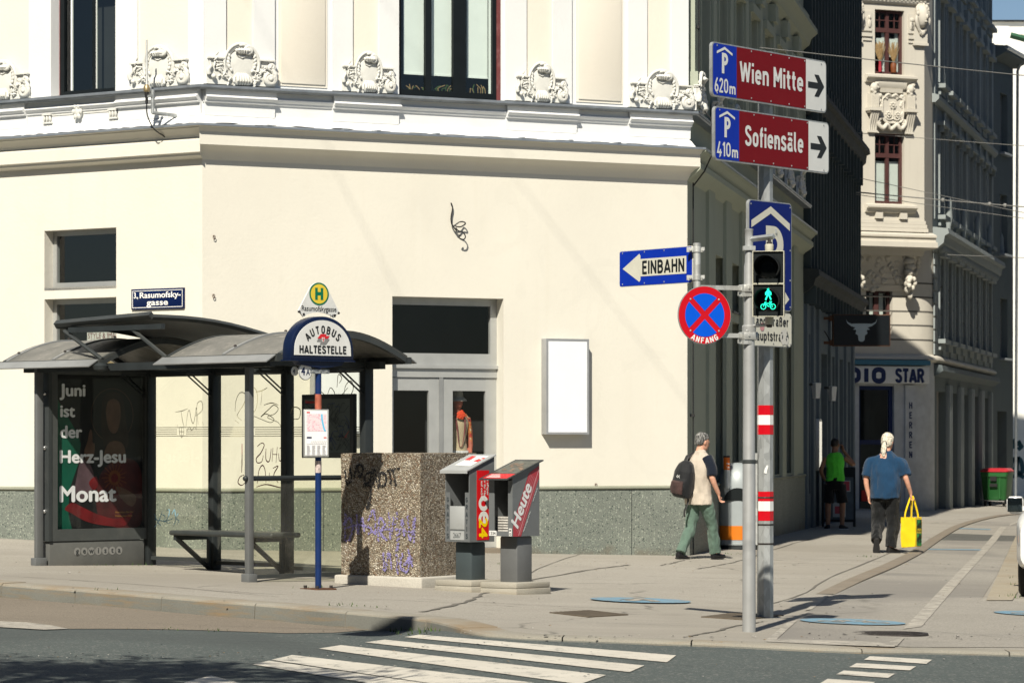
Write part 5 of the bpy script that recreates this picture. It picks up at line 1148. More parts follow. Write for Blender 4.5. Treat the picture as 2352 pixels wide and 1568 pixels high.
# ---------------------------------------------------------------- bus stop sign
bx, by = G(731, 1349); bx, by = ray(731)*32.3, 32.3
BS = place(bx, by, R(44), gz(bx)); zb0 = gz(bx)
t = thing('bus_stop_sign', 'blue bus stop post with a half-round white stop board and timetable', 'bus stop', BS)
zl = lambda py: zat(py, by)-zb0
b = B(BS); b.cyl((0, 0, 0), (0, 0, zl(822)), .031, n=18); b.lathe([(.032, zl(1000)), (.0335, zl(985)), (.0335, zl(915)), (.032, zl(905))], n=18, mi=1); b.lathe([(.032, zl(1085)), (.0325, zl(1080)), (.0325, zl(1062)), (.032, zl(1058))], n=18, mi=2)
obj('pole', b, [M['navy'], M['primer'], mat('torn_sticker', (.5, .42, .40), .8, 0, .6, 60)], t)
b = B(BS); b.box(-.13, .13, -.13, .13, -.02, .012); b.bevel(.004)
fp = obj('foot_plate', b, M['rust'], t)
for x in (-.09, .09):
    for y in (-.09, .09): b = B(BS); b.cyl((x, y, .0), (x, y, .04), .018, n=6); obj('bolt', b, M['iron'], fp)
# half-round board
zb, zt = zl(827), zl(727); hw = .405; hh = zt-zb
def half(r, rz, zc, flatz=None, n=34): return [(r*math.cos(math.pi*k/n), zc+rz*math.sin(math.pi*k/n)) for k in range(n+1)]
zc = zb+.10; rz = hh-.10
ol = half(hw, rz, zc)+[(-hw-.005, zb), (hw+.005, zb)]
b = B(BS); b.prism(ol, -.065, .065); b.bevel(.008); bd = obj('board', b, M['navyd'], t)
ol2 = half(hw-.04, rz-.038, zc)+[(-hw+.037, zb+.045), (hw-.037, zb+.045)]
b = B(BS); b.prism(ol2, -.071, -.064); fc = obj('face', b, M['signwhite'], bd, smooth=False)
b = B(BS); b.arc_din('AUTOBUS', 0, zl(766)-.27, .27, math.pi/2, .235, .076, -.074, 1.1, .19); b.din('HALTESTELLE', 0, zl(812), .076, -.074, 'c', .61, .19); obj('lettering', b, M['black'], fc, normals=False, smooth=False)
b = B(BS); zq = zl(779)+.005
b.poly([(x, -.0745, zq+z) for x, z in ((-.075, .0), (-.03, .045), (.045, .045), (.03, .028), (.085, .028), (.06, .0))]); b.poly([(x, -.0745, zq+z) for x, z in ((-.085, -.03), (-.06, -.003), (.085, -.003), (.035, -.058), (-.045, -.058), (-.025, -.03))], 1)
b.poly([(x, -.0755, zq+z) for x, z in ((-.018, .012), (.018, .012), (.018, -.02), (0, -.038), (-.018, -.02))], 2); b.ribbon([(0, zq+.008), (0, zq-.033)], .008, -.0765, 0); b.ribbon([(-.014, zq-.008), (.014, zq-.008)], .008, -.0765, 0)
obj('emblem', b, [M['logo_red'], M['logo_grey'], M['signwhite']], fc, normals=False, smooth=False)
b = B(BS); b.box(-hw-.015, hw+.015, -.075, .075, zb-.012, zb-.0); b.prism([(-.30, zb-.012), (.30, zb-.012), (.26, zb-.05), (.07, zb-.075), (-.07, zb-.075), (-.26, zb-.05)], -.05, .05); obj('board_cradle', b, M['navyd'], bd, ang=30)
# top plate
tz = zl(649)-.0; t0 = zt-.025
def arcz(x): return zc+math.sqrt(max(0, 1-(x/(hw+.02))**2))*(rz+.03)
ol = [(-.265, arcz(.265)+.10), (-.20, arcz(.2)+.005)]+[(x, arcz(x)+.012) for x in (-.15, -.08, 0, .08, .15)]+[(.20, arcz(.2)+.005), (.265, arcz(.265)+.10)]+[(.14*math.cos(a)+.0, tz-.125+.125*math.sin(a)) for a in [R(20+140*k/10) for k in range(11)]]
b = B(BS); b.prism(ol, -.01, .006); pl = obj('top_plate', b, M['signwhite'], t, ang=30)
zq = tz-.112; b = B(BS); b.disc(0, zq, .112, -.0125, 40, 0, sx=1.13); b.disc(0, zq, .096, -.0135, 40, 1, sx=1.13); b.din('H', 0, zq-.060, .12, -.0145, 'c', .10, .22)
obj('stop_roundel', b, [M['hgreen'], M['hyellow']], pl, normals=False, smooth=False)
b = B(BS); b.text('Rasumofskygasse', 0, zl(714.5), .05, -.0125, 'c', bold=.004, width=.45); b.text('1497', .225, zl(728.5), .034, -.0125, 'r', width=.075); obj('lettering', b, M['black'], pl, normals=False, smooth=False)
for x, z in ((-.255, arcz(.265)+.09), (.255, arcz(.265)+.09), (-.2, arcz(.2)+.03), (.2, arcz(.2)+.03)): b = B(BS); b.cyl((x, -.02, z), (x, -.0, z), .012, n=8); obj('bolt', b, M['iron'], pl)
# line number discs
za = zl(853)
for nm, off, yy in (('line_disc', -.19, -.02), ('line_disc', -.265, .05)):
    b = B(BS); b.cyl((off, yy-.008, za), (off, yy, za), 0.088 if off > -.25 else .045, n=32)
    dd = obj(nm, b, M['signwhite'], t, ang=30)
    b = B(BS)
    if off > -.25: b.disc(off, za, .087, yy-.0095, 32, 1, r_in=.082); b.text('4', off-.055, za-.038, .078, yy-.010, bold=.035, xs=.9); b.text('A', off+.008, za-.038, .055, yy-.010, bold=.03, xs=.9)
    else: b.text('4', off-.03, za-.02, .04, yy-.010, bold=.03)
    obj('lettering', b, [M['enamel'], M['steel']], dd, normals=False, smooth=False)
b = B(BS); b.box(-.13, .12, -.03, .03, za-.02, za+.02); b.lathe([(.036, za-.02), (.038, za+.02)], n=16); b.cyl((.08, -.04, za), (.08, .04, za), .012, n=8); b.cyl((-.09, -.04, za), (-.09, .04, za), .012, n=8); obj('bracket', b, M['galv'], t)
# timetable case
BT = place(bx, by, R(16), zb0); tz0, tz1 = zl(1049), zl(940); b = B(BT); b.box(-.165, .085, -.10, -.035, tz0, tz1); b.bevel(.006); tc = obj('timetable_case', b, M['alu'], t)
b = B(BT); b.box(-.155, .07, -.103, -.099, tz0+.018, tz1-.014); sh_ = obj('timetable_sheet', b, flat('sheet_white', (.74, .74, .74)), tc, smooth=False)
b = B(BT); q = N('pink_map'); q.done(q.ramp(q.noise(55, 3), [(.42, (.62, .36, .42)), (.52, (.72, .62, .64)), (.6, (.70, .50, .54))]), .6)
xm0, xm1, zm0 = -.142, .06, tz1-.215; b.poly([(x, -.105, z) for x, z in ((xm0, zm0), (xm1, zm0), (xm1, tz1-.045), (xm0, tz1-.045))])
b.ribbon([(.012, tz1-.046), (.015, tz1-.1), (.035, tz1-.19), (.05, zm0)], .018, -.1055, 1); rnd = random.Random(8)
for k in range(16):
    x, z = rnd.uniform(xm0, 0), rnd.uniform(zm0, tz1-.06); b.ribbon([(x, z), (min(x+rnd.uniform(.03, .06), .01), min(tz1-.05, z+rnd.uniform(-.03, .03)))], .003, -.1056, 2, smooth=0)
b.box(-.14, -.108, -.1055, -.105, tz1-.036, tz1-.024, 3); b.box(-.14, -.09, -.1055, -.105, tz1-.285, tz1-.27, 4); b.box(.03, .06, -.1055, -.105, tz1-.283, tz1-.273, 3)
for c_ in range(4):
    for r_ in range(11): x = -.138+.052*c_; z = tz1-.36-.0095*r_; b.box(x, x+rnd.uniform(.025, .036), -.1055, -.105, z, z+.0035, 5)
for k in range(9): b.ribbon([(-.10+.018*k, tz1-.335), (-.085+.018*k, tz1-.310)], .002, -.1055, 5)
b.box(-.14, .06, -.1055, -.105, tz1-.343, tz1-.341, 5)
obj('timetable_print', b, [q.m, flat('river_blue', (.12, .45, .68)), flat('street_rose', (.75, .7, .7)), M['logo_red'], M['enamel'], flat('print_grey', (.25, .25, .27))], sh_, normals=False, smooth=False)
# ---------------------------------------------------------------- concrete planter
pc = Vector((ray(965)*33.3, 33.3)); PL = place(pc.x, pc.y, R(-34), gz(pc.x)); s_ = 1.005
# local: x runs along the left-hand face backwards, y along the right-hand face
t = thing('planter', 'big square washed-pebble concrete planter with sprayed scribbles on a pale base', 'planter', PL)
b = B(PL); b.box(-s_, 0, 0, s_, .11, 1.37); bmesh.ops.subdivide_edges(b.bm, edges=b.bm.edges, cuts=26, use_grid_fill=True); 
inner_ = [f for f in b.bm.faces if f.normal.z > .9]
b.jitter(.006, 30); b.jitter(.008, 6); body = obj('body', b, M['pebble'], t, ang=60)
b = B(PL); b.box(-s_-.05, .06, -.06, s_+.05, -.04, .11); b.bevel(.02, 3); b.jitter(.005, 5); obj('base', b, M['concrete'], t)
qz = lambda px, py: (-(965-px)/(965-779)*s_, zat(py, 33.3+.4*(965-px)/186*.9)-gz(pc.x))
rnd = random.Random(2)
def spray(strokes, w, m, name):
    b = B(PL); k = 0
    for st in strokes:
        for p in catmull([Vector(qz(*q_)) for q_ in st], 9):
            for j in range(3):
                x, z = p.x+rnd.gauss(0, w*.35), p.y+rnd.gauss(0, w*.35); rr = w*rnd.uniform(.25, .5); k += 1
                b.poly([(x+rr*math.cos(a+k), -.0115-.00002*(k % 200), z+rr*math.sin(a+k)) for a in (0, 1.1, 2.3, 3.4, 4.6)])
    obj(name, b, m, body, normals=False, smooth=False)
spray([[(835, 1118), (838, 1092), (852, 1085), (848, 1105), (838, 1112), (852, 1120), (846, 1150), (842, 1166)], [(846, 1165), (852, 1140)], [(858, 1118), (858, 1078), (870, 1120)], [(874, 1085), (886, 1090), (884, 1112), (872, 1112), (872, 1088)], [(890, 1080), (918, 1074)], [(902, 1078), (910, 1112)], [(898, 1110), (896, 1085)], [(820, 1068), (832, 1072), (828, 1095)], [(790, 1080), (795, 1112), (806, 1098), (800, 1078)], [(812, 1095), (818, 1070), (824, 1098)]], .019, M['graf_black'], 'scribble')
spray([[(790, 1180), (790, 1240)], [(786, 1205), (800, 1190), (808, 1215), (800, 1240)], [(818, 1185), (820, 1225), (830, 1190), (836, 1220)], [(845, 1195), (858, 1172), (862, 1225), (852, 1215)], [(868, 1240), (872, 1190), (884, 1205), (874, 1222), (888, 1240)], [(894, 1180), (896, 1235), (906, 1190)], [(912, 1175), (914, 1260), (924, 1195), (930, 1230)], [(938, 1185), (944, 1240), (954, 1190), (952, 1245)], [(845, 1225), (890, 1215), (950, 1222)], [(880, 1270), (884, 1310), (894, 1270), (900, 1305)], [(912, 1262), (914, 1315)], [(926, 1270), (920, 1300), (936, 1312), (942, 1280), (930, 1295)], [(940, 1262), (948, 1300)], [(790, 1215), (820, 1205), (850, 1212)]], .020, M['graf_purple'], 'scribble')
# ---------------------------------------------------------------- newspaper dispensers
def disp(px, d, rot, label, kind):
    x, y = ray(px)*d, d; t = thing('newspaper_dispenser', label, 'newspaper box', place(x, y, rot, gz(x)), 'free newspaper dispensers beside the planter'); return t, W[t.name], lambda py: zat(py, d)-gz(x)
# first: light grey
t, Wt, zl = disp(1079, 32.95, R(-43), 'light grey free newspaper dispenser with a red and yellow advert on its side', 0)
w, dp = .34, .36; z0, z1, z2 = zl(1243), zl(1075), zl(1052)
b = B(Wt)
# front is -y; shell of sheet metal with an open front
def shell(b, w, dp, z0, zf, zb, th=.012):
    for s in (-1, 1):
        xo = s*w/2; xi = xo-s*th
        pr = [(-dp/2, z0), (dp/2, z0), (dp/2, zb), (-dp/2, zf)]
        a = [b.v(xo, y, z) for y, z in pr]; c = [b.v(xi, y, z) for y, z in pr]
        b.f(a); b.f(c[::-1])
        for k in range(4): b.f([a[k], a[(k+1) % 4], c[(k+1) % 4], c[k]])
    b.box(-w/2+th, w/2-th, dp/2-th, dp/2-.001, z0+.001, zb-.002); b.box(-w/2+th, w/2-th, -dp/2+.001, dp/2-th, z0+.001, z0+th)
shell(b, w, dp, z0, z1, z2+.02); zm = z0+.33
b.box(-w/2+.012, -w/2+.065, -dp/2+.001, -dp/2+.012, z0+.012, z1-.24+.0); b.box(w/2-.065, w/2-.012, -dp/2+.001, -dp/2+.012, z0+.012, z1-.24)
b.box(-w/2+.065, w/2-.065, -dp/2+.001, -dp/2+.012, z0+.012, z0+.13)
obj('cabinet', b, M['dispgrey'], t, ang=30)
b = B(Wt); b.box(-w/2+.068, w/2-.068, -dp/2-.006, -dp/2+.008, z0+.125, z0+.36); b.bevel(.005); obj('front_tray', b, M['displight'], t)
b = B(Wt); b.box(-w/2+.075, w/2-.075, -dp/2-.004, -dp/2+.002, z0+.02, z0+.11); np_ = obj('number_plate', b, M['displight'], t, smooth=False)
b = B(Wt); b.text('2667', 0, z0+.04, .05, -dp/2-.0055, 'c', .75, .0); obj('lettering', b, M['letterg'], np_, normals=False, smooth=False)
b = B(Wt)
for xc in (-w/2+.037, w/2-.039):
    for i, ch in enumerate('GRATIS'): b.din(ch, xc, z0+.40-.073*i, .048, -dp/2-.0015, 'c', None, .2)
obj('side_lettering', b, M['letterg'], t, normals=False, smooth=False)
b = B(Wt); v = [(-dp/2-.055, z1-.03), (dp/2+.01, z2+.028)]
a = [(x, *v[0]) for x in (-w/2-.02, w/2+.02)]+[(x, *v[1]) for x in (w/2+.02, -w/2-.02)]; lo = [b.v(*p) for p in a]; hi = [b.v(p[0], p[1], p[2]+.012) for p in a]
b.f(lo[::-1]); b.f(hi)
for k in range(4): b.f([lo[k], lo[(k+1) % 4], hi[(k+1) % 4], hi[k]])
b.box(-w/2-.02, w/2+.02, -dp/2-.06, -dp/2-.052, z1-.05, z1-.018); lid = obj('lid', b, M['displight'], t, ang=30)
def onlid(u, k, off=.014): return (u, v[0][0]+(v[1][0]-v[0][0])*k, v[0][1]+(v[1][1]-v[0][1])*k+off)
b = B(Wt); b.poly([onlid(*p) for p in ((-.11, .3), (.13, .25), (.14, .88), (-.1, .9))]); 
for p in ([(-.1, .62), (-.02, .6), (-.03, .86), (-.1, .88)], [(.05, .55), (.13, .5), (.135, .62), (.07, .7)], [(.09, .7), (.135, .68), (.137, .75), (.1, .77)]): b.poly([onlid(*q_, .016) for q_ in p], 1)
obj('lid_sticker', b, [M['signwhite'], M['adred']], lid, normals=False, smooth=False)
SD = Wt @ Matrix(((0, -1, 0, w/2), (1, 0, 0, 0), (0, 0, 1, 0), (0, 0, 0, 1)))      # right side plate frame: x runs backwards, -y outward
b = B(SD); b.box(-.075, .10, -.004, .0, z0+.02, z1-.02); ad = obj('side_advert', b, M['adred'], t, smooth=False)
b = B(SD); za, zb_ = z0+.03, z1-.03; L_ = zb_-za
for i, s in enumerate(('Als ePaper', 'für Ihr Handy', 'auf oe24.at')): b.text(s, .066-.043*i, zb_-.04-.028*i, .026, -.0055, 'l', bold=.05, width=(.20, .235, .21)[i], rot=-math.pi/2)
b.text('oe', -.045, za+.50*L_+.085, .19, -.0055, 'l', bold=.06, width=.27, rot=-math.pi/2)
b.text('24', -.045, za+.205, .115, -.006, 'l', bold=.07, width=.19, rot=-math.pi/2, mi=1)
obj('lettering', b, [M['signwhite'], M['adyellow']], ad, normals=False, smooth=False)
b = B(Wt); b.box(-.13, .10, -.08, .13, .10, z0); b.bevel(.02); obj('post', b, mat('slate_coat', (.055, .072, .078), .5, .1, .1, 6), t)
b = B(Wt); b.box(-.27, .25, -.24, .26, -.03, .055); b.box(-.265, .245, -.235, .255, .056, .115); b.bevel(.012); b.jitter(.003, 6); obj('base_slab', b, M['slab'], t)
nb = B(Wt); nb.box(-w/2+.08, w/2-.08, -dp/2+.03, dp/2-.06, z0+.02, z0+.345)
tag(recentre(obj('newspaper_stack', nb, M['paper'], ang=30)), 'newspapers standing in the tray of the light grey dispenser', 'newspapers', 'newspapers in the dispensers')
# second: dark grey with hatched red band
t, Wt, zl = disp(1181, 32.75, R(-40), 'dark grey free newspaper dispenser with a slanting red striped band on its side', 1)
w, dp = .31, .42; z0, z1, z2 = zl(1230), zl(1098), zl(1066)
b = B(Wt); shell(b, w, dp, z0, z1+.01, z2+.02, .012)
b.box(-w/2+.012, -w/2+.07, -dp/2+.001, -dp/2+.012, z0+.012, z1-.02); b.box(w/2-.06, w/2-.012, -dp/2+.001, -dp/2+.012, z0+.012, z1-.02); b.box(-w/2+.07, w/2-.06, -dp/2+.001, -dp/2+.012, z0+.012, z0+.05)
obj('cabinet', b, M['dispgrey'], t, ang=30)
b = B(Wt); v = [(-dp/2-.12, z1-.015), (dp/2+.03, z2+.035)]
a = [(x, *v[0]) for x in (-w/2-.03, w/2+.03)]+[(x, *v[1]) for x in (w/2+.03, -w/2-.03)]; lo = [b.v(*p) for p in a]; hi = [b.v(p[0], p[1], p[2]+.012) for p in a]
b.f(lo[::-1]); b.f(hi)
for k in range(4): b.f([lo[k], lo[(k+1) % 4], hi[(k+1) % 4], hi[k]])
lid = obj('lid', b, M['steel'], t, ang=30)
b = B(Wt); b.poly([onlid(*p) for p in ((-.15, .02), (.17, .02), (.17, .26), (-.15, .26))]); b.poly([onlid(*p) for p in ((-.15, .28), (.17, .28), (.17, .92), (-.15, .92))], 1)
for k in range(3): b.poly([onlid(*q_, .016) for q_ in ((-.12, .06+.06*k), (.06-.03*k, .06+.06*k), (.06-.03*k, .09+.06*k), (-.12, .09+.06*k))], 2)
for k in range(14): u, kk = rnd.uniform(-.12, .12), rnd.uniform(.35, .85); b.poly([onlid(*q_, .016) for q_ in ((u, kk), (u+.04, kk-.02), (u+.05, kk+.05), (u+.01, kk+.06))], 3)
obj('lid_sticker', b, [M['adred'], mat('dim_picture', (.10, .10, .08), .3, 0, .5, 14), M['signwhite'], mat('picture_brown', (.22, .14, .09), .3, 0, .5, 20)], lid, normals=False, smooth=False)
SD = Wt @ Matrix(((0, -1, 0, w/2), (1, 0, 0, 0), (0, 0, 1, 0), (0, 0, 0, 1)))
h_ = z2-z0; q_ = lambda a, c: (-dp/2+.006+a*(dp-.012), z0+c*h_)
band_ = [q_(0, 0), q_(.30, 0), q_(1, .82), q_(1, .985), q_(.60, .875), q_(0, .18)]
b = B(SD); b.poly([(x, -.002, z) for x, z in band_]); bnd = obj('striped_band', b, M['heutered'], t, normals=False, smooth=False)
d_ = Vector((q_(1, .985)[0]-q_(.0, .10)[0], q_(1, .985)[1]-q_(0, .10)[1])); ang_ = math.atan2(q_(1, .9)[1]-q_(.15, 0)[1], q_(1, .9)[0]-q_(.15, 0)[0])
b = B(SD)
for k in range(7):
    o_ = .03*k; p0 = q_(.01+.04*k, .145-.022*k); p1 = q_(.66+.05*k, .865-.018*k+.005*k); b.ribbon([p0, p1], .0035, -.0035, smooth=0)
p0, p1 = q_(.20, .01), q_(.985, .93-.0); b.ribbon([p0, p1], .010, -.0036, smooth=0)
obj('band_lines', b, M['pink'], bnd, normals=False, smooth=False)
b = B(SD); x, z = q_(.085, .18); b.text('Heute', x+.035, z-.05, .125, -.005, 'l', bold=.06, width=.46, rot=ang_, shear=.15)
obj('lettering', b, M['letterw'], bnd, normals=False, smooth=False)
b = B(SD); x, z = q_(.40, .06); b.text("Heute bringt's auf den .", x, z, .018, -.005, 'l', bold=.03, width=.24, rot=ang_); x, z = q_(.76, .48); b.text('www.heute.at', x, z, .018, -.005, 'l', bold=.02, width=.15, rot=ang_)
obj('small_print', b, M['letterw'], bnd, normals=False, smooth=False)
b = B(Wt); b.box(-w/2+.005, -w/2+.10, -dp/2-.002, -dp/2+.0005, z0+.005, z0+.055); b.box(w/2-.045, w/2-.012, -dp/2-.002, -dp/2+.0005, z0+.005, z0+.08); st = obj('small_sticker', b, M['signwhite'], t, smooth=False)
b = B(Wt); b.text('1334', -w/2+.015, z0+.015, .03, -dp/2-.0035, 'l', bold=.03, width=.075); b.disc(w/2-.028, z0+.025, .012, -dp/2-.0035, 16, r_in=.006); b.box(w/2-.038, w/2-.02, -dp/2-.0035, -dp/2-.003, z0+.05, z0+.07); obj('lettering', b, M['black'], st, normals=False, smooth=False)
b = B(Wt); b.box(-.115, .115, -.09, .15, .10, z0); b.bevel(.02); obj('post', b, mat('mid_grey_coat', (.125, .13, .132), .5, .1, .1, 6), t)
b = B(Wt); b.box(-.27, .24, -.25, .29, -.03, .055); b.box(-.265, .235, -.245, .285, .056, .115); b.bevel(.012); b.jitter(.003, 6); obj('base_slab', b, M['slab'], t)
nb = B(Wt)
for k in range(7):
    z = z0+.02+.022*k; y = -dp/2+.03; c_ = .02*(k-3 if k > 3 else 0)
    nb.loft([(0, .02, z, w/2-.03, dp/2-.06, 0, -.03*k), (0, .02, z+.017, w/2-.03, dp/2-.06, 0, -.03*k)], 16, e=8)
tag(recentre(obj('newspaper_stack', nb, M['paper'], ang=30)), 'rumpled newspapers lying in the dark grey dispenser', 'newspapers', 'newspapers in the dispensers')
# ---------------------------------------------------------------- near pole with its signal and signs
x1, y1 = 1.96, 27.0; g1 = gz(x1); PM = place(x1, y1, 0, g1); zz = lambda py, d=27.0: zat(py, d)-g1
t = thing('signal_pole', 'slim grey steel signal pole standing nearest the kerb', 'pole', PM)
b = B(PM); b.lathe([(.056, -.02), (.055, .02), (.053, zz(1060)), (.050, zz(1055)), (.048, zz(850)), (.042, zz(612)), (.034, zz(600)), (.033, zz(545)), (.033, zz(530)), (.036, zz(529)), (.036, zz(526)), (.01, zz(525))], n=28)
b.box(-.0, .012, -.054, -.05, .1, .1) if False else None; obj('shaft', b, M['polegrey'], t, ang=40)
b = B(PM); b.lathe([(.053, zz(1064)), (.058, zz(1063)), (.058, zz(1056)), (.053, zz(1055))], n=24); b.box(-.075, -.05, -.02, .01, zz(1062), zz(1058)); b.box(.05, .068, -.02, .01, zz(1064), zz(1056)); obj('strap', b, M['steel'], t, ang=30)
AR = R(22); AM = place(x1, y1, AR, g1); aL = -.475
for py in (662, 771):
    b = B(AM); z = zz(py); b.box(-.44 if py > 700 else -.5, -.05, -.016, .016, z-.018, z+.018); ar = obj('arm', b, M['galvl'], t, ang=30)
    b = B(AM); b.box(-.075, .06, -.062, .062, z-.035, z+.03); b.bevel(.012); b.box(-.07, .0, -.05, .05, z-.07, z-.035); b.cyl((-.03, -.07, z), (-.03, .07, z), .009, n=8); b.tube([(-.1, 0, z-.02), (-.1, 0, z-.06), (-.06, 0, z-.06)], .006, 6); obj('clamp', b, M['galvl'], ar)
TM = AM @ Matrix.Translation((aL, 0, 0))
b = B(TM); b.cyl((0, 0, zz(790)), (0, 0, zz(562)), .030, n=20); b.lathe([(.031, zz(566)), (.032, zz(562)), (.02, zz(561))], n=16); obj('sign_tube', b, M['galvl'], t, ang=40)
# no stopping sign
cz = zz(723, 26.75); SM = TM @ Matrix.Translation((.045, -.05, cz)); r = .239
t = thing('no_stopping_sign', 'round red and blue no stopping sign with a cross and lettered rim', 'sign', SM)
b = B(SM); b.cyl((0, 0, 0), (0, .012, 0), r, n=64); b.lathe([(0, 0)]) if False else None; obj('disc', b, M['galv'], t, ang=40)
b = B(SM); b.disc(0, 0, r-.004, -.002, 64); fc = obj('red_face', b, M['stopred'], t, normals=False, smooth=False)
b = B(SM); ri, hb = .178, .0235
for k in range(4):
    a0 = R(45+90*k); q0 = math.asin(hb/ri); n = 20; c = Vector((math.cos(a0+R(45)), math.sin(a0+R(45))))*hb*math.sqrt(2)
    pts = [(c.x, -.004, c.y)]+[(ri*math.cos(a), -.004, ri*math.sin(a)) for a in [a0+q0+(R(90)-2*q0)*i/n for i in range(n+1)]]; b.poly(pts)
obj('blue_field', b, M['stopblue'], fc, normals=False, smooth=False)
b = B(SM); b.arc_din('ANFANG', 0, 0, .231, -math.pi/2, .205, .046, -.0045, 1.25, .19, flip=True); obj('lettering', b, M['signwhite'], fc, normals=False, smooth=False)
for a in (45, 135, 225, 315): b = B(SM); b.ell((.182*math.cos(R(a)), -.004, .182*math.sin(R(a))), (.008, .005, .008), n=8); obj('rivet', b, M['galvl'], t)
# one way sign
tw = (TM @ Vector((0, 0, 0))); OW = place(tw.x, tw.y, R(-53.6), 0); z0, z1 = zat(648, 26.76), zat(562.5, 26.76); L_ = .97
def rrect(x0, x1, z0, z1, r, n=5): return [(cx+r*math.cos(R(a+90*k/n)), cz+r*math.sin(R(a+90*k/n))) for cx, cz, a in ((x1-r, z0+r, -90), (x1-r, z1-r, 0), (x0+r, z1-r, 90), (x0+r, z0+r, 180)) for k in range(n+1)]
xe = -.045
t = thing('one_way_sign', 'blue one-way sign with a white arrow pointing left', 'sign', OW @ Matrix.Translation((0, 0, z0)))
b = B(OW); b.prism(rrect(xe-L_, xe, z0, z1, .022), -.010, .002); obj('plate', b, M['signcream'], t, ang=30)
b = B(OW); b.prism(rrect(xe-L_+.006, xe-.006, z0+.006, z1-.006, .018), -.0125, -.0095); pl = obj('blue_face', b, M['signblue'], t, smooth=False)
mz = (z0+z1)/2; ax = xe-L_+.05; b = B(OW); b.poly([(x, -.0145, mz+z) for x, z in ((ax, 0), (ax+.225, .118), (ax+.24, .10), (ax+.24, .073), (xe-.075, .073), (xe-.075, -.073), (ax+.24, -.073), (ax+.24, -.10), (ax+.225, -.118))]); ar = obj('arrow', b, M['signcream'], pl, normals=False, smooth=False)
b = B(OW); b.din('EINBAHN', xe-.10, mz-.055, .11, -.0162, 'r', .555, .17); obj('lettering', b, M['black'], ar, normals=False, smooth=False)
for x in (xe-L_+.045, xe-L_*.65, xe-L_*.38, xe-.05):
    for z in (z0+.022, z1-.022): b = B(OW); b.ell((x, -.0125, z), (.007, .004, .007), n=7); obj('rivet', b, M['galv'], t)
for z in (z0+.04, z1-.035):
    b = B(place(tw.x, tw.y, 0, 0)); b.lathe([(.032, z-.022), (.038, z-.02), (.038, z+.02), (.032, z+.022)], n=18); b.box(-.085, -.03, -.012, .012, z-.02, z+.02); b.box(.03, .062, -.012, .012, z-.02, z+.02); b.cyl((-.055, -.03, z), (-.055, .03, z), .012, n=8); b.cyl((.05, -.03, z), (.05, .03, z), .012, n=8); obj('clamp', b, M['galvl'], t)
# pedestrian and cycle signal
lx, ly = ray(1767)*26.86, 26.86; TL = place(lx, ly, R(-9), 0); za, zb = zat(727, 26.75), zat(576, 26.75); hw = .130
t = thing('traffic_light', 'two-lens pedestrian and cycle signal showing green figures', 'traffic light', TL @ Matrix.Translation((0, 0, za)))
zm = (za+zb)/2
b = B(TL); b.box(-hw+.006, hw-.006, -.09, .09, za+.006, zb-.006); b.bevel(.012); obj('housing', b, M['lampblack'], t)
for z0, z1 in ((za, zm-.001), (zm+.001, zb)):
    b = B(TL)
    for a in ((-hw, -hw+.006, z0, z1), (hw-.006, hw, z0, z1), (-hw+.006, hw-.006, z0, z0+.005), (-hw+.006, hw-.006, z1-.005, z1)): b.box(a[0], a[1], -.112, -.06, a[2], a[3])
    obj('rim', b, M['lampcream'], t, ang=30)
    b = B(TL); b.poly([(-hw+.008, -.0945, z0+.006), (hw-.008, -.0945, z0+.006), (hw-.008, -.0945, z1-.006), (-hw+.008, -.0945, z1-.006)]); obj('door_panel', b, M['lampblack'], t, normals=False, smooth=False)
for z0, z1, lit in ((za, zm, 1), (zm, zb, 0)):
    cz = (z0+z1)/2-.002; r = .098; b = B(TL)
    b.ell((0, -.090, cz), (r, .018, r), n=28); ln = obj('lens', b, M['lens'], t)
    b = B(TL); n = 30; a0, a1 = R(-38), R(218); ri = []
    for k in range(n+1):
        a = a0+(a1-a0)*k/n; dep = .16*(.45+.55*max(0, math.sin(a)))+.03
        ri.append([b.v(rr*math.cos(a)-dd*.10, -.09-dd, cz+rr*math.sin(a)-dd*.03) for rr, dd in ((r+.004, 0), (r+.004, dep), (r+.0, dep), (r-.0, 0))])
    for k in range(n):
        for j in range(3): b.f([ri[k][j], ri[k+1][j], ri[k+1][j+1], ri[k][j+1]])
    obj('visor', b, M['lampshade'], t)
    if lit:
        b = B(TL); y = -.1115; k = .0112
        F_ = lambda pts, w: b.ribbon([(x*k-.0, cz+.010+z*k) for x, z in pts], w*k, y, smooth=0)
        b.disc(.0, cz+.010+7.4*k, .95*k, y, 12)
        F_([(0, 6.2), (-.1, 4.0), (0, 3.4)], 2.1); F_([(-.8, 6.0), (-1.9, 4.4), (-1.7, 3.0)], .9); F_([(.8, 6.0), (1.9, 4.6), (1.8, 3.0)], .9); F_([(-.2, 3.6), (-1.2, 1.4), (-1.9, -.6)], 1.0); F_([(.2, 3.6), (1.2, 1.6), (2.0, -.4)], 1.0)
        for wx in (-3.6, 3.4): b.disc(wx*k, cz+.010-5.4*k, 2.1*k, y, 22, r_in=1.6*k)
        F_([(-3.6, -5.4), (-2.4, -2.2), (-1.4, -1.8)], .5); F_([(-2.6, -3.1), (2.0, -3.1), (3.4, -5.4), (0, -5.4), (2.2, -2.3)], .55); F_([(-2.4, -2.9), (0, -5.2)], .5); F_([(.8, -1.9), (2.6, -1.9)], .7)
        obj('green_figures', b, M['green_led'], ln, normals=False, smooth=False)
b = B(TL); b.lathe([(.033, zb-.004), (.036, zb+.004), (.036, zb+.055), (.028, zb+.062)], n=20); b.lathe([(.034, za-.062), (.036, za-.05), (.036, za+.002)], n=20); obj('neck', b, M['lampcream'], t, ang=40)
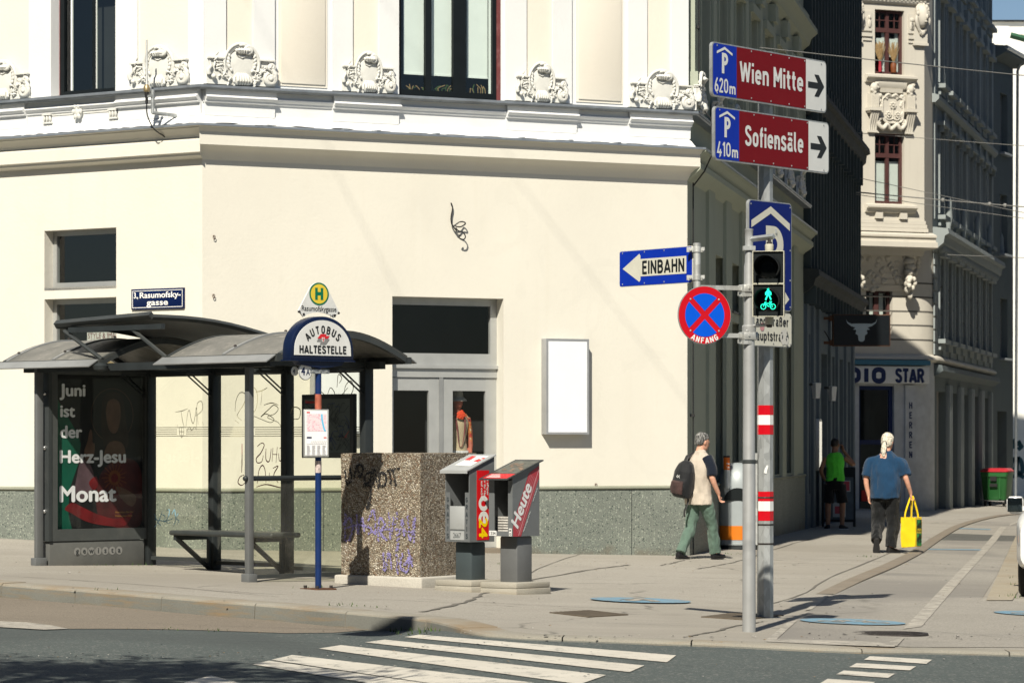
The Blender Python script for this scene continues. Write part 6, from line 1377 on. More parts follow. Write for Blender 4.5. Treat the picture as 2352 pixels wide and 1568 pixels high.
b = B(TL); b.cyl((0, 0, zb+.055), (0, 0, zb+.105), .014, n=10); b.lathe([(.02, zb+.06), (.024, zb+.07), (.02, zb+.08)], n=10); b.lathe([(.02, za-.085), (.03, za-.06)], n=12); obj('bolt', b, M['iron'], t)
bz = zb+.108; xa = x1-lx
b = B(place(lx, ly, 0, 0)); b.box(xa+.02, .05, -.02+.1, .02+.1, bz-.02, bz+.018) if False else b.tube([(xa, .14, bz), (.0, 0, bz+.012), (.035, -.03, bz+.015)], .024, 4); b.box(xa-.05, xa+.05, .09, .19, bz-.09, bz-.055); obj('bracket_arm', b, M['galv'], t, ang=30)
b = B(place(lx, ly, 0, 0)); b.tube([(xa, .14, za-.07), (0, 0, za-.062)], .014, 4); b.lathe([(.056, za-.16), (.058, za-.15), (.058, za-.07), (.05, za-.06)], xa, .14, 18); b.ell((xa-.02, .083, za-.11), (.012, .01, .012), n=8); obj('bracket_arm', b, M['polegrey'], t, ang=30)
# ---------------------------------------------------------------- galvanised octagonal pole and guide signs
x2, y2 = 2.28, 29.4; g2 = gz(x2); P2M = place(x2, y2, R(8), g2)
t = thing('sign_mast', 'octagonal galvanised mast with red and white reflective bands', 'pole', P2M); zz = lambda py: zat(py, 29.4)-g2
b = B(P2M); b.lathe([(.078, -.02), (.075, .0), (.071, zz(700)), (.067, zz(120)), (.02, zz(118))], n=8, a0=R(22.5), a1=R(382.5)); b2 = b; obj('shaft', b, M['galv'], t, smooth=False)
for p0, p1, dm in ((930.5, 997.5, 0), (1128, 1195, 1)):
    bz_ = [zz(p1)+(zz(p0)-zz(p1))*k/3 for k in range(4)]
    for k in range(3):
        rr = .0745+.0008*dm; b = B(P2M); b.lathe([(rr, bz_[k]), (rr-.0005, bz_[k+1])], n=8, a0=R(22.5), a1=R(382.5)); b.bm.normal_update()
        obj('red_band' if k != 1 else 'white_band', b, M['stopred'] if k != 1 else M['signwhite'], t, smooth=False)
b = B(P2M)
for py in (1142, 1204, 1248): z = zz(py); b.lathe([(.076, z-.008), (.078, z), (.076, z+.008)], n=8, a0=R(22.5), a1=R(382.5))
obj('steel_strap', b, M['iron'], t, smooth=False)
b = B(P2M); b.box(-.115, -.078, -.03, .03, zz(1250), zz(1040)); 
obj('cable_duct', b, M['galvl'], t, ang=30)
b = B(P2M); b.poly([(x, -.0745, z) for x, z in ((-.03, zz(1085)), (-.005, zz(1088)), (.012, zz(1070)), (-.0, zz(1067)), (-.02, zz(1075)))]); obj('torn_sticker', b, M['signwhite'], t, smooth=False)
GM = place(x2, y2, R(53), 0); nf = -.115
def guide(s0, s1, z0, z1, name, label, parts_, grp=None):
    t = thing(name, label, 'sign', GM @ Matrix.Translation(((s0+s1)/2, nf, z0)), grp); b = B(GM); b.prism(rrect(s0, s1, z0, z1, .045), nf, nf+.03); obj('panel', b, M['galv'], t, ang=30)
    return t
rv = lambda t, pts: [obj('rivet', B(GM).ell((x, nf-.004, z), (.008, .005, .008), n=7), M['galv'], t) for x, z in pts]
def parking_p(b, cx, z, h, y, w=.0):
    st = h*.2; b.box(cx-h*.24, cx-h*.24+st, y-.0006, y, z, z+h); n = 14; cz_ = z+h*.70; ro, ri = h*.30, h*.30-st*.95
    o = [(cx-h*.1, z+h), ]+[(cx+h*.0+ro*math.cos(R(90-180*k/n)), cz_+ro*math.sin(R(90-180*k/n))) for k in range(n+1)]+[(cx-h*.1, cz_-ro)]
    i = [(cx-h*.1, z+h-st*.95)]+[(cx+ri*math.cos(R(90-180*k/n)), cz_+ri*math.sin(R(90-180*k/n))) for k in range(n+1)]+[(cx-h*.1, cz_-ri)]
    a = [b.v(p[0], y, p[1]) for p in o]; c = [b.v(p[0], y, p[1]) for p in i]
    for k in range(len(a)-1): b.f([a[k], a[k+1], c[k+1], c[k]])
for s0, s1, za_, zb_, nm, txt, km, tw_ in ((-1.04, .86, 4.53, 5.005, 'upper', 'Wien Mitte', '620', 1.05), (-1.0, .905, 3.975, 4.445, 'lower', 'Sofiensäle', '410', .97)):
    t = guide(s0, s1, za_, zb_, 'car_park_guide_sign', 'upper of the two long car park guide signs on the mast, with a two-word destination' if nm == 'upper' else 'lower of the two long car park guide signs on the mast, with a one-word destination', None, 'car park guide signs on the mast')
    L_ = s1-s0; h_ = zb_-za_; e = .012; c1, c2 = s0+.205*L_, s0+.812*L_
    rr = rrect(s0+e, s1-e, za_+e, zb_-e, .036)
    b = B(GM); b.poly([(x, nf-.002, z) for x, z in rr if x < (s0+s1)/2 and x < c1]+[(c1, nf-.002, zb_-e), (c1, nf-.002, za_+e)][:0]+[]) if False else None
    left_ = [p for p in rr if p[0] < s0+.1]; left_ = sorted(left_, key=lambda p: -p[1]); b.poly([(c1, nf-.002, za_+e), (c1, nf-.002, zb_-e)]+[(x, nf-.002, z) for x, z in left_]); bf = obj('blue_field', b, M['signblue'], t, normals=False, smooth=False)
    b = B(GM); b.poly([(x, nf-.002, z) for x, z in ((c1, za_+e), (c2, za_+e), (c2, zb_-e), (c1, zb_-e))]); rf = obj('red_field', b, M['signred'], t, normals=False, smooth=False)
    right_ = sorted([p for p in rr if p[0] > s1-.1], key=lambda p: p[1]); b = B(GM); b.poly([(c2, nf-.002, zb_-e), (c2, nf-.002, za_+e)]+[(x, nf-.002, z) for x, z in right_]); wf = obj('white_field', b, M['signwhite'], t, normals=False, smooth=False)
    cx = (s0+c1)/2+.0
    b = B(GM); parking_p(b, cx, za_+h_*.44, h_*.38, nf-.004); b.poly([(cx+x, nf-.004, za_+h_*z) for x, z in ((-.125, .835), (0, .935), (.125, .835), (.125, .79), (0, .885), (-.125, .79))])
    b.din(km, cx+.055, za_+h_*.08, h_*.27, nf-.004, 'r', .215, .15); b.din('m', cx+.075, za_+h_*.08, h_*.21, nf-.004, 'l', .10, .17); obj('lettering', b, M['signwhite'], bf, normals=False, smooth=False)
    b = B(GM); b.din(txt, (c1+c2)/2, za_+h_*.34, h_*.38, nf-.004, 'c', tw_, .165); obj('lettering', b, M['signwhite'], rf, normals=False, smooth=False)
    cx = (c2+s1)/2-.005; cz = (za_+zb_)/2+.0; b = B(GM); b.poly([(cx+x, nf-.004, cz+z) for x, z in ((-.14, .028), (.03, .028), (-.03, .10), (.045, .10), (.14, 0), (.045, -.10), (-.03, -.10), (.03, -.028), (-.14, -.028))]); obj('arrow', b, M['black'], wf, normals=False, smooth=False)
    rv(t, [(s0+L_*f, z) for f in (.04, .33, .5, .66, .8, .95) for z in (za_+.03, zb_-.03)])
zp = zat(468, 29.55), zat(716, 29.55); s0, s1 = -.45, .262
t = guide(s0, s1, zp[1], zp[0], 'parking_sign', 'dark blue parking sign with a white P and roof mark, half hidden by the signal', None)
b = B(GM); b.prism(rrect(s0+.01, s1-.01, zp[1]+.01, zp[0]-.01, .035), nf-.002, nf-.0005); bf = obj('blue_face', b, M['signblued'], t, smooth=False)
b = B(GM); cx = (s0+s1)/2; h_ = zp[0]-zp[1]; b.poly([(cx+x, nf-.004, zp[0]-z) for x, z in ((-.32, .185), (0, .045), (.32, .185), (.32, .25), (0, .11), (-.32, .25))]); parking_p(b, cx+.05, zp[0]-.76, .54, nf-.004)
b.poly([(cx+x, nf-.004, zp[1]+z) for x, z in ((.31, .11), (.19, .22), (.19, .02))]); b.box(cx-.25, cx+.20, nf-.0045, nf-.004, zp[1]+.08, zp[1]+.14); obj('symbol', b, M['signcream'], bf, normals=False, smooth=False)
rv(t, [(s1-.03, zp[0]-.04), (s1-.03, zp[1]+.04), (s1-.03, zp[1]+.28), (s1-.03, zp[1]+.55), (s0+.03, zp[0]-.04)])
z1, z0 = zat(720, 29.55), zat(798, 29.55)
t = guide(s0, s1, z0, z1, 'street_plate', 'white two-line street name plate with a torn sticker below the parking sign', None)
b = B(GM); b.prism(rrect(s0+.006, s1-.006, z0+.006, z1-.006, .035), nf-.002, nf-.0005); wf = obj('white_face', b, M['signcream'], t, smooth=False)
h_ = z1-z0; b = B(GM); b.din('Landstraßer', s0+.055, z0+h_*.60, h_*.28, nf-.004, 'l', .60, .165); b.din('Hauptstraße', s0+.055, z0+h_*.17, h_*.28, nf-.004, 'l', .60, .165); obj('lettering', b, M['black'], wf, normals=False, smooth=False)
b = B(GM); rnd = random.Random(3); cx = s1-.13
b.poly([(cx+.075*math.cos(a)*rnd.uniform(.7, 1.15), nf-.0055, z0+h_*.29+.085*math.sin(a)*rnd.uniform(.7, 1.1)) for a in [6.283*k/16 for k in range(16)]])
for k in range(9): xx, zz_ = cx+rnd.gauss(0, .03), z0+h_*.28+rnd.gauss(0, .04); b.poly([(xx+.018*rnd.random()*math.cos(a), nf-.0065, zz_+.035*rnd.random()*math.sin(a)) for a in (0, 1.2, 2.5, 3.6, 5)], 1)
b.disc(cx-.37, z0+h_*.56, .036, nf-.0055, 18, 2); obj('torn_sticker', b, [flat('sticker_paper', (.55, .54, .50), .8), M['letterg'], M['pink']], wf, normals=False, smooth=False)
rv(t, [(s1-.03, z0+.03), (s1-.03, z1-.03), (-.05, z0+.03)])
for z in (4.77, 4.2, 3.4, 2.95): b = B(P2M); b.box(-.085, .085, -.1, .08, z-g2-.02, z-g2+.02); obj('sign_bracket', b, M['galv'], bpy.data.objects['sign_mast'], ang=30)
# ---------------------------------------------------------------- round litter bin with its ashtray
d = 49.7; bx = ray(1695)*d; g = gz(bx); BM = place(bx, d, R(-5), g); zz = lambda py: zat(py, d)-g
t = thing('litter_bin', 'tall domed white-grey litter bin with an orange stripe behind the signal poles', 'litter bin', BM)
r = .315; za, zc = zz(1250), zz(1122); zt = zz(1063)
b = B(BM); pr = [(r*.96, za), (r*.97, za+.03), (r*.955, za+.035)]+[(r*(.955+.045*k/6), za+.04+(zc-za)*k/6*.98) for k in range(7)]; b.lathe(pr, n=40)
bo = obj('body', b, M['canwhite'], t, ang=40)
b = B(BM); rr = [(r*1.005*math.cos(a)**.8 if a < 1.57 else .002, zc+.008+(zt-zc)*math.sin(a)) for a in [1.5708*k/12 for k in range(13)]]; b.lathe(rr, n=40); obj('dome', b, M['canwhite'], t, ang=40)
b = B(BM); b.lathe([(r*.975, zz(1238)), (r*.99, zz(1206))], n=40); obj('orange_stripe', b, M['canorange'], bo)
b = B(BM); b.lathe([(r*.93, .0), (r*.93, za+.01)], n=30); obj('foot', b, M['steeld'], t)
b = B(BM); b.prism([(r*1.06*.62*math.cos(a), zz(1148)+.19*math.sin(a)) for a in [R(0+180*k/14) for k in range(15)]], -r*1.01, -r*.8); obj('opening', b, M['lampblack'], t, ang=30)
AX = -.165; AYY = -r*.93
b = B(BM); b.cyl((AX, AYY, zz(1120)), (AX, AYY, zz(1078)), .052, n=20); b.prism([(AX-.05, zz(1105)), (AX+.05, zz(1105)), (AX+.02, zz(1140)), (AX-.02, zz(1140))], AYY-.02, AYY+.2); ash = obj('ashtray', b, M['galv'], t)
b = B(BM); b.cyl((AX, AYY, zz(1078)), (AX, AYY, zz(1047)), .050, n=20); oc = obj('orange_cap', b, M['orange'], ash)
b = B(BM); b.lathe([(.051, zz(1050)), (.053, zz(1047)), (.04, zz(1046)), (.001, zz(1046))], AX, AYY, 20); obj('rim', b, M['iron'], oc)
b = B(BM); b.text('Hust', AX+.0, zz(1066), .028, AYY-.051, 'l', bold=.03, width=.045); b.text('Tsch', AX+.0, zz(1074), .028, AYY-.051, 'l', bold=.03, width=.045); obj('lettering', b, M['signwhite'], oc, normals=False, smooth=False)
# ---------------------------------------------------------------- sooty building further down the side street
D0, D1 = 18.3, 31.8
db = thing('sooty_building', 'tall soot-dark town house with blue-grey ground floor next to the cream building', 'building', place(Send.x, Send.y, 0, gz(Send.x)))
gw = [(19.2, 19.9), (20.4, 21.1), (22.5, 24.0), (25.0, 26.0), (27.2, 28.4), (29.4, 30.6)]
b = B(FS.M); b.wall(D0, D1, -2, 4.75, [(a, c, .5 if c-a < 1.3 else -2, 3.7 if c < 22 else 3.4, .30) for a, c in gw])
for u in (18.5, 20.0, 21.3, 24.2, 26.2, 28.6, 30.8): b.box(u, u+.42, -.06, .01, -1.5, 4.3)
obj('ground_floor_wall', b, M['bluewall'], db, smooth=False)
for a, c in gw:
    if c-a < 1.3: win(db, FS, a, c, .5, 3.7 if c < 22 else 3.4, .25, .07, 'alud')
    else: win(db, FS, a, c, -1.4, 3.4, .25, .09, 'steeld', mull=(((a+c)/2, .09),), name='door')
b = B(FS.M); uw = [(D0+.55+1.5*k, D0+1.25+1.5*k) for k in range(9)]
b.wall(D0, D1, 4.7, 17.1, [(a, c, 5.5, 7.5, .25) for a, c in uw]+[(a, c, 8.9, 11.2, .25) for a, c in uw]+[(a, c, 12.2, 14.4, .25) for a, c in uw])
for k in range(19):
    u = D0+.1+.75*k
    b.box(u, u+.2, -.14, .01, 4.95, 7.9); b.box(u, u+.2, -.16, .01, 8.5, 16.4); b.box(u-.04, u+.24, -.19, .01, 15.9, 16.4); b.box(u-.04, u+.24, -.18, .01, 8.5, 8.9)
for k in range(14): u = D0+.3+.95*k; b.box(u, u+.16, -.26, .01, 7.55, 8.1)
for k in range(16): u = D0+.15+.85*k; b.box(u, u+.14, -.24, .01, 4.25, 4.6)
obj('upper_wall', b, M['brownwall'], db, smooth=False)
for a, c in uw:
    for z0, z1 in ((5.5, 7.5), (8.9, 11.2), (12.2, 14.4)): win(db, FS, a, c, z0, z1, .2, .06, 'wframe', mull=(((a+c)/2, .05),), trans=((z1-.6, .06),))
# facade ends, roof and cornices
Q0, Q1 = Send, C2+FS.d*D1; path2 = [Q0, Q1, Q1+FS.i*9]
b = B(); sweep(b, path2, [(0, 4.95), (.30, 4.92), (.32, 4.80), (.24, 4.74), (.20, 4.60), (.08, 4.5), (0, 4.45)], 0, 2); obj('cornice', b, M['browncor'], db); b = B(); sweep(b, path2, [(0, 8.55), (.34, 8.5), (.36, 8.38), (.28, 8.33), (.26, 8.15), (.12, 8.0), (0, 7.9)], 0, 2); obj('cornice', b, M['browncor'], db); b = B(); sweep(b, path2, [(0, 17.1), (.55, 17.1), (.55, 16.9), (.3, 16.6), (.1, 16.4), (0, 16.4)], 0, 2)
obj('cornice', b, M['browncor'], db)
b = B(); q1, q2 = Q1, Q1+FS.i*9
b.poly([(q1.x, q1.y, -2), (q2.x, q2.y, -2), (q2.x, q2.y, 17.1), (q1.x, q1.y, 17.1)]); p0 = Send+FS.i*9
b.poly([(q2.x, q2.y, -2), (p0.x, p0.y, -2), (p0.x, p0.y, 17.1), (q2.x, q2.y, 17.1)])
for k in range(6): 
    m_ = Frame(Q1, FS.i).M; bb_ = B(m_); 
    bb_.bm.free()
obj('end_wall', b, M['brownwall'], db, smooth=False)
b = B(); b.prism_z([tuple(Send), tuple(Q1), tuple(q2), tuple(p0)], 17.1, 17.3); obj('roof', b, M['zinc'], db, smooth=False)
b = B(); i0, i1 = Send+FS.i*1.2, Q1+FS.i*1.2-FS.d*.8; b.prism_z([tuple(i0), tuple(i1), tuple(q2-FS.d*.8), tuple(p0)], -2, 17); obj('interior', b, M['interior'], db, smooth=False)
# narrow boxes and lamps on the blue-grey ground floor
for u, nm, lab in ((FS.U(1855), 'wall_lamp', 'pale wall lamp left of the hanging bull sign, the nearer one'), (FS.U(1893), 'wall_lamp', 'pale wall lamp below the bracket of the bull sign, the farther one')):
    z = FS.Z(1874, 895); t = thing(nm, lab, 'lamp', FS.M @ Matrix.Translation((u, 0, z)), 'pale lamps on the blue-grey wall')
    b = B(W[t.name]); b.box(-.03, .03, -.10, .0, .05, .10); obj('bracket', b, M['steeld'], t)
    b = B(W[t.name]); b.loft([(0, -.17, -.2, .07, .07), (0, -.17, .1, .10, .10), (0, -.17, .11, .05, .05)], 4, e=2); obj('shade', b, M['signwhite'], t, ang=20)
for px, lab in ((1871, 'narrow glass showcase on the blue-grey wall, lower left of the bull sign'),):
    u = FS.U(px); z1, z0 = FS.Z(px, 962), FS.Z(px, 1080); t = thing('wall_showcase', lab, 'showcase', FS.M @ Matrix.Translation((u, 0, z0)))
    b = B(W[t.name]); b.box(-.35, .35, -.12, 0, 0, z1-z0); b.bevel(.01); obj('case', b, M['alu'], t)
    b = B(W[t.name]); b.box(-.3, .3, -.124, -.118, .05, z1-z0-.05); obj('pane', b, M['mirror'], t, smooth=False)
# hanging bull sign
u = FS.U(1893); wp = FS.at(u, 0, 0); dB = wp.y-.1; BU = place(wp.x, dB, R(3), 0); k = dB/7500
xb0, xb1 = (1911-1893)*k, (2044-1893)*k; z0, z1 = zat(795, dB), zat(722, dB)
t = thing('hanging_sign', 'black box sign with a pale bull head hung out from the blue-grey wall', 'sign', BU @ Matrix.Translation((xb0, 0, z0)))
b = B(BU); b.box(xb0, xb1, -.07, .07, z0, z1); b.bevel(.008); bx_ = obj('box', b, M['rust'], t)
b = B(BU); b.box(xb0+.02, xb1-.015, -.075, -.069, z0+.02, z1-.02); fc = obj('black_face', b, flat('sign_black', (.006, .008, .010), .3), t, smooth=False)
b = B(BU); cx = (1977-1893)*k; pz = lambda py: zat(py, dB); px_ = lambda px: (px-1893)*k
half_ = [(1941, 732), (1944, 742), (1953, 749), (1963, 752), (1957, 757), (1963, 757), (1965, 759), (1963, 766), (1969, 770), (1970, 781), (1974, 784.5)]
half_ = [(px_(a), pz(c)) for a, c in half_]; mir = [(2*cx-a, c) for a, c in half_[::-1]]; up_ = [(2*cx-px_(a), pz(c)) for a, c in ((1944.5, 739.5), (1953, 743.5), (1964, 743))]; up2 = [(px_(a), pz(c)) for a, c in ((1964, 743), (1953, 743.5), (1944.5, 739.5))]
b.poly([(x, -.0775, z) for x, z in half_+mir+up_[0:3]+up2]); obj('bull_head', b, flat('pale_bull', (.42, .50, .53), .5), fc, normals=False, smooth=False)
b = B(BU)
for py in (731, 787): b.box(-.02, xb0, -.02, .02, pz(py)-.03, pz(py)+.03); b.box(xb0-.06, xb0, -.04, .04, pz(py)-.06, pz(py)+.06)
obj('bracket', b, M['rust'], t, ang=30)
b = B(BU); b.tube(catmull([(0, .02, pz(760)), (.08, 0, pz(775)), (.12, 0, pz(782)), (xb0+.02, 0, pz(783))], 5), .012, 6); obj('cable', b, M['cable'], t)
# sandwich board behind the runner
d = 66.6; AB = place(ray(1926)*d, d, R(-4), gz(ray(1926)*d)); s_ = d/7500
t = thing('sandwich_board', 'black sandwich board with posters standing behind the green vest', 'sandwich board', AB)
for sg in (-1, 1):
    b = B(AB); h = 1.22; w = .34; 
    M2 = AB @ Matrix.Translation((0, sg*.02, h)) @ Matrix.Rotation(sg*R(9), 4, 'X'); b.M = M2
    for a in ((-w, -w+.04, -h, 0), (w-.04, w, -h, 0), (-w+.04, w-.04, -.20, 0), (-w+.04, w-.04, -h+.1, -h+.15)): b.box(a[0], a[1], -.02, .02, a[2], a[3])
    fr_ = obj('board_frame', b, M['lampblack'], t, ang=30)
    b = B(M2); b.box(-w+.04, w-.04, -.008, .008, -h+.15, -.20); pn = obj('board_panel', b, mat('chalk_panel', (.05, .07, .085), .4, 0, .4, 4), fr_, smooth=False)
    if sg == -1:
        b = B(M2); b.box(.06, .24, -.0105, -.008, -.50, -.27); b.box(-.12, .14, -.0105, -.008, -1.02, -.72); b.box(.08, .22, -.0125, -.0103, -.48, -.29, 1); b.box(-.08, .04, -.0125, -.0103, -.95, -.80, 1); obj('sheet', b, [flat('sheet_grey', (.30, .32, .33)), M['heutered']], pn, smooth=False)
# ---------------------------------------------------------------- ornate grey corner building
RB = Vector((ray(2123)*90, 90.0)); FB = Frame(RB, (.906, .423)); FR = Frame((RB.x+.36, RB.y+1.0), (.235, .972))
ob = thing('ornate_building', 'ornate grey corner house with a sunlit bay, stucco shield and blue shop front', 'building', place(RB.x, RB.y, 0, gz(RB.x)))
zB = lambda py, px=2050, y=0: FB.Z(px, py, y)
# bay: front wall and return
bw = FB.U(2009.5), FB.U(2077); HT = 22.5; zb0 = zB(541)
wins = [(zB(468), zB(307)), (zB(171), zB(24)), (zB(-110), zB(-260))]
wins = [(a, c) for a, c in wins]
bh = [(bw[0], bw[1], a, c, .22) for a, c in wins]
b = B(FB.M); b.wall(-4.2, 0, zb0, HT, bh); b.poly([(0, 0, zb0), (.75, .76, zb0), (.75, .76, HT), (0, 0, HT)])
b.poly([(-4.2, 0, zb0), (-4.2, 1.2, zb0), (-4.2, 1.2, HT), (-4.2, 0, HT)])
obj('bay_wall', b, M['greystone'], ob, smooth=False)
for k, (a, c) in enumerate(wins):
    m_ = (bw[0]+bw[1])/2; zt_ = c-(c-a)*.31
    w_ = win(ob, FB, bw[0], bw[1], a, c, .12, .075, 'oxwin', 'wglass', mull=((m_, .10),), trans=((zt_, .12),), th=.08)
    b = B(FB.M)
    for j in (1, 3): u = bw[0]+(bw[1]-bw[0])*j/4; b.box(u-.012, u+.012, .14, .17, zt_, c-.05)
    b.box(bw[0], bw[1], .14, .17, (zt_+c)/2-.012, (zt_+c)/2+.012); obj('glazing_bar', b, M['oxwin'], w_, ang=30)
    b = B(FB.M)
    if k == 0: b.box(bw[0]+.06, bw[1]-.06, .24, .25, a, zt_-.15)
    else:
        for j in range(2): u0 = bw[0]+.07+(j+.0)*(bw[1]-bw[0]-.1)/2; b.box(u0+.28, u0+.38, .22, .24, a, zt_); b.box(u0+.02, u0+.3, .24, .25, a+.5, zt_-.2)
    obj('curtain', b, M['curtain'], w_, smooth=False)
vz = wins[1][0]
for px, col, lab in ((2023, 'heutered', 'slim red vase with dried flowers in the left half of the bay window'), (2054, 'posterorange', 'striped vase with dried grasses in the right half of the bay window')):
    u = FB.U(px, .05); t = thing('flower_vase', lab, 'vase', FB.M @ Matrix.Translation((u, .09, vz+.06)), 'vases in the bay window')
    b = B(W[t.name]); b.lathe([(.04, 0), (.05, .1), (.035, .25), (.05, .30)] if px < 2030 else [(.07, 0), (.085, .1), (.085, .22), (.05, .27)], n=14); obj('vase', b, M[col], t)
    b = B(W[t.name]); rnd = random.Random(px)
    for k in range(70): a = rnd.uniform(0, 6.28); q_ = rnd.uniform(.02, .2); b.ribbon([(0, .25), (q_*.5*math.cos(a), .45), (q_*math.cos(a), .5+rnd.uniform(.05, .35))], .016, .02*math.sin(a), smooth=3)
    obj('dried_flowers', b, M['straw'], t, normals=False, smooth=False)
b = B(FB.M)
for zc, o in ((zB(513), .03), (zB(522), .055), (zB(531), .08)): b.run([(0, zc+.09), (o, zc+.09), (o, zc-.01), (0, zc-.01)], -4.2, o); b.box(o-.001, .33, .0, 1.1, zc-.01, zc+.09) if False else None
b.run([(0, zB(541)+.10), (.25, zB(541)+.02), (.25, zB(541)-.04), (.20, zB(541)-.06), (.20, zB(541)-.16), (.30, zB(541)-.18), (.30, zB(541)-.32), (.1, zB(541)-.36), (-.8, zB(541)-.36), (-.8, zB(541)+.1)], -4.2, .25)
for s in (-1, 1):
    pass
obj('bay_mouldings', b, M['greystone'], ob, ang=30)
# window heads, sills and panels on the bay
for k, (a, c) in enumerate(wins):
    b = B(FB.M); b.run([(0, a-.02), (.20, a-.06), (.20, a-.12), (.12, a-.16), (.08, a-.24), (0, a-.26)], bw[0]-.33, bw[1]+.33)
    for u in (bw[0]-.02, bw[1]-.18):
        if k != 1: b.box(u, u+.22, -.10, 0, a-.42, a-.25)
    if k == 1:
        for u0, u1 in ((-3.0, bw[0]-.12), (bw[1]+.12, -.32)):
            b.box(u0, u1, -.04, .0, zB(75), zB(30)); b.box(u0, u1, -.06, 0, zB(88), zB(80)); b.box(u0, u1, -.035, 0, zB(97), zB(92))
            for j in range(7): u = u0+.08+(u1-u0-.16)*j/6; b.ell((u, -.05, zB(58)), (.06, .04, .12), n=7); b.ell((u, -.05, zB(44)), (.05, .04, .06), n=6)
        b.run([(0, zB(10)), (.05, zB(10)), (.09, zB(6)), (.09, zB(0)), (.16, zB(-4)), (.16, zB(-10)), (0, zB(-12))], -4.2, .1)
        for j in range(26): u = -3.2+j*.125; b.box(u, u+.06, -.12, 0, zB(3), zB(-1))
    obj('window_surround', b, M['greystone'], ob, ang=30)
# shield with flowers between the bay windows
b = B(FB.M); um = (bw[0]+bw[1])/2; X = lambda px: FB.U(px); Z_ = lambda py: zB(py)
b.run([(0, Z_(190)), (.12, Z_(190)), (.12, Z_(196)), (.06, Z_(205)), (0, Z_(205))], X(2012), X(2078)); b.run([(0, Z_(205)), (.09, Z_(205)), (.07, Z_(214)), (0, Z_(214))], X(2020), X(2070))
sh_pts = [(2027, 226), (2065, 226), (2070, 245), (2068, 275), (2058, 283), (2034, 283), (2024, 275), (2022, 245)]
b.prism([(X(a), Z_(c)) for a, c in sh_pts], -.10, 0); b.tube(catmull([(X(a), -.11, Z_(c)) for a, c in sh_pts], 4, True)+[Vector((X(2027), -.11, Z_(226)))], .028, 6)
for a, c, r_ in ((2046, 244, .075), (2036, 265, .07), (2057, 265, .07)):
    b.ell((X(a), -.13, Z_(c)), (r_*.5, .04, r_*.5), n=8)
    for j in range(8): b.ell((X(a)+r_*math.cos(j*.785), -.115, Z_(c)+r_*math.sin(j*.785)), (.034, .03, .034), n=6)
b.tube([(X(2046), -.11, Z_(248)), (X(2046), -.12, Z_(275))], .018, 6); b.tube(catmull([(X(2046), -.11, Z_(274)), (X(2036), -.12, Z_(277)), (X(2030), -.11, Z_(272))], 4), .02, 6); b.tube(catmull([(X(2046), -.11, Z_(274)), (X(2056), -.12, Z_(277)), (X(2062), -.11, Z_(272))], 4), .02, 6)
rnd = random.Random(6)
for s in (-1, 1):
    for j in range(16): zc = 222+j*4.2; b.ell((um+s*(.35+.05*math.sin(j)), -.07, Z_(zc)), (rnd.uniform(.04, .08), .07, rnd.uniform(.04, .07)), n=7)
    b.tube(catmull([(um, -.09, Z_(224)), (um+s*.12, -.13, Z_(219)), (um+s*.2, -.1, Z_(225)), (um+s*.14, -.1, Z_(229))], 5), .04, 7)
    b.tube(catmull([(um+s*.05, -.08, Z_(296)), (um+s*.16, -.12, Z_(288)), (um+s*.28, -.12, Z_(297)), (um+s*.42, -.1, Z_(288)), (um+s*.48, -.08, Z_(276))], 5), .06, 8)
    uc = X(2004.5) if s < 0 else X(2090)
    uc = um+s*.58
    b.ell((uc, -.14, Z_(205)), (.11, .12, .14), n=10)
    for j in range(7): b.ell((uc+.09*math.cos(j), -.17, Z_(205)+.11*math.sin(j*1.3)), (.05, .05, .05), n=6)
    b.box(uc-.13, uc+.13, -.2, 0, Z_(252), Z_(218)); b.ell((uc, -.14, Z_(216)), (.08, .09, .09), n=8)
    for j in range(4): b.box(uc-.12+.065*j, uc-.085+.065*j, -.22, -.19, Z_(250), Z_(222))
    b.box(uc-.2, uc+.2, -.28, 0, Z_(258), Z_(251)); b.box(uc-.16, uc+.16, -.22, 0, Z_(263), Z_(258))
    for j in range(4): b.tube(catmull([(uc-.1+.066*j, -.2, Z_(263)), (uc-.1+.066*j, -.16, Z_(272)), (uc-.1+.066*j, -.08, Z_(290)), (uc-.1+.066*j, -.06, Z_(302))], 4), .034, 7)
    b.box(uc-.14, uc+.14, -.09, 0, Z_(307), Z_(302))
b.ell((um, -.1, Z_(297)), (.07, .08, .07), n=8)
obj('stucco_shield', b, M['greystone'], ob, ang=50)
# keystone masks: stylised heads at the bay corners
for px in (1962, 2113):
    u = FB.U(px); b = B(FB.M); zc = Z_(36)
    b.loft([(u, -.10, zc-.30, .05, .06), (u, -.13, zc-.24, .10, .12), (u, -.15, zc-.1, .14, .16), (u, -.14, zc+.1, .16, .17), (u, -.1, zc+.26, .13, .14), (u, -.08, zc+.32, .05, .05)], 14); b.ell((u+.03, -.31, zc-.02), (.03, .06, .08), n=8); b.ell((u+.02, -.28, zc-.15), (.06, .03, .025), n=8)
    for j in range(16): a = j*.42; b.ell((u+.17*math.cos(a), -.11-.05*math.sin(j), zc+.12+.19*math.sin(a)), (.055, .06, .08), n=7)
    for s in (-1, 1): b.tube(catmull([(u+s*.14, -.12, zc+.1), (u+s*.2, -.14, zc-.1), (u+s*.13, -.12, zc-.3), (u+s*.05, -.1, zc-.42)], 5), [.05]*10+[.045]*6, 7)
    for j in range(3): b.ell((u-.05+.05*j, -.1, zc-.42-.03*(j % 2)), (.04, .05, .09), n=7)
    b.box(u-.22, u+.2, -.07, 0, Z_(96), Z_(60)); b.box(u-.24, u+.22, -.1, 0, Z_(102), Z_(96))
    obj('stone_mask', b, M['greystone'], ob, ang=50)
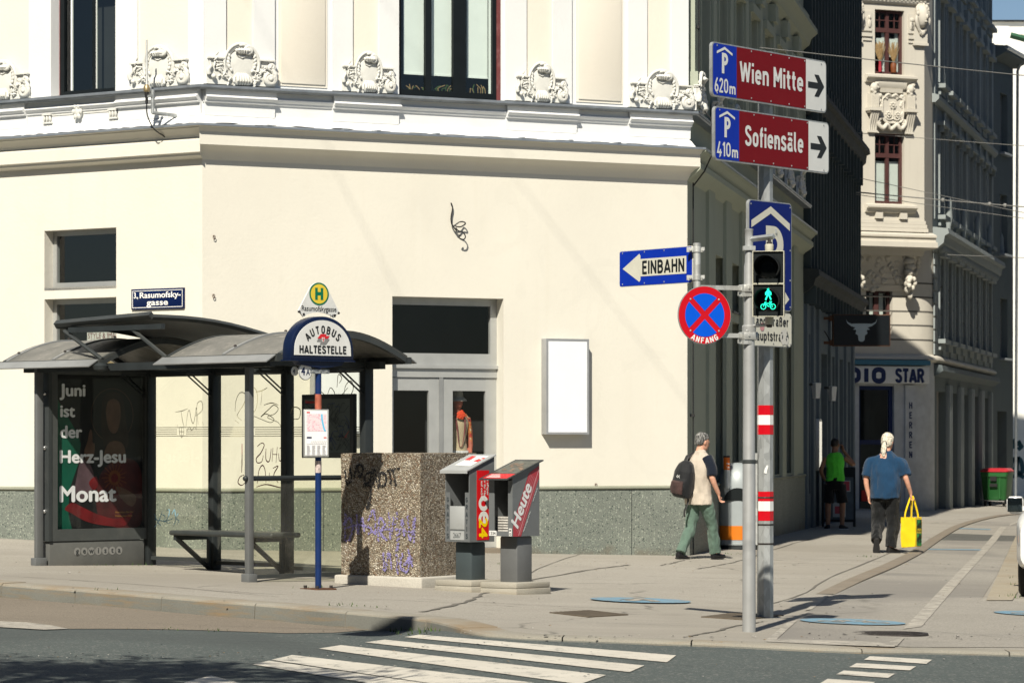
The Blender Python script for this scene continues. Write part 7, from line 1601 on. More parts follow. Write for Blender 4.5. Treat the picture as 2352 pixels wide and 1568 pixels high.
# console under the bay, with hanging carved bosses
b = B(FB.M); zc0 = zB(541)-.36; rnd = random.Random(12)
for i in range(7): z1 = zc0-.16*i; o = .12+.60*(i/7)**.4; b.run([(-.85, z1), (-o+.02, z1), (-o-.06, z1-.165), (-.85, z1-.165)], -4.2+o*.3, .10-o*.15)
for j in range(120):
    u = rnd.uniform(-3.4, .15); v_ = rnd.random(); z = zc0-.06-1.05*v_; o = .14+.58*v_**.4
    b.ell((u, o+.01, z), (rnd.uniform(.05, .11), .07, rnd.uniform(.05, .12)), Matrix.Rotation(rnd.uniform(-1, 1), 3, 'Y'), 7)
for px in (1965, 2083):
    u = FB.U(px, .5); zc = zB(655)
    for j in range(9): b.ell((u+rnd.gauss(0, .035), .40-.0*j, zc-.25+.16*j), (.07+.015*j, .10+.02*j, .12), n=8)
    for j in range(14): a = j*2.4; b.ell((u+.12*math.cos(a), .28+.08*math.sin(a*1.7), zB(640)+.14*math.sin(a)-.1), (.07, .07, .08), n=7)
obj('bay_console', b, M['greystone'], ob, ang=50)
# wall below the bay: a rounded corner turning into the long facade
yw = .78; pth = [Vector(FB.at(u, yw, 0)[:2]) for u in (-4.6, .12)]; e0 = FR.at(.55, 0, 0)
P0, P1 = pth[-1], Vector(e0[:2]); tx = FB.d; ty = -FR.d
# corner of the two walls, then a quarter-like curve between them
den = FB.d.x*FR.d.y-FB.d.y*FR.d.x; dd = P1-P0; ss = (dd.x*FR.d.y-dd.y*FR.d.x)/den; K = P0+FB.d*ss
curve = [P0*(1-t)**2+K*2*t*(1-t)+P1*t*t for t in [k/14 for k in range(1, 15)]]
us = [0.0]; allp = [P0]+curve
hw_ = FB.U(1989, yw), FB.U(2050, yw); hz = zB(770, 2020, yw), zB(604, 2020, yw)
b = B(FB.M); b.wall(-4.6, .12, 3.9, zb0+.1, [(hw_[0], hw_[1], hz[0], hz[1], .3)], y=yw); obj('corner_wall', b, M['greystone'], ob, smooth=False)
b = B(); rows = [-2.6, 3.9, zb0+.1]
for z0, z1 in ((3.9, zb0+.1),):
    vs = [(b.v(p.x, p.y, z0), b.v(p.x, p.y, z1)) for p in allp]
    for i in range(len(vs)-1): b.f([vs[i][0], vs[i+1][0], vs[i+1][1], vs[i][1]])
obj('corner_wall', b, M['greystone'], ob, ang=60)
full = [Vector(FB.at(-4.6, yw, 0)[:2])]+allp+[Vector(FR.at(18.0, 0, 0)[:2])]
b = B()
for py in (650, 682, 715, 747, 780): z = zB(py, 2090, yw); sweep(b, full, [(.002, z-.02), (.006, z-.02), (.006, z+.02), (.002, z+.02)], 0, len(full)-1)
obj('rustication_joint', b, flat('dark_joint', (.10, .095, .085), .9), ob, smooth=False)  # dark strips marking the joints between the courses
b = B(); z = zB(822, 2100, yw); sweep(b, full, [(-.05, z+.10), (.02, z+.10), (.14, z+.02), (.16, z-.04), (.06, z-.12), (-.05, z-.12)], 0, len(full)-1); obj('storey_ledge', b, M['greystone'], ob)
w_ = win(ob, FB, hw_[0], hw_[1], hz[0], hz[1], yw+.15, .08, 'oxwin', 'wglass', mull=(((hw_[0]+hw_[1])/2, .14),), trans=((zB(665, 2020, yw), .14),), th=.08)
b = B(FB.M)
for u in (hw_[0]+.3, hw_[1]-.25): b.box(u, u+.12, yw+.3, yw+.32, hz[0], zB(672, 2020, yw))
obj('curtain', b, M['curtain'], w_, smooth=False)
# long facade along the street
WL = 18.0; b = B(FR.M); cols = [(1.3+2.1*k, 2.35+2.1*k) for k in range(8)]
fl_ = [(4.5, 6.6), (8.0, 10.3), (11.7, 13.9), (15.2, 17.2)]
b.wall(.55, WL, 3.9, 7.3, [(a, c, 4.5, 6.6, .32) for a, c in cols]); b.wall(-.05, WL, 7.3, HT, [(a, c, z0, z1, .32) for a, c in cols for z0, z1 in fl_[1:]])
for k in range(9):
    u = .35+2.1*k; b.box(u, u+.55, -.07 if k else -.03, .01, 7.8, 14.6); b.box(u-.06, u+.61, -.13, .01, 14.3, 14.7)
    for j in range(9): b.box(u-.1, u+.62, -.035, .01, 4.0+.36*j, 4.0+.36*j+.31)
for a, c in cols:
    for z0, z1 in fl_: b.box(a-.18, c+.18, -.24, .01, z0-.16, z0-.04); b.box(a-.08, c+.08, -.10, .01, z0-.34, z0-.16); b.box(a-.2, c+.2, -.22, .01, z1+.18, z1+.3); b.box(a-.12, a, -.08, .01, z0, z1+.18); b.box(c, c+.12, -.08, .01, z0, z1+.18)
    for s in (a-.12, c): b.box(s, s+.12, -.18, .01, 10.3, 10.55)
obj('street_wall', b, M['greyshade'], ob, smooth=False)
b = B(FR.M)
for k in range(1, 8, 1):
    a, c = cols[k-1][1]+.14, cols[k][0]-.14
    for z0, z1 in ((8.4, 10.6), (11.4, 14.0)):
        if c-a > .3 and k % 2: b.box(a+.1, c-.1, -.085, -.06, z0, z1)
obj('roughcast_panel', b, M['roughcast'], ob, smooth=False)
for a, c in cols:
    for z0, z1 in fl_: win(ob, FR, a, c, z0, z1, .26, .08, 'wframe', mull=(((a+c)/2, .08),), trans=((z1-.65, .09),))
b = B(); S0 = Vector(FB.at(.36, 1.15, 0)[:2])+FR.d*.0; 
sweep(b, [Vector(FR.at(.0, 0, 0)[:2]), Vector(FR.at(WL, 0, 0)[:2])], [(0, 7.55), (.42, 7.5), (.45, 7.36), (.34, 7.3), (.30, 7.1), (.12, 6.95), (0, 6.9)]); sweep(b, [Vector(FR.at(-.2, 0, 0)[:2]), Vector(FR.at(WL, 0, 0)[:2])], [(0, 11.25), (.2, 11.2), (.2, 11.1), (.1, 11.0), (0, 11.0)])
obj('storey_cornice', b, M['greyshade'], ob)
b = B(FR.M)
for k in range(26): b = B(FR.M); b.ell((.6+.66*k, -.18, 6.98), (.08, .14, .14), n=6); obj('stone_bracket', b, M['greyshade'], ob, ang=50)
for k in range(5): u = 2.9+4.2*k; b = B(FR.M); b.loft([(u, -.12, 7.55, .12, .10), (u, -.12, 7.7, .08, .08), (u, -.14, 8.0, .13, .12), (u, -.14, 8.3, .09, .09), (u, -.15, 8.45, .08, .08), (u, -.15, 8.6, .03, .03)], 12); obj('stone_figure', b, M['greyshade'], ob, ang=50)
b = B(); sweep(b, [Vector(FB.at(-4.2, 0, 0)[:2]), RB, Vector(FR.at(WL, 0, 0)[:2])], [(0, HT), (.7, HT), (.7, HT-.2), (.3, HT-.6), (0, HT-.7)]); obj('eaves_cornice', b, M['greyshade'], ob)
pe = FR.at(WL, 9, 0); ps = FB.at(-4.2, 0, 0); pr_ = FB.at(-4.2, 14, 0)
b = B(); b.prism_z([(ps.x, ps.y), tuple(RB), tuple(Vector(FR.at(WL, 0, 0)[:2])), (pe.x, pe.y), (pr_.x, pr_.y)], HT, HT+.3); obj('roof', b, M['zinc'], ob, smooth=False)
a_ = [FB.at(-4.1, 1.9, 0), FB.at(-.6, 1.9, 0), FR.at(2.6, 1.4, 0), FR.at(WL-.1, 1.4, 0), FR.at(WL-.1, 9, 0), FB.at(-4.1, 14, 0)]
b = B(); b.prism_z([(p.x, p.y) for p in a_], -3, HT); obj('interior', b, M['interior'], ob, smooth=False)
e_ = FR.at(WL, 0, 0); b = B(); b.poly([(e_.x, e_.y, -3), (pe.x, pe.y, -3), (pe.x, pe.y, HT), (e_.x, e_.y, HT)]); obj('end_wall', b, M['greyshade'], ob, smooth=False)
# shop front with its fascia
sx = lambda px: FB.U(px, yw); szz = lambda py: zB(py, 2050, yw)
dr0, dr1 = sx(1972), sx(2054); wn0, wn1 = sx(2103), -1.06+0
b = B(FB.M); b.wall(-4.6, .12, -3, 3.92, [(dr0, dr1, -3, szz(886), .35)], y=yw); 
b.box(sx(2077), sx(2101), yw-.06, yw+.01, -3, szz(884)); b.box(sx(1962), sx(1971), yw-.05, yw+.01, -3, szz(884))
obj('shop_wall', b, M['studiowhite'], ob, smooth=False)
b = B(); vs = [(b.v(p.x, p.y, -3), b.v(p.x, p.y, 3.95)) for p in allp]
for i in range(len(vs)-1): b.f([vs[i][0], vs[i+1][0], vs[i+1][1], vs[i][1]])
obj('shop_wall', b, M['studiowhite'], ob, ang=60)
b = B(FB.M); b.poly([(sx(2108), yw-.004, -1.0), (-1.1, yw-.004, -1.0), (-1.1, yw-.004, szz(890)), (sx(2108), yw-.004, szz(890))]) if sx(2108) < -1.1 else None
dr = win(ob, FB, dr0, dr1, -2.2, szz(886), yw+.1, .11, 'studioblue', 'wglass', trans=((szz(1015), .12),), name='shop_door', tb=.6)
b = B(FB.M); b.box(dr1-.30, dr1-.17, yw+.08, yw+.09, szz(1200), szz(1010)); b.text('F', dr1-.28, szz(1035), .14, yw+.075, bold=.03, mi=1); b.text('R', dr1-.28, szz(1056), .14, yw+.075, bold=.03, mi=1); obj('door_sign', b, [M['signwhite'], M['studioblue']], dr, smooth=False)
b = B(FB.M); b.box(dr0+.18, dr0+.42, yw+.085, yw+.095, szz(1100), szz(1072)); b.box(dr0+.15, dr0+.45, yw+.085, yw+.095, szz(1150), szz(1125), 1); obj('door_notice', b, [M['signwhite'], M['adred']], dr, smooth=False)
b = B(FB.M); b.box(dr1-.15, dr1-.12, yw+.02, yw+.06, szz(1120), szz(1060)); obj('handle', b, M['chrome'], dr)
fz0, fz1 = szz(880.5), szz(841)
b = B(FB.M); b.box(-4.6, sx(2128), yw-.16, yw-.02, fz0, fz1); b.bevel(.01); fa = obj('shop_fascia', b, M['signwhite'], ob)
b = B(FB.M); tx0, tx1 = FB.U(1946, yw-.17), FB.U(2122, yw-.17); zc = szz(877)
b.din('DIO', tx0, szz(878), fz1-fz0-.10, yw-.164, 'l', FB.U(2034, yw-.17)-tx0, .24, gap=.16); b.din('STAR', FB.U(2057.5, yw-.17), szz(878), fz1-fz0-.10, yw-.164, 'l', tx1-FB.U(2057.5, yw-.17), .24); obj('lettering', b, M['studioblue'], fa, normals=False, smooth=False)
b = B(FB.M); b.box(-4.6, sx(2128), yw-.22, yw-.01, szz(838), szz(827)); obj('teal_band', b, M['studiolight'], ob, ang=30)
b = B(FB.M)
for i, ch in enumerate('HERREN'): b.din(ch, sx(2089), szz(938+22.6*i), .18, yw-.064, 'c', None, .2)
obj('pillar_lettering', b, M['studioblue'], ob, normals=False, smooth=False)
# ground floor piers, shutters and fascia of the long facade
b = B(FR.M); gc = [(1.0+3.3*k, 3.4+3.3*k) for k in range(5)]
b.wall(.5, WL, -3.4, 3.92, [(a, c, -3.4, 3.0, .5) for a, c in gc]); obj('ground_wall', b, M['darkgrey'], ob, smooth=False)
b = B(FR.M); b.run([(0, 3.75), (.22, 3.7), (.25, 3.55), (.1, 3.45), (0, 3.4)], .4, WL+.2); obj('shop_cornice', b, M['darkgrey'], ob)
for k, (a, c) in enumerate(gc):
    b = B(FR.M); z0 = -.2 if k % 2 == 0 else -1.2
    n = 14
    for j in range(n): u0 = a+(c-a)*j/n; b.box(u0, u0+(c-a)/n*.75, .20, .30, -3.4 if k % 2 else -1.1, 3.0)
    b.box(a, c, .26, .34, -3.4, 3.0); obj('shutter', b, M['shutter'], ob, ang=30)
    b = B(FR.M)
    if k % 2 == 0: b.box(a, c, .10, .28, -3.4, -1.1); 
    else: b.box(a+.1, c-.1, .17, .2, -3.3, -2.6)
    obj('low_wall', b, M['darkgrey'], ob, ang=30)
    for u in (a-.42, c+.02):
        if u < .6: continue
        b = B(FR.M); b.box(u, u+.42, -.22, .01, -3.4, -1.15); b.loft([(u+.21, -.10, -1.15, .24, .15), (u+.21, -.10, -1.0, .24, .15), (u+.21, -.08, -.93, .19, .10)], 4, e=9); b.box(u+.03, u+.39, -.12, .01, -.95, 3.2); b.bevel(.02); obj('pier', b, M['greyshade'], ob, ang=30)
# ---------------------------------------------------------------- narrow dark house and the white gable behind
FD = Frame(FR.at(WL, 0, 0)[:2], (.36, .933)); dn = thing('narrow_house', 'narrow dark grey house with green gutter at the far end of the street', 'building', FD.M @ Matrix.Translation((0, 0, -.5)))
b = B(FD.M); dw = [(1.2, 2.3)]
b.wall(0, 3.2, -4, 14.6, [(a, c, z0, z0+2.0, .25) for a, c in dw for z0 in (4.4, 7.9, 11.3)]+[(.8, 2.2, -4, 2.6, .3)]); b.poly([(3.2, 0, -4), (3.2, 8, -4), (3.2, 8, 14.6), (3.2, 0, 14.6)]); b.poly([(0, 0, 14.6), (3.2, 0, 14.6), (3.2, 8, 14.6), (0, 8, 14.6)])
b.box(.1, 2.4, .9, 7, 14.6, 18.4); obj('wall', b, M['darkgrey'], dn, smooth=False)
for a, c in dw:
    for z0 in (4.4, 7.9, 11.3): w_ = win(dn, FD, a, c, z0, z0+2.0, .2, .07, 'alud', mull=(((a+c)/2, .06),)); b = B(FD.M); b.box(a-.1, c+.1, -.18, .2, z0-.08, z0-.01); obj('sill', b, M['zinc'], w_, ang=30)
b = B(FD.M); b.run([(0, 14.75), (.5, 14.7), (.5, 14.5), (.1, 14.3), (0, 14.3)], -.1, 3.3); obj('eaves', b, M['darkgrey'], dn)
b = B(FD.M); b.tube([(2.9, -.4, 14.6), (3.0, -.2, 14.2), (3.0, -.12, -3)], .05, 8); b.tube([(-.1, -.5, 14.65), (3.3, -.5, 14.62)], .07, 8); b.box(.0, 2.5, .7, .9, 18.2, 18.4); obj('gutter', b, M['zinc'], dn)
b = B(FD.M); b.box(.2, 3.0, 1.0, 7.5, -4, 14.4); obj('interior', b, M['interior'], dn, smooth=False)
wx0 = ray(2288)*129
wg = thing('white_gable', 'bright white gable wall with green verge closing the street', 'building', place(wx0, 129, 0, -.8))
WM = place(wx0, 129, 0, 0); zE = lambda py: zat(py, 129); xE = lambda px: ray(px)*129-wx0
b = B(WM); b.prism([(-2, -4), (14, -4), (14, zE(300)), (xE(2323), zE(82)), (xE(2318), zE(60)), (-2, zE(60))], 0, 6); obj('wall', b, M['farwhite'], wg, ang=30)
b = B(WM); b.tube([(xE(2321), .0, zE(81)), (14, .0, zE(299))], .12, 4); obj('verge', b, M['copper'], wg)
b = B(WM); b.box(-2, 14, 3, 9, -4, zE(26)); b.box(xE(2315), 14, 2.9, 3.2, zE(58), zE(48)); obj('penthouse', b, M['farwhite'], wg, ang=30)
b = B(WM); b.box(xE(2333), xE(2346), 2.85, 3.05, zE(78), zE(48)); b.box(-2, 14, 2.8, 9.2, zE(28), zE(25)); obj('penthouse_window', b, M['dark'], wg, ang=30)
b = B(WM)
g_ = lambda pts: [(xE(a), zE(c)) for a, c in pts]
for st in ([(2322, 1014), (2336, 1010)], [(2329, 1012), (2330, 1030)], [(2345, 1014), (2338, 1018), (2346, 1024), (2338, 1032)], [(2326, 1052), (2322, 1075), (2330, 1082), (2334, 1060), (2326, 1052)], [(2338, 1048), (2336, 1080), (2348, 1084), (2346, 1060), (2338, 1050)], [(2318, 1095), (2340, 1090), (2352, 1096)]): b.ribbon(g_(st), .16, -.01, smooth=6)
obj('graffiti', b, flat('teal_spray', (.03, .09, .11), .7), wg, normals=False, smooth=False)
# ---------------------------------------------------------------- people
V = Vector
def limb(b, pts, rs, n=12, ry=None, sm=4):
    P = catmull([V(p) for p in pts], sm); m = len(P)
    def at(L, i):
        t = i/(m-1)*(len(L)-1); k = min(int(t), len(L)-2); return L[k]+(L[k+1]-L[k])*(t-k)
    b.tube(P, [at(rs, i) for i in range(m)], n, ry=[at(ry, i) for i in range(m)] if ry else None); return b
def hand(b, w, d, side, curl=.5, L=.095):
    "wrist point, pointing direction, thumb-side direction"
    d = V(d).normalized(); s = V(side); s = (s-d*s.dot(d)).normalized(); nn = d.cross(s); w = V(w)
    b.tube([w-d*.03, w, w+d*.045, w+d*L], [.026, .030, .040, .036], 10, ry=[.022, .020, .017, .014], up=s)
    for i, (o, ln) in enumerate(((.029, .072), (.010, .082), (-.010, .075), (-.028, .058))):
        p = w+d*(L-.008)+s*o; q_ = [p]
        for j in range(3):
            a = curl*(j+1)*.75; dr = d*math.cos(a)+nn*math.sin(a); p = p+dr*ln/3; q_.append(p)
        b.tube(q_, [.0098, .0095, .009, .0075], 7)
    p = w+d*.03+s*.032; b.tube([w+d*.012+s*.02, p, p+(d*.8+s*.6).normalized()*.035, p+(d*.95+s*.3+nn*curl*.6).normalized()*.062], [.013, .0125, .011, .008], 7)
def head(b, Mh, big=1.0):
    M0 = b.M; b.M = M0 @ Mh
    b.loft([(0, .05, .0, .036, .034), (0, .038, .028, .054, .062), (0, .018, .07, .067, .084), (0, .006, .12, .075, .097), (0, -.004, .165, .076, .099), (0, -.008, .203, .064, .083), (0, -.008, .228, .03, .04)], 20)
    b.loft([(0, .108, .065, .017, .018), (0, .112, .085, .014, .018), (0, .1, .12, .009, .012)], 8)
    b.ell((0, .098, .043), (.024, .014, .010), n=8); b.ell((0, .09, .128), (.055, .02, .012), n=8)
    for s in (-1, 1): b.ell((s*.078, -.004, .10), (.010, .022, .033), n=9); b.ell((s*.03, .088, .108), (.014, .012, .009), n=7)
    b.tube([(0, -.02, -.09), (0, -.012, .0), (0, -.01, .06)], [.062, .056, .055], 14)
    b.M = M0
def shoe(b, ank, toe, h=.075, L=.27, w=.047, mi=0, sole=True):
    "a shoe from the heel under the ankle to the toe direction"
    a = V(ank); f = V(toe).normalized(); up = V((0, 0, 1)); s = f.cross(up).normalized(); up = s.cross(f)
    M0 = b.M; b.M = M0 @ Matrix(((s.x, f.x, up.x, a.x), (s.y, f.y, up.y, a.y), (s.z, f.z, up.z, a.z), (0, 0, 0, 1)))
    def ring(y, wx, z0, z1): return [(wx*math.cos(t)*1.0, y, (z0+z1)/2+(z1-z0)/2*math.copysign(abs(math.sin(t))**.8, math.sin(t))) for t in [6.283*k/14 for k in range(14)]]
    z = -h-.0
    st = [(-.075, .02, z+.004, z+.05), (-.065, .033, z, z+.085), (-.02, .038, z, z+.10), (.03, .040, z, z+.085), (.08, .046, z, z+.062), (.13, .047, z, z+.052), (.17, .038, z+.004, z+.045), (.19, .018, z+.012, z+.035)]
    rr = [[b.v(*p) for p in ring(*q_)] for q_ in st]
    for i in range(len(rr)-1):
        for k in range(14): b.f([rr[i][k], rr[i][(k+1) % 14], rr[i+1][(k+1) % 14], rr[i+1][k]], mi)
    b.f(rr[0][::-1], mi); b.f(rr[-1], mi)
    if sole:
        rr = [[b.v(*p) for p in ring(y, w_+.004, z-.012, z+.014)] for y, w_ in ((-.078, .022), (-.065, .035), (0, .037), (.08, .047), (.13, .047), (.175, .036), (.195, .018))]
        for i in range(len(rr)-1):
            for k in range(14): b.f([rr[i][k], rr[i][(k+1) % 14], rr[i+1][(k+1) % 14], rr[i+1][k]], 1)
        b.f(rr[0][::-1], 1); b.f(rr[-1], 1)
    b.M = M0
def person(label, M, k):
    t = thing('person', label, 'person', M); return t, M @ Matrix.Scale(k, 4)
TORSO = [(0, 0, .80, .10, .09), (0, 0, .88, .155, .112), (0, 0, .98, .152, .108), (0, 0, 1.08, .14, .10), (0, .0, 1.25, .168, .115), (0, 0, 1.37, .178, .10), (0, -.005, 1.43, .12, .075), (0, -.012, 1.475, .062, .06)]
def body(PM, legs, arms, Mh, wide=1.0, lean=0.0):
    b = B(PM); b.loft([(x+0, y+lean*(z-.85), z, rx*wide, ry*wide) for x, y, z, rx, ry in TORSO], 22)
    for hip, kn, an, toe in legs:
        m_ = V(kn).lerp(V(an), .3); limb(b, [hip, kn, tuple(m_), an], [.085, .058, .056, .040], 12)
        f = V(toe).normalized(); b.tube([V(an)-f*.04-V((0, 0, .03)), V(an)+f*.06-V((0, 0, .045)), V(an)+f*.16-V((0, 0, .058))], [.034, .036, .026], 10)
    for sh, el, wr, hd, th, cu in arms: limb(b, [(sh[0]*.9, sh[1], sh[2]-.035), el, wr], [.050, .042, .029], 12); hand(b, wr, hd, th, cu)
    head(b, Mh); return remesh(b, .0085, 3)
def folds(b, amp, sc_, seed):
    for v in b.bm.verts:
        p = v.co; q_ = V((p.x*sc_+seed, p.y*sc_, p.z*sc_*.45)); d = noise.fractal(q_, 1.0, 2.0, 3)
        v.co += v.normal*(d*amp)
    return b
def garment(PM, parts_, voxel=.012, amp=.010, sc_=9, seed=0):
    b = B(PM); parts_(b); remesh(b, voxel, 2); b.bm.normal_update(); return folds(b, amp, sc_, seed)
skin1, skin2, skin3 = m_skin('fair_skin', (.56, .31, .21)), m_skin('ruddy_skin', (.60, .32, .22)), m_skin('tanned_skin', (.27, .14, .085))
# ---- the man with the backpack, walking off to the right
px, d = 1605, 44.55; mx = ray(px)*d
t, PM = person('man in beige vest and green trousers with a black backpack, walking at the corner', place(mx, d, R(-40), gz(mx)), .985)
legs = [((-.09, .0, .88), (-.10, -.03, .47), (-.09, -.30, .10), (.02, 1, -.12)), ((.09, .0, .88), (.10, .17, .49), (.09, .26, .085), (.08, 1, .10))]
arms = [((-.19, 0, 1.39), (-.25, .02, 1.12), (-.24, .10, .87), (-.05, .2, -1), (.2, 1, 0), .5), ((.19, .02, 1.39), (.245, -.02, 1.13), (.262, .11, .90), (.0, .35, -.94), (-.4, .8, .4), .7)]
Mh = Matrix.Translation((0, .05, 1.515)) @ Matrix.Rotation(R(-16), 4, 'Z') @ Matrix.Rotation(R(-12), 4, 'X')
obj('body', body(PM, legs, arms, Mh, .90, .05), skin2, t)
def tr(b):
    b.loft([(0, .0, .79, .12, .11), (0, 0, .86, .168, .128), (0, 0, .97, .165, .12), (0, 0, 1.03, .16, .115)], 22)
    for h, kn, an, toe in legs:
        m_ = V(kn).lerp(V(an), .45); limb(b, [V(h)+V((0, 0, -.02)), kn, tuple(m_), V(an)+V((0, 0, -.005))], [.108, .082, .080, .078], 14)
obj('trousers', garment(PM, tr, .011, .022, 9, 3), m_cloth('sage_cotton', (.105, .165, .13), 18, .5), t)
b = B(PM); [shoe(b, a[2], a[3], .085) for a in legs]; obj('shoes', b, [flat('black_leather', (.012, .012, .013), .3), M['rubber']], t)
def sh_(b):
    for sh, el, wr, *_ in arms: limb(b, [V(sh)+V((-sh[0]*.35, 0, .01)), V(sh).lerp(V(el), .45), V(sh).lerp(V(el), .92)], [.088, .078, .074], 14)
    b.loft([(0, .03, 1.30, .17, .11), (0, .03, 1.41, .13, .085), (0, .03, 1.47, .075, .07)], 18)
obj('polo_shirt', garment(PM, sh_, .012, .006, 12, 1), m_cloth('navy_jersey', (.008, .012, .022), 14, .35), t)
def ve(b): b.loft([(0, -.0, .755, .202, .15), (0, -.0, .83, .205, .155), (0, 0, .90, .20, .152), (0, 0, 1.05, .182, .14), (0, .01, 1.25, .190, .138), (0, .02, 1.37, .182, .118), (0, .025, 1.435, .135, .09), (0, .03, 1.475, .082, .078), (0, .032, 1.50, .074, .072)], 26)
obj('vest', garment(PM, ve, .011, .022, 7, 5), m_cloth('beige_poplin', (.50, .44, .365), 14, .5), t)
def hair_cap(b, Mh, pts):
    M0 = b.M; b.M = M0 @ Mh; b.loft(pts, 22); b.M = M0
b = B(PM); hair_cap(b, Mh, [(0, -.052, .055, .055, .055), (0, -.035, .09, .076, .078), (0, -.022, .13, .083, .092), (0, -.012, .175, .083, .104), (0, -.008, .212, .070, .092), (0, -.008, .238, .038, .055)]); remesh(b, .008, 1); b.jitter(.006, 55); b.jitter(.005, 120)
obj('hair', b, m_hair('grey_hair', (.2, .2, .19), [(.38, (.02, .02, .02)), (.52, (.12, .12, .115)), (.66, (.45, .44, .42))]), t)
bpM = M_ = PM @ Matrix.Translation((-.085, -.235, 1.10)) @ Matrix.Rotation(R(8), 4, 'Y')
bp = thing('backpack', 'black backpack with a brown pocket slung on the walking man in the vest', 'backpack', place(*(PM @ V((-.085, -.235, .84)))[:2], R(-40), (PM @ V((-.085, -.235, .84))).z))
W0 = W[bp.name]; b = B(bpM); b.loft([(0, .01, -.25, .10, .055), (0, 0, -.23, .14, .09), (0, -.01, -.05, .155, .115), (0, 0, .12, .145, .105), (0, .02, .22, .11, .08), (0, .03, .265, .05, .045)], 22, e=2.6)
b.loft([(0, -.095, -.21, .11, .03), (0, -.11, -.1, .12, .05), (0, -.10, .0, .11, .03)], 16, e=2.6); remesh(b, .012, 2); b.bm.normal_update(); folds(b, .006, 10, 2); obj('bag_body', b, m_cloth('black_nylon', (.012, .013, .015), 14, .35, rough=.5), bp)
b = B(bpM); b.loft([(0, -.128, -.19, .095, .02), (0, -.15, -.12, .105, .022), (0, -.142, -.03, .10, .018), (0, -.125, -.01, .09, .01)], 16, e=3); obj('pocket', b, m_cloth('brown_camo', (.05, .028, .026), 9, .4, .6, .45), bp)
b = B(bpM); s_ = .03
for pts in ([(-.02, .07), (.0, .05), (.02, .07)], [(-.02, .03), (.0, .05), (.02, .03)], [(-.025, .06), (-.03, .05), (-.025, .035)]): b.ribbon(pts, .007, -.128, smooth=3)
obj('small_emblem', b, M['signwhite'], bp, normals=False, smooth=False)
b = B(bpM); b.tube(catmull([(-.05, .06, .22), (-.06, .13, .33), (-.06, .28, .36), (-.06, .40, .22), (-.06, .36, -.02), (-.05, .2, -.2)], 6), .026, 8, ry=.008); b.tube(catmull([(.06, .05, -.2), (.10, .02, -.3), (.09, -.02, -.42), (.11, -.03, -.5)], 5), .016, 6, ry=.005); b.tube(catmull([(.02, .06, -.22), (.09, .08, -.2), (.13, .06, -.17), (.11, .0, -.22), (.03, .0, -.25)], 5), .012, 6); obj('strap', b, M['cable'], bp)
# ---- the man in the blue shirt with a yellow bag
px, d = 2034, 50.0; mx = ray(px)*d
t, PM = person('white-haired man with ponytail, blue t-shirt and black jeans carrying a yellow bag', place(mx, d, R(-14), gz(mx)), 1.04)
legs = [((-.10, .0, .88), (-.115, .05, .49), (-.115, -.16, .185), (-.08, .45, -.9)), ((.10, .0, .88), (.10, .07, .48), (.07, .06, .085), (.55, .85, 0))]
arms = [((-.225, 0, 1.39), (-.285, -.01, 1.09), (-.25, .03, .84), (.08, .1, -1), (.3, 1, 0), .7), ((.225, 0, 1.39), (.30, -.01, 1.10), (.36, .10, .87), (.02, .12, -1), (-.3, 1, 0), 1.25)]
Mh = Matrix.Translation((.02, .05, 1.525)) @ Matrix.Rotation(R(-14), 4, 'Z') @ Matrix.Rotation(R(-8), 4, 'X')
obj('body', body(PM, legs, arms, Mh, .97, .03), skin2, t)
def tr(b):
    b.loft([(0, 0, .77, .15, .12), (0, 0, .86, .19, .14), (0, 0, 1.0, .19, .14)], 22)
    for h, kn, an, toe in legs: m_ = V(kn).lerp(V(an), .5); limb(b, [V(h)+V((0, 0, -.02)), kn, tuple(m_), V(an)+V((0, -.0, .0))], [.122, .095, .088, .086], 14)
obj('jeans', garment(PM, tr, .011, .024, 9, 7), m_cloth('black_denim', (.009, .010, .011), 22, .6, .5), t)
b = B(PM); [shoe(b, a[2], a[3], .085) for a in legs]; obj('shoes', b, [flat('matt_black_leather', (.012, .012, .012), .5), mat('dark_sole', (.025, .025, .026), .8)], t)
def ts(b):
    b.loft([(0, -.02, .80, .222, .175), (0, -.02, .86, .222, .176), (0, -.01, 1.0, .222, .175), (0, 0, 1.18, .225, .17), (0, .01, 1.30, .230, .15), (0, .01, 1.37, .205, .125), (.003, .015, 1.42, .155, .10), (.005, .02, 1.465, .105, .085), (.01, .03, 1.505, .076, .072)], 28)
    for sh, el, wr, *_ in arms: limb(b, [V(sh)+V((-sh[0]*.35, 0, -.035)), V(sh)+V((sh[0]*.02, 0, -.07)), V(sh).lerp(V(el), .55), V(sh).lerp(V(el), .86)], [.072, .076, .078, .082], 14)
obj('t_shirt', garment(PM, ts, .011, .028, 6, 9), m_cloth('petrol_cotton', (.010, .042, .095), 12, .55), t)
b = B(PM); hair_cap(b, Mh, [(0, -.05, .03, .056, .05), (0, -.035, .075, .080, .082), (0, -.02, .13, .087, .098), (0, -.01, .18, .086, .108), (0, -.01, .217, .070, .09), (0, -.01, .242, .03, .05)]); M0 = b.M; b.M = M0 @ Mh
b.loft([(-.005, -.108, .085, .026, .026), (-.005, -.12, .055, .034, .03), (-.006, -.122, .01, .043, .034), (-.012, -.118, -.05, .040, .028), (-.008, -.114, -.10, .026, .018), (-.012, -.112, -.13, .010, .010)], 14); b.M = M0
remesh(b, .008, 1); b.jitter(.008, 40); b.jitter(.006, 110); obj('hair', b, m_hair('white_hair', (.62, .57, .46), [(.3, (.36, .31, .22)), (.55, (.66, .62, .52)), (.8, (.82, .80, .72))]), t)
b = B(PM @ Mh); b.ell((0, -.02, .213), (.034, .045, .034), n=12); b.bm.normal_update(); obj('bald_patch', b, skin1, t)
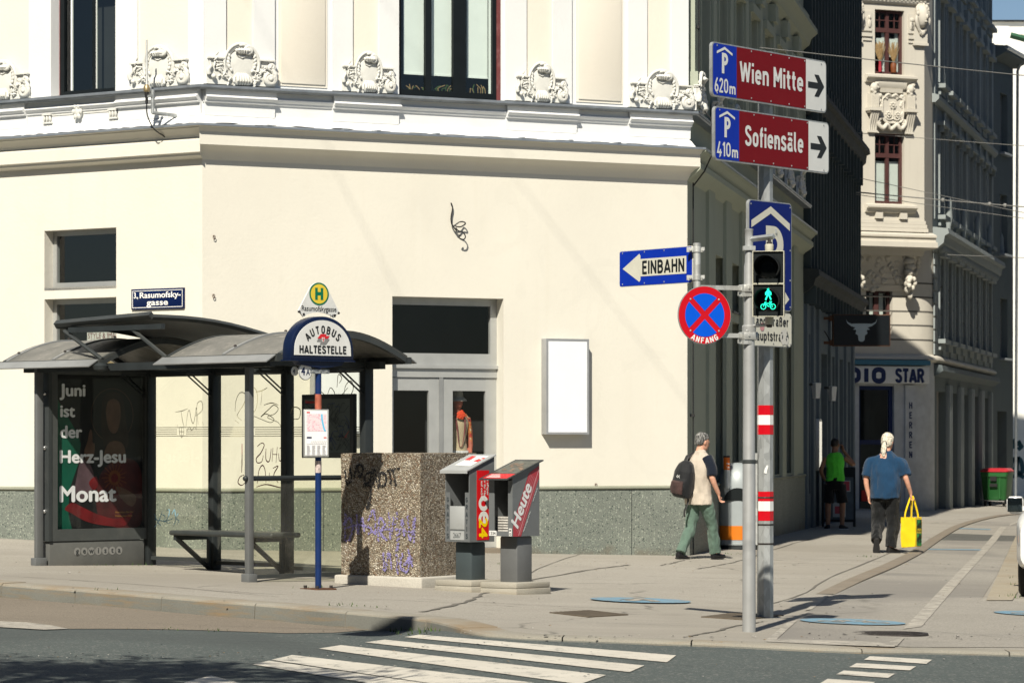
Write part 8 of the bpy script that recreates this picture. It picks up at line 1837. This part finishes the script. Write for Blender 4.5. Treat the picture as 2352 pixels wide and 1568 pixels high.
b = B(PM @ Mh); b.tube([(-.005+.032*math.cos(a), -.118+.01*math.sin(a), .072+.03*math.sin(a)) for a in [6.283*k/14 for k in range(15)]], .009, 6); obj('hair_tie', b, M['cable'], t)
hp = PM @ V((.365, .115, .79)); yb = thing('shopping_bag', 'bright yellow shopping bag with a green and black side held by the man in blue', 'bag', place(hp.x, hp.y, R(-36), hp.z-.74)); Wb = W[yb.name]
b = B(Wb); w, dp, h = .125, .10, .465
vs = [[b.v(x*(1-.05*(j == 0)), y+.02*(j == 1)*x*4, z+(.02*(x > 0) if j == 0 else .0)) for x, y in ((-w, -dp), (w, -dp), (w, dp), (-w, dp))] for j, z in enumerate((0, h*.5, h))]
for j in range(2):
    for k in range(4): b.f([vs[j][k], vs[j][(k+1) % 4], vs[j+1][(k+1) % 4], vs[j+1][k]])
b.f(vs[0][::-1]); bmesh.ops.subdivide_edges(b.bm, edges=b.bm.edges, cuts=5, use_grid_fill=True); b.jitter(.008, 14); bagm = m_cloth('yellow_woven', (.80, .56, .005), 10, .5, .06, .5); bb = obj('bag_body', b, bagm, yb)
b = B(Wb @ Matrix(((0, -1, 0, w+.012), (1, 0, 0, 0), (0, 0, 1, 0), (0, 0, 0, 1)))); b.poly([(-.075, 0, .03), (.075, 0, .03), (.075, 0, .43), (-.075, 0, .43)]); q = N('bag_print'); q.done(q.ramp(q.noise(13, 3, .5, 1.5), [(.46, (.006, .008, .006)), (.52, (.01, .12, .03)), (.62, (.04, .32, .08))]), .4); sp_ = obj('side_print', b, q.m, bb, normals=False, smooth=False)
b = B(b.M if False else Wb @ Matrix(((0, -1, 0, w+.012), (1, 0, 0, 0), (0, 0, 1, 0), (0, 0, 0, 1)))); b.text('GINGER', -.068, .265, .03, -.003, bold=.05, width=.125); b.text('FRISCH', -.068, .222, .03, -.003, bold=.05, width=.125); obj('lettering', b, bagm, sp_, normals=False, smooth=False)
b = B(Wb)
for y in (-dp, dp): b.tube(catmull([(-.06, y, h-.06), (-.05, y*.9, h+.08), (-.01, y*.15, h+.30), (.012, y*.12, h+.315), (.03, y*.15, h+.29), (.06, y*.9, h+.06), (.065, y, h-.06)], 6), .014, 6, ry=.004, up=(1, 0, 0))
obj('handle', b, bagm, yb)
# ---- the runner on the phone
px, d = 1918, 64.8; mx = ray(px)*d
t, PM = person('man in neon green tank top and black shorts, standing in shade on the phone', place(mx, d, R(-6), gz(mx)), 1.03)
legs = [((-.10, 0, .88), (-.135, .01, .48), (-.135, -.02, .085), (-.25, 1, 0)), ((.10, 0, .88), (.14, .02, .48), (.135, .0, .085), (.55, .85, 0))]
arms = [((-.20, 0, 1.41), (-.265, .0, 1.13), (-.20, .16, .95), (.5, .8, -.2), (0, 0, 1), .7), ((.20, 0, 1.41), (.36, .06, 1.24), (.155, .10, 1.52), (-.25, .05, 1), (-.6, .6, .2), .9)]
Mh = Matrix.Translation((.0, .03, 1.52)) @ Matrix.Rotation(R(-14), 4, 'Z') @ Matrix.Rotation(R(-4), 4, 'X')
obj('body', body(PM, legs, arms, Mh, .84), skin3, t)
def so(b):
    b.loft([(0, 0, .76, .14, .12), (0, 0, .86, .178, .13), (0, 0, 1.0, .172, .125)], 22)
    for h, kn, an, toe in legs: limb(b, [V(h)+V((0, 0, -.02)), V(h).lerp(V(kn), .5), V(h).lerp(V(kn), .93)], [.112, .105, .108], 14)
obj('shorts', garment(PM, so, .011, .018, 8, 4), m_cloth('black_shorts', (.008, .009, .010), 14, .4), t)
def ta(b):
    b.loft([(0, 0, .93, .185, .14), (0, 0, 1.0, .178, .135), (0, 0, 1.15, .168, .125), (0, 0, 1.28, .18, .128), (0, 0, 1.36, .168, .118), (0, -.005, 1.43, .138, .095), (0, -.01, 1.475, .09, .075)], 26)
obj('tank_top', garment(PM, ta, .011, .016, 8, 6), m_cloth('neon_green', (.10, .66, .055), 12, .4), t)
b = B(PM); [shoe(b, a[2], a[3], .085) for a in legs]; obj('shoes', b, [flat('black_mesh', (.012, .012, .013), .7), flat('white_sole', (.55, .56, .56), .6)], t)
b = B(PM); hair_cap(b, Mh, [(0, -.05, .07, .05, .05), (0, -.03, .11, .076, .082), (0, -.012, .17, .079, .102), (0, -.009, .207, .066, .086), (0, -.009, .231, .03, .042)]); obj('hair', b, m_hair('cropped_hair', (.02, .014, .01)), t)
ph = PM @ V((.115, .10, 1.61)); b = B(place(ph.x, ph.y, R(-6), ph.z)); b.box(-.006, .006, -.035, .035, -.075, .075); b.bevel(.004); tag(recentre(obj('phone', b, M['lampblack'])), 'dark phone held to the ear of the man in the green tank top', 'phone')
# ---------------------------------------------------------------- green wheelie bin far down the street
d = 103; bx = ray(2290)*d; WB = place(bx, d, R(-22), gz(bx)); 
t = thing('wheelie_bin', 'big green wheelie bin with red lid at the far wall', 'wheelie bin', WB)
b = B(WB); b.loft([(0, 0, .2, .36, .36), (0, 0, .22, .37, .37), (0, 0, .95, .43, .45), (0, 0, 1.0, .45, .47), (0, 0, 1.08, .45, .47)], 24, e=9)
for x in (-.2, .2): b.box(x-.02, x+.02, -.46, -.36, .25, .95)
b.box(-.4, .4, -.48, -.4, .93, 1.06); obj('body', b, M['bingreen'], t, ang=30)
b = B(WB); b.loft([(0, 0, 1.085, .47, .50), (0, 0, 1.12, .47, .50), (0, .05, 1.2, .38, .38)], 24, e=7); obj('lid', b, M['binred'], t, ang=40)
b = B(WB)
for x, y in ((-.3, -.32), (.3, -.32), (-.3, .32), (.3, .32)): b.cyl((x-.03, y, .09), (x+.03, y, .09), .09, n=14); b.box(x-.04, x+.04, y-.03, y+.03, .12, .24)
obj('wheel', b, M['rubber'], t); b = B(WB); b.tube([(-.42, -.42, .22), (-.2, -.5, .18), (.35, -.5, .16)], .02, 6); obj('foot_bar', b, M['chrome'], t)
b = B(WB); b.box(-.12, .12, -.5, -.43, .62, .72); b.box(-.1, .1, -.5, -.42, .8, .95); obj('handle', b, M['rubber'], t, ang=30)
# ---------------------------------------------------------------- the parked white car at the right edge
cx, cy = ray(2319)*35.3, 34.95; CM = place(cx, cy, R(-11.5), gz(cx)-.005); t = thing('parked_car', 'white parked car at the right edge, seen from behind with its left door mirror', 'car', CM)
CW = 1.74; hwd = CW/2
def sec(y, z0, z1, hw, r, n=5):
    pts = []
    for sx_, sz_, a0 in ((1, -1, -90), (1, 1, 0), (-1, 1, 90), (-1, -1, 180)):
        for k in range(n+1): a = R(a0+90*k/n); pts.append((hwd+sx_*(hw-r)+r*math.cos(a), y, (z1-r if sz_ > 0 else z0+r)+r*math.sin(a)))
    return pts
def skin_(secs, m, name, mi=0):
    b = B(CM); rr = [[b.v(*p) for p in sec(*s_)] for s_ in secs]; n = len(rr[0])
    for i in range(len(rr)-1):
        for k in range(n): b.f([rr[i][k], rr[i][(k+1) % n], rr[i+1][(k+1) % n], rr[i+1][k]])
    b.f(rr[0][::-1]); b.f(rr[-1]); return obj(name, b, m, t, ang=40)
bd = skin_([(0, .42, .70, hwd-.16, .10), (.04, .33, .84, hwd-.06, .13), (.25, .30, .92, hwd-.01, .14), (.8, .28, .95, hwd, .13), (2.0, .27, .95, hwd, .12), (3.0, .27, .93, hwd, .12), (3.7, .30, .84, hwd-.04, .14), (4.1, .34, .72, hwd-.14, .13), (4.2, .42, .62, hwd-.25, .08)], M['carwhite'], 'body')
skin_([(.18, .88, .93, hwd-.12, .02), (.35, .88, 1.22, hwd-.16, .12), (.7, .88, 1.42, hwd-.2, .15), (1.6, .88, 1.45, hwd-.2, .15), (2.3, .88, 1.40, hwd-.2, .15), (3.0, .88, .98, hwd-.12, .04)], M['carglass'], 'windows')
skin_([(.62, 1.385, 1.45, hwd-.22, .03), (.9, 1.40, 1.475, hwd-.21, .035), (1.7, 1.42, 1.49, hwd-.21, .035), (2.25, 1.38, 1.43, hwd-.23, .02)], M['carwhite'], 'roof')
for y in (.72, 3.3):
    for x in (.02, CW-.02):
        b = B(CM); s = 1 if x < 1 else -1; n = 26; b.tube([(x-.005*s, y, .31), (x+.02*s, y, .31), (x+.19*s, y, .31), (x+.215*s, y, .31)], [.27, .305, .305, .27], n); w_ = obj('wheel', b, M['rubber'], t); b = B(CM); b.cyl((x-.008*s, y, .31), (x+.02*s, y, .31), .2, n=20); obj('rim', b, M['alu'], w_)
b = B(CM); b.loft([(-.11, 2.52, .86, .05, .06), (-.115, 2.52, .90, .095, .075), (-.115, 2.52, 1.02, .10, .08), (-.11, 2.52, 1.06, .07, .06)], 16, e=3.5); b.box(-.03, .06, 2.47, 2.55, .9, .95); mr_ = obj('mirror', b, M['carwhite'], t)
b = B(CM); b.box(-.198, -.03, 2.425, 2.445, .885, 1.045); b.bevel(.018, 3); obj('mirror_glass', b, M['mirror'], mr_)
for x in (.32, CW-.5): b = B(CM); b.box(x, x+.16, -.0, .12, .66, .86); b.bevel(.02); obj('tail_light', b, M['tail'], t)
b = B(CM); b.box(.35, CW-.35, -.03, .02, .5, .62); obj('number_plate', b, M['signwhite'], t, smooth=False)
# ---------------------------------------------------------------- wires over the side street
wires = [((1745, 110, 51.5), (2700, 193, 58), 'nearest thin wire crossing the side street beside the upper guide sign', .009), ((1950, 304, 76), (2560, 340, 78), 'thin wire crossing in front of the stucco shield of the ornate house', .008), ((1950, 404, 76), (2180, 448, 77), 'thin wire slanting down into the knotted span wire', .008), ((1948, 440, 76), (2560, 482, 78), 'thickest span wire with knots before the lower bay window', .014), ((1948, 444, 76.3), (2560, 520, 79), 'thin wire just under the knotted span wire', .008), ((2176, 585, 78), (2620, 592, 79), 'short thin wire below the bay at the right', .008)]
for (pa, ya, da), (pb, yb, dbb), lab, r in wires:
    a, c = V((ray(pa)*da, da, zat(ya, da))), V((ray(pb)*dbb, dbb, zat(yb, dbb))); e = a+(c-a)*((2.47+.18*(c.y-46)+14.9-a.x)/(c.x-a.x)); c = e if e.x > c.x else c; n = 40; pts = [a.lerp(c, k/n)-V((0, 0, .10*math.sin(math.pi*k/n))) for k in range(n+1)]
    b = B(); b.tube(pts, r, 5)
    if 'knots' in lab:
        b.tube(catmull([V((ray(1963)*76, 76, zat(456, 76))), V((ray(1970)*76, 76, zat(442, 76))), pts[2]], 5), .01, 5)
        for k in (6, 9, 10, 12): b.ell(pts[k], (.05, .04, .05), n=7)
    tag(recentre(obj('overhead_wire', b, M['wire'])), lab, 'wire', 'wires over the side street')
# wires and a span-hung lamp over the main road, whose shadows fall on the facade and the kerb
def back(p, s): return V(p)-sd*s
fw = lambda px, py: FC.at(FC.U(px), 0, FC.Z(px, py))
for (p0, p1), lab in ((((560, -20), (930, 705)), 'thin tram span wire high over the road on the left'), (((905, 40), (1545, 880)), 'thin tram span wire high over the road on the right')):
    a, c = back(fw(*p0), 19), back(fw(*p1), 19); dd = (c-a); b = B(); b.tube([a-dd*.6, a, c, c+dd*.25], .0045, 5); tag(recentre(obj('span_wire', b, M['wire'])), lab, 'wire', 'span wires over the main road')
kx, ky = G(855, 1420); lz = 6.4; lp_ = V((kx, ky, gz(kx)-.05))-sd*(lz/-sd.z)
t = thing('street_lamp', 'box lamp hung from a wire over the main road', 'street lamp', place(lp_.x, lp_.y, R(-20), lp_.z)); b = B(W[t.name]); b.box(-.25, .25, -.26, .26, 0, .30); b.bevel(.04); obj('housing', b, M['lampcream'], t); b = B(W[t.name]); b.box(-.2, .2, -.2, .2, -.03, -.001); obj('diffuser', b, M['signwhite'], t, ang=30)
b = B(W[t.name]); b.tube([(-14, -4, .8), (0, 0, .5), (14, 4, .8)], .007, 5); b.tube([(0, 0, .3), (0, 0, .5)], .012, 6); obj('hanger', b, M['wire'], t)
# ---------------------------------------------------------------- street tree outside the frame, shading the road at lower left
tx, ty = -4.6, 15.3; t = thing('street_tree', 'leafy street tree at the left whose shadow lies on the road', 'tree', place(tx, ty, 0, gz(tx)-.14)); Wt = W[t.name]
b = B(Wt); b.tube([(0, 0, -.1), (.03, 0, .6), (-.03, .02, 2.2), (.04, -.02, 4.4), (0, 0, 6.2)], [.17, .14, .12, .09, .04], 12)
rnd = random.Random(21); tips = []
for k in range(14):
    a = rnd.uniform(0, 6.28); z = rnd.uniform(3.6, 5.6); q_ = V((2.0*math.cos(a), 1.35*math.sin(a), 6.0+rnd.uniform(-.5, .9)))*1.0; q_ *= 1; p = V((q_.x*.8, q_.y*.8, q_.z)); b.tube(catmull([(0, 0, z), tuple(p*.45+V((0, 0, z*.55))), tuple(p)], 4), [.05]+[.03]*7+[.012], 7); tips.append(p)
obj('trunk', b, M['bark'], t)
b = B(Wt)
for k in range(5200):
    if rnd.random() < .7: c = rnd.choice(tips)+V((rnd.gauss(0, .36), rnd.gauss(0, .30), rnd.gauss(0, .22)))
    else: c = V((rnd.gauss(0, .9), rnd.gauss(0, .6), 6.2+rnd.gauss(0, .4)))
    u = V((rnd.gauss(0, 1), rnd.gauss(0, 1), rnd.gauss(0, .6))).normalized(); w_ = u.cross(V((rnd.random(), rnd.random(), 1))).normalized(); s = rnd.uniform(.06, .11)
    b.poly([tuple(c-u*s), tuple(c+w_*s*.5), tuple(c+u*s), tuple(c-w_*s*.5)])
obj('crown', b, M['leaf'], t, normals=False, smooth=False)

# ---------------------------------------------------------------- unseen houses closing the streets; main road rows added to cut sky light
def row_house(name, label, fr, L_, Ht, floors):
    t = thing(name, label, 'building', fr.M @ Matrix.Translation((0, 0, -.8))); b = B(fr.M); hs = [(.8+2.4*k, 2.0+2.4*k, z, z+2.1, .2) for k in range(int(L_/2.4)) for z in floors]
    b.wall(0, L_, -4, Ht, hs); b.box(-.01, L_+.01, .21, 9, -4, Ht-.02); b.run([(0, Ht), (.5, Ht), (.5, Ht-.2), (0, Ht-.6)], 0, L_); obj('wall', b, M['greyshade'], t, smooth=False)
    for a, c, z0, z1, dp in hs: b = B(fr.M); b.box(a+.05, c-.05, .15, .2, z0+.05, z1-.05); obj('window', b, M['wframe'], t, smooth=False)
e_ = C2+FS.d*75-FS.i*14.5
row_house('town_house', 'grey town house opposite the cream building in the side street, beyond the right edge', Frame(e_, -FS.d), 74, 17, (1.5, 5.2, 8.8, 12.4))
row_house('town_house', 'unseen grey town house row added along the main road, left of the view', Frame((-19, -14), (0, 1)), 50, 20, (1.5, 5.2, 8.8, 12.4, 16))
row_house('town_house', 'unseen grey town house row added across the main road behind the viewer', Frame((40, -15), (-1, .04)), 90, 21, (1.5, 5.2, 8.8, 12.4))
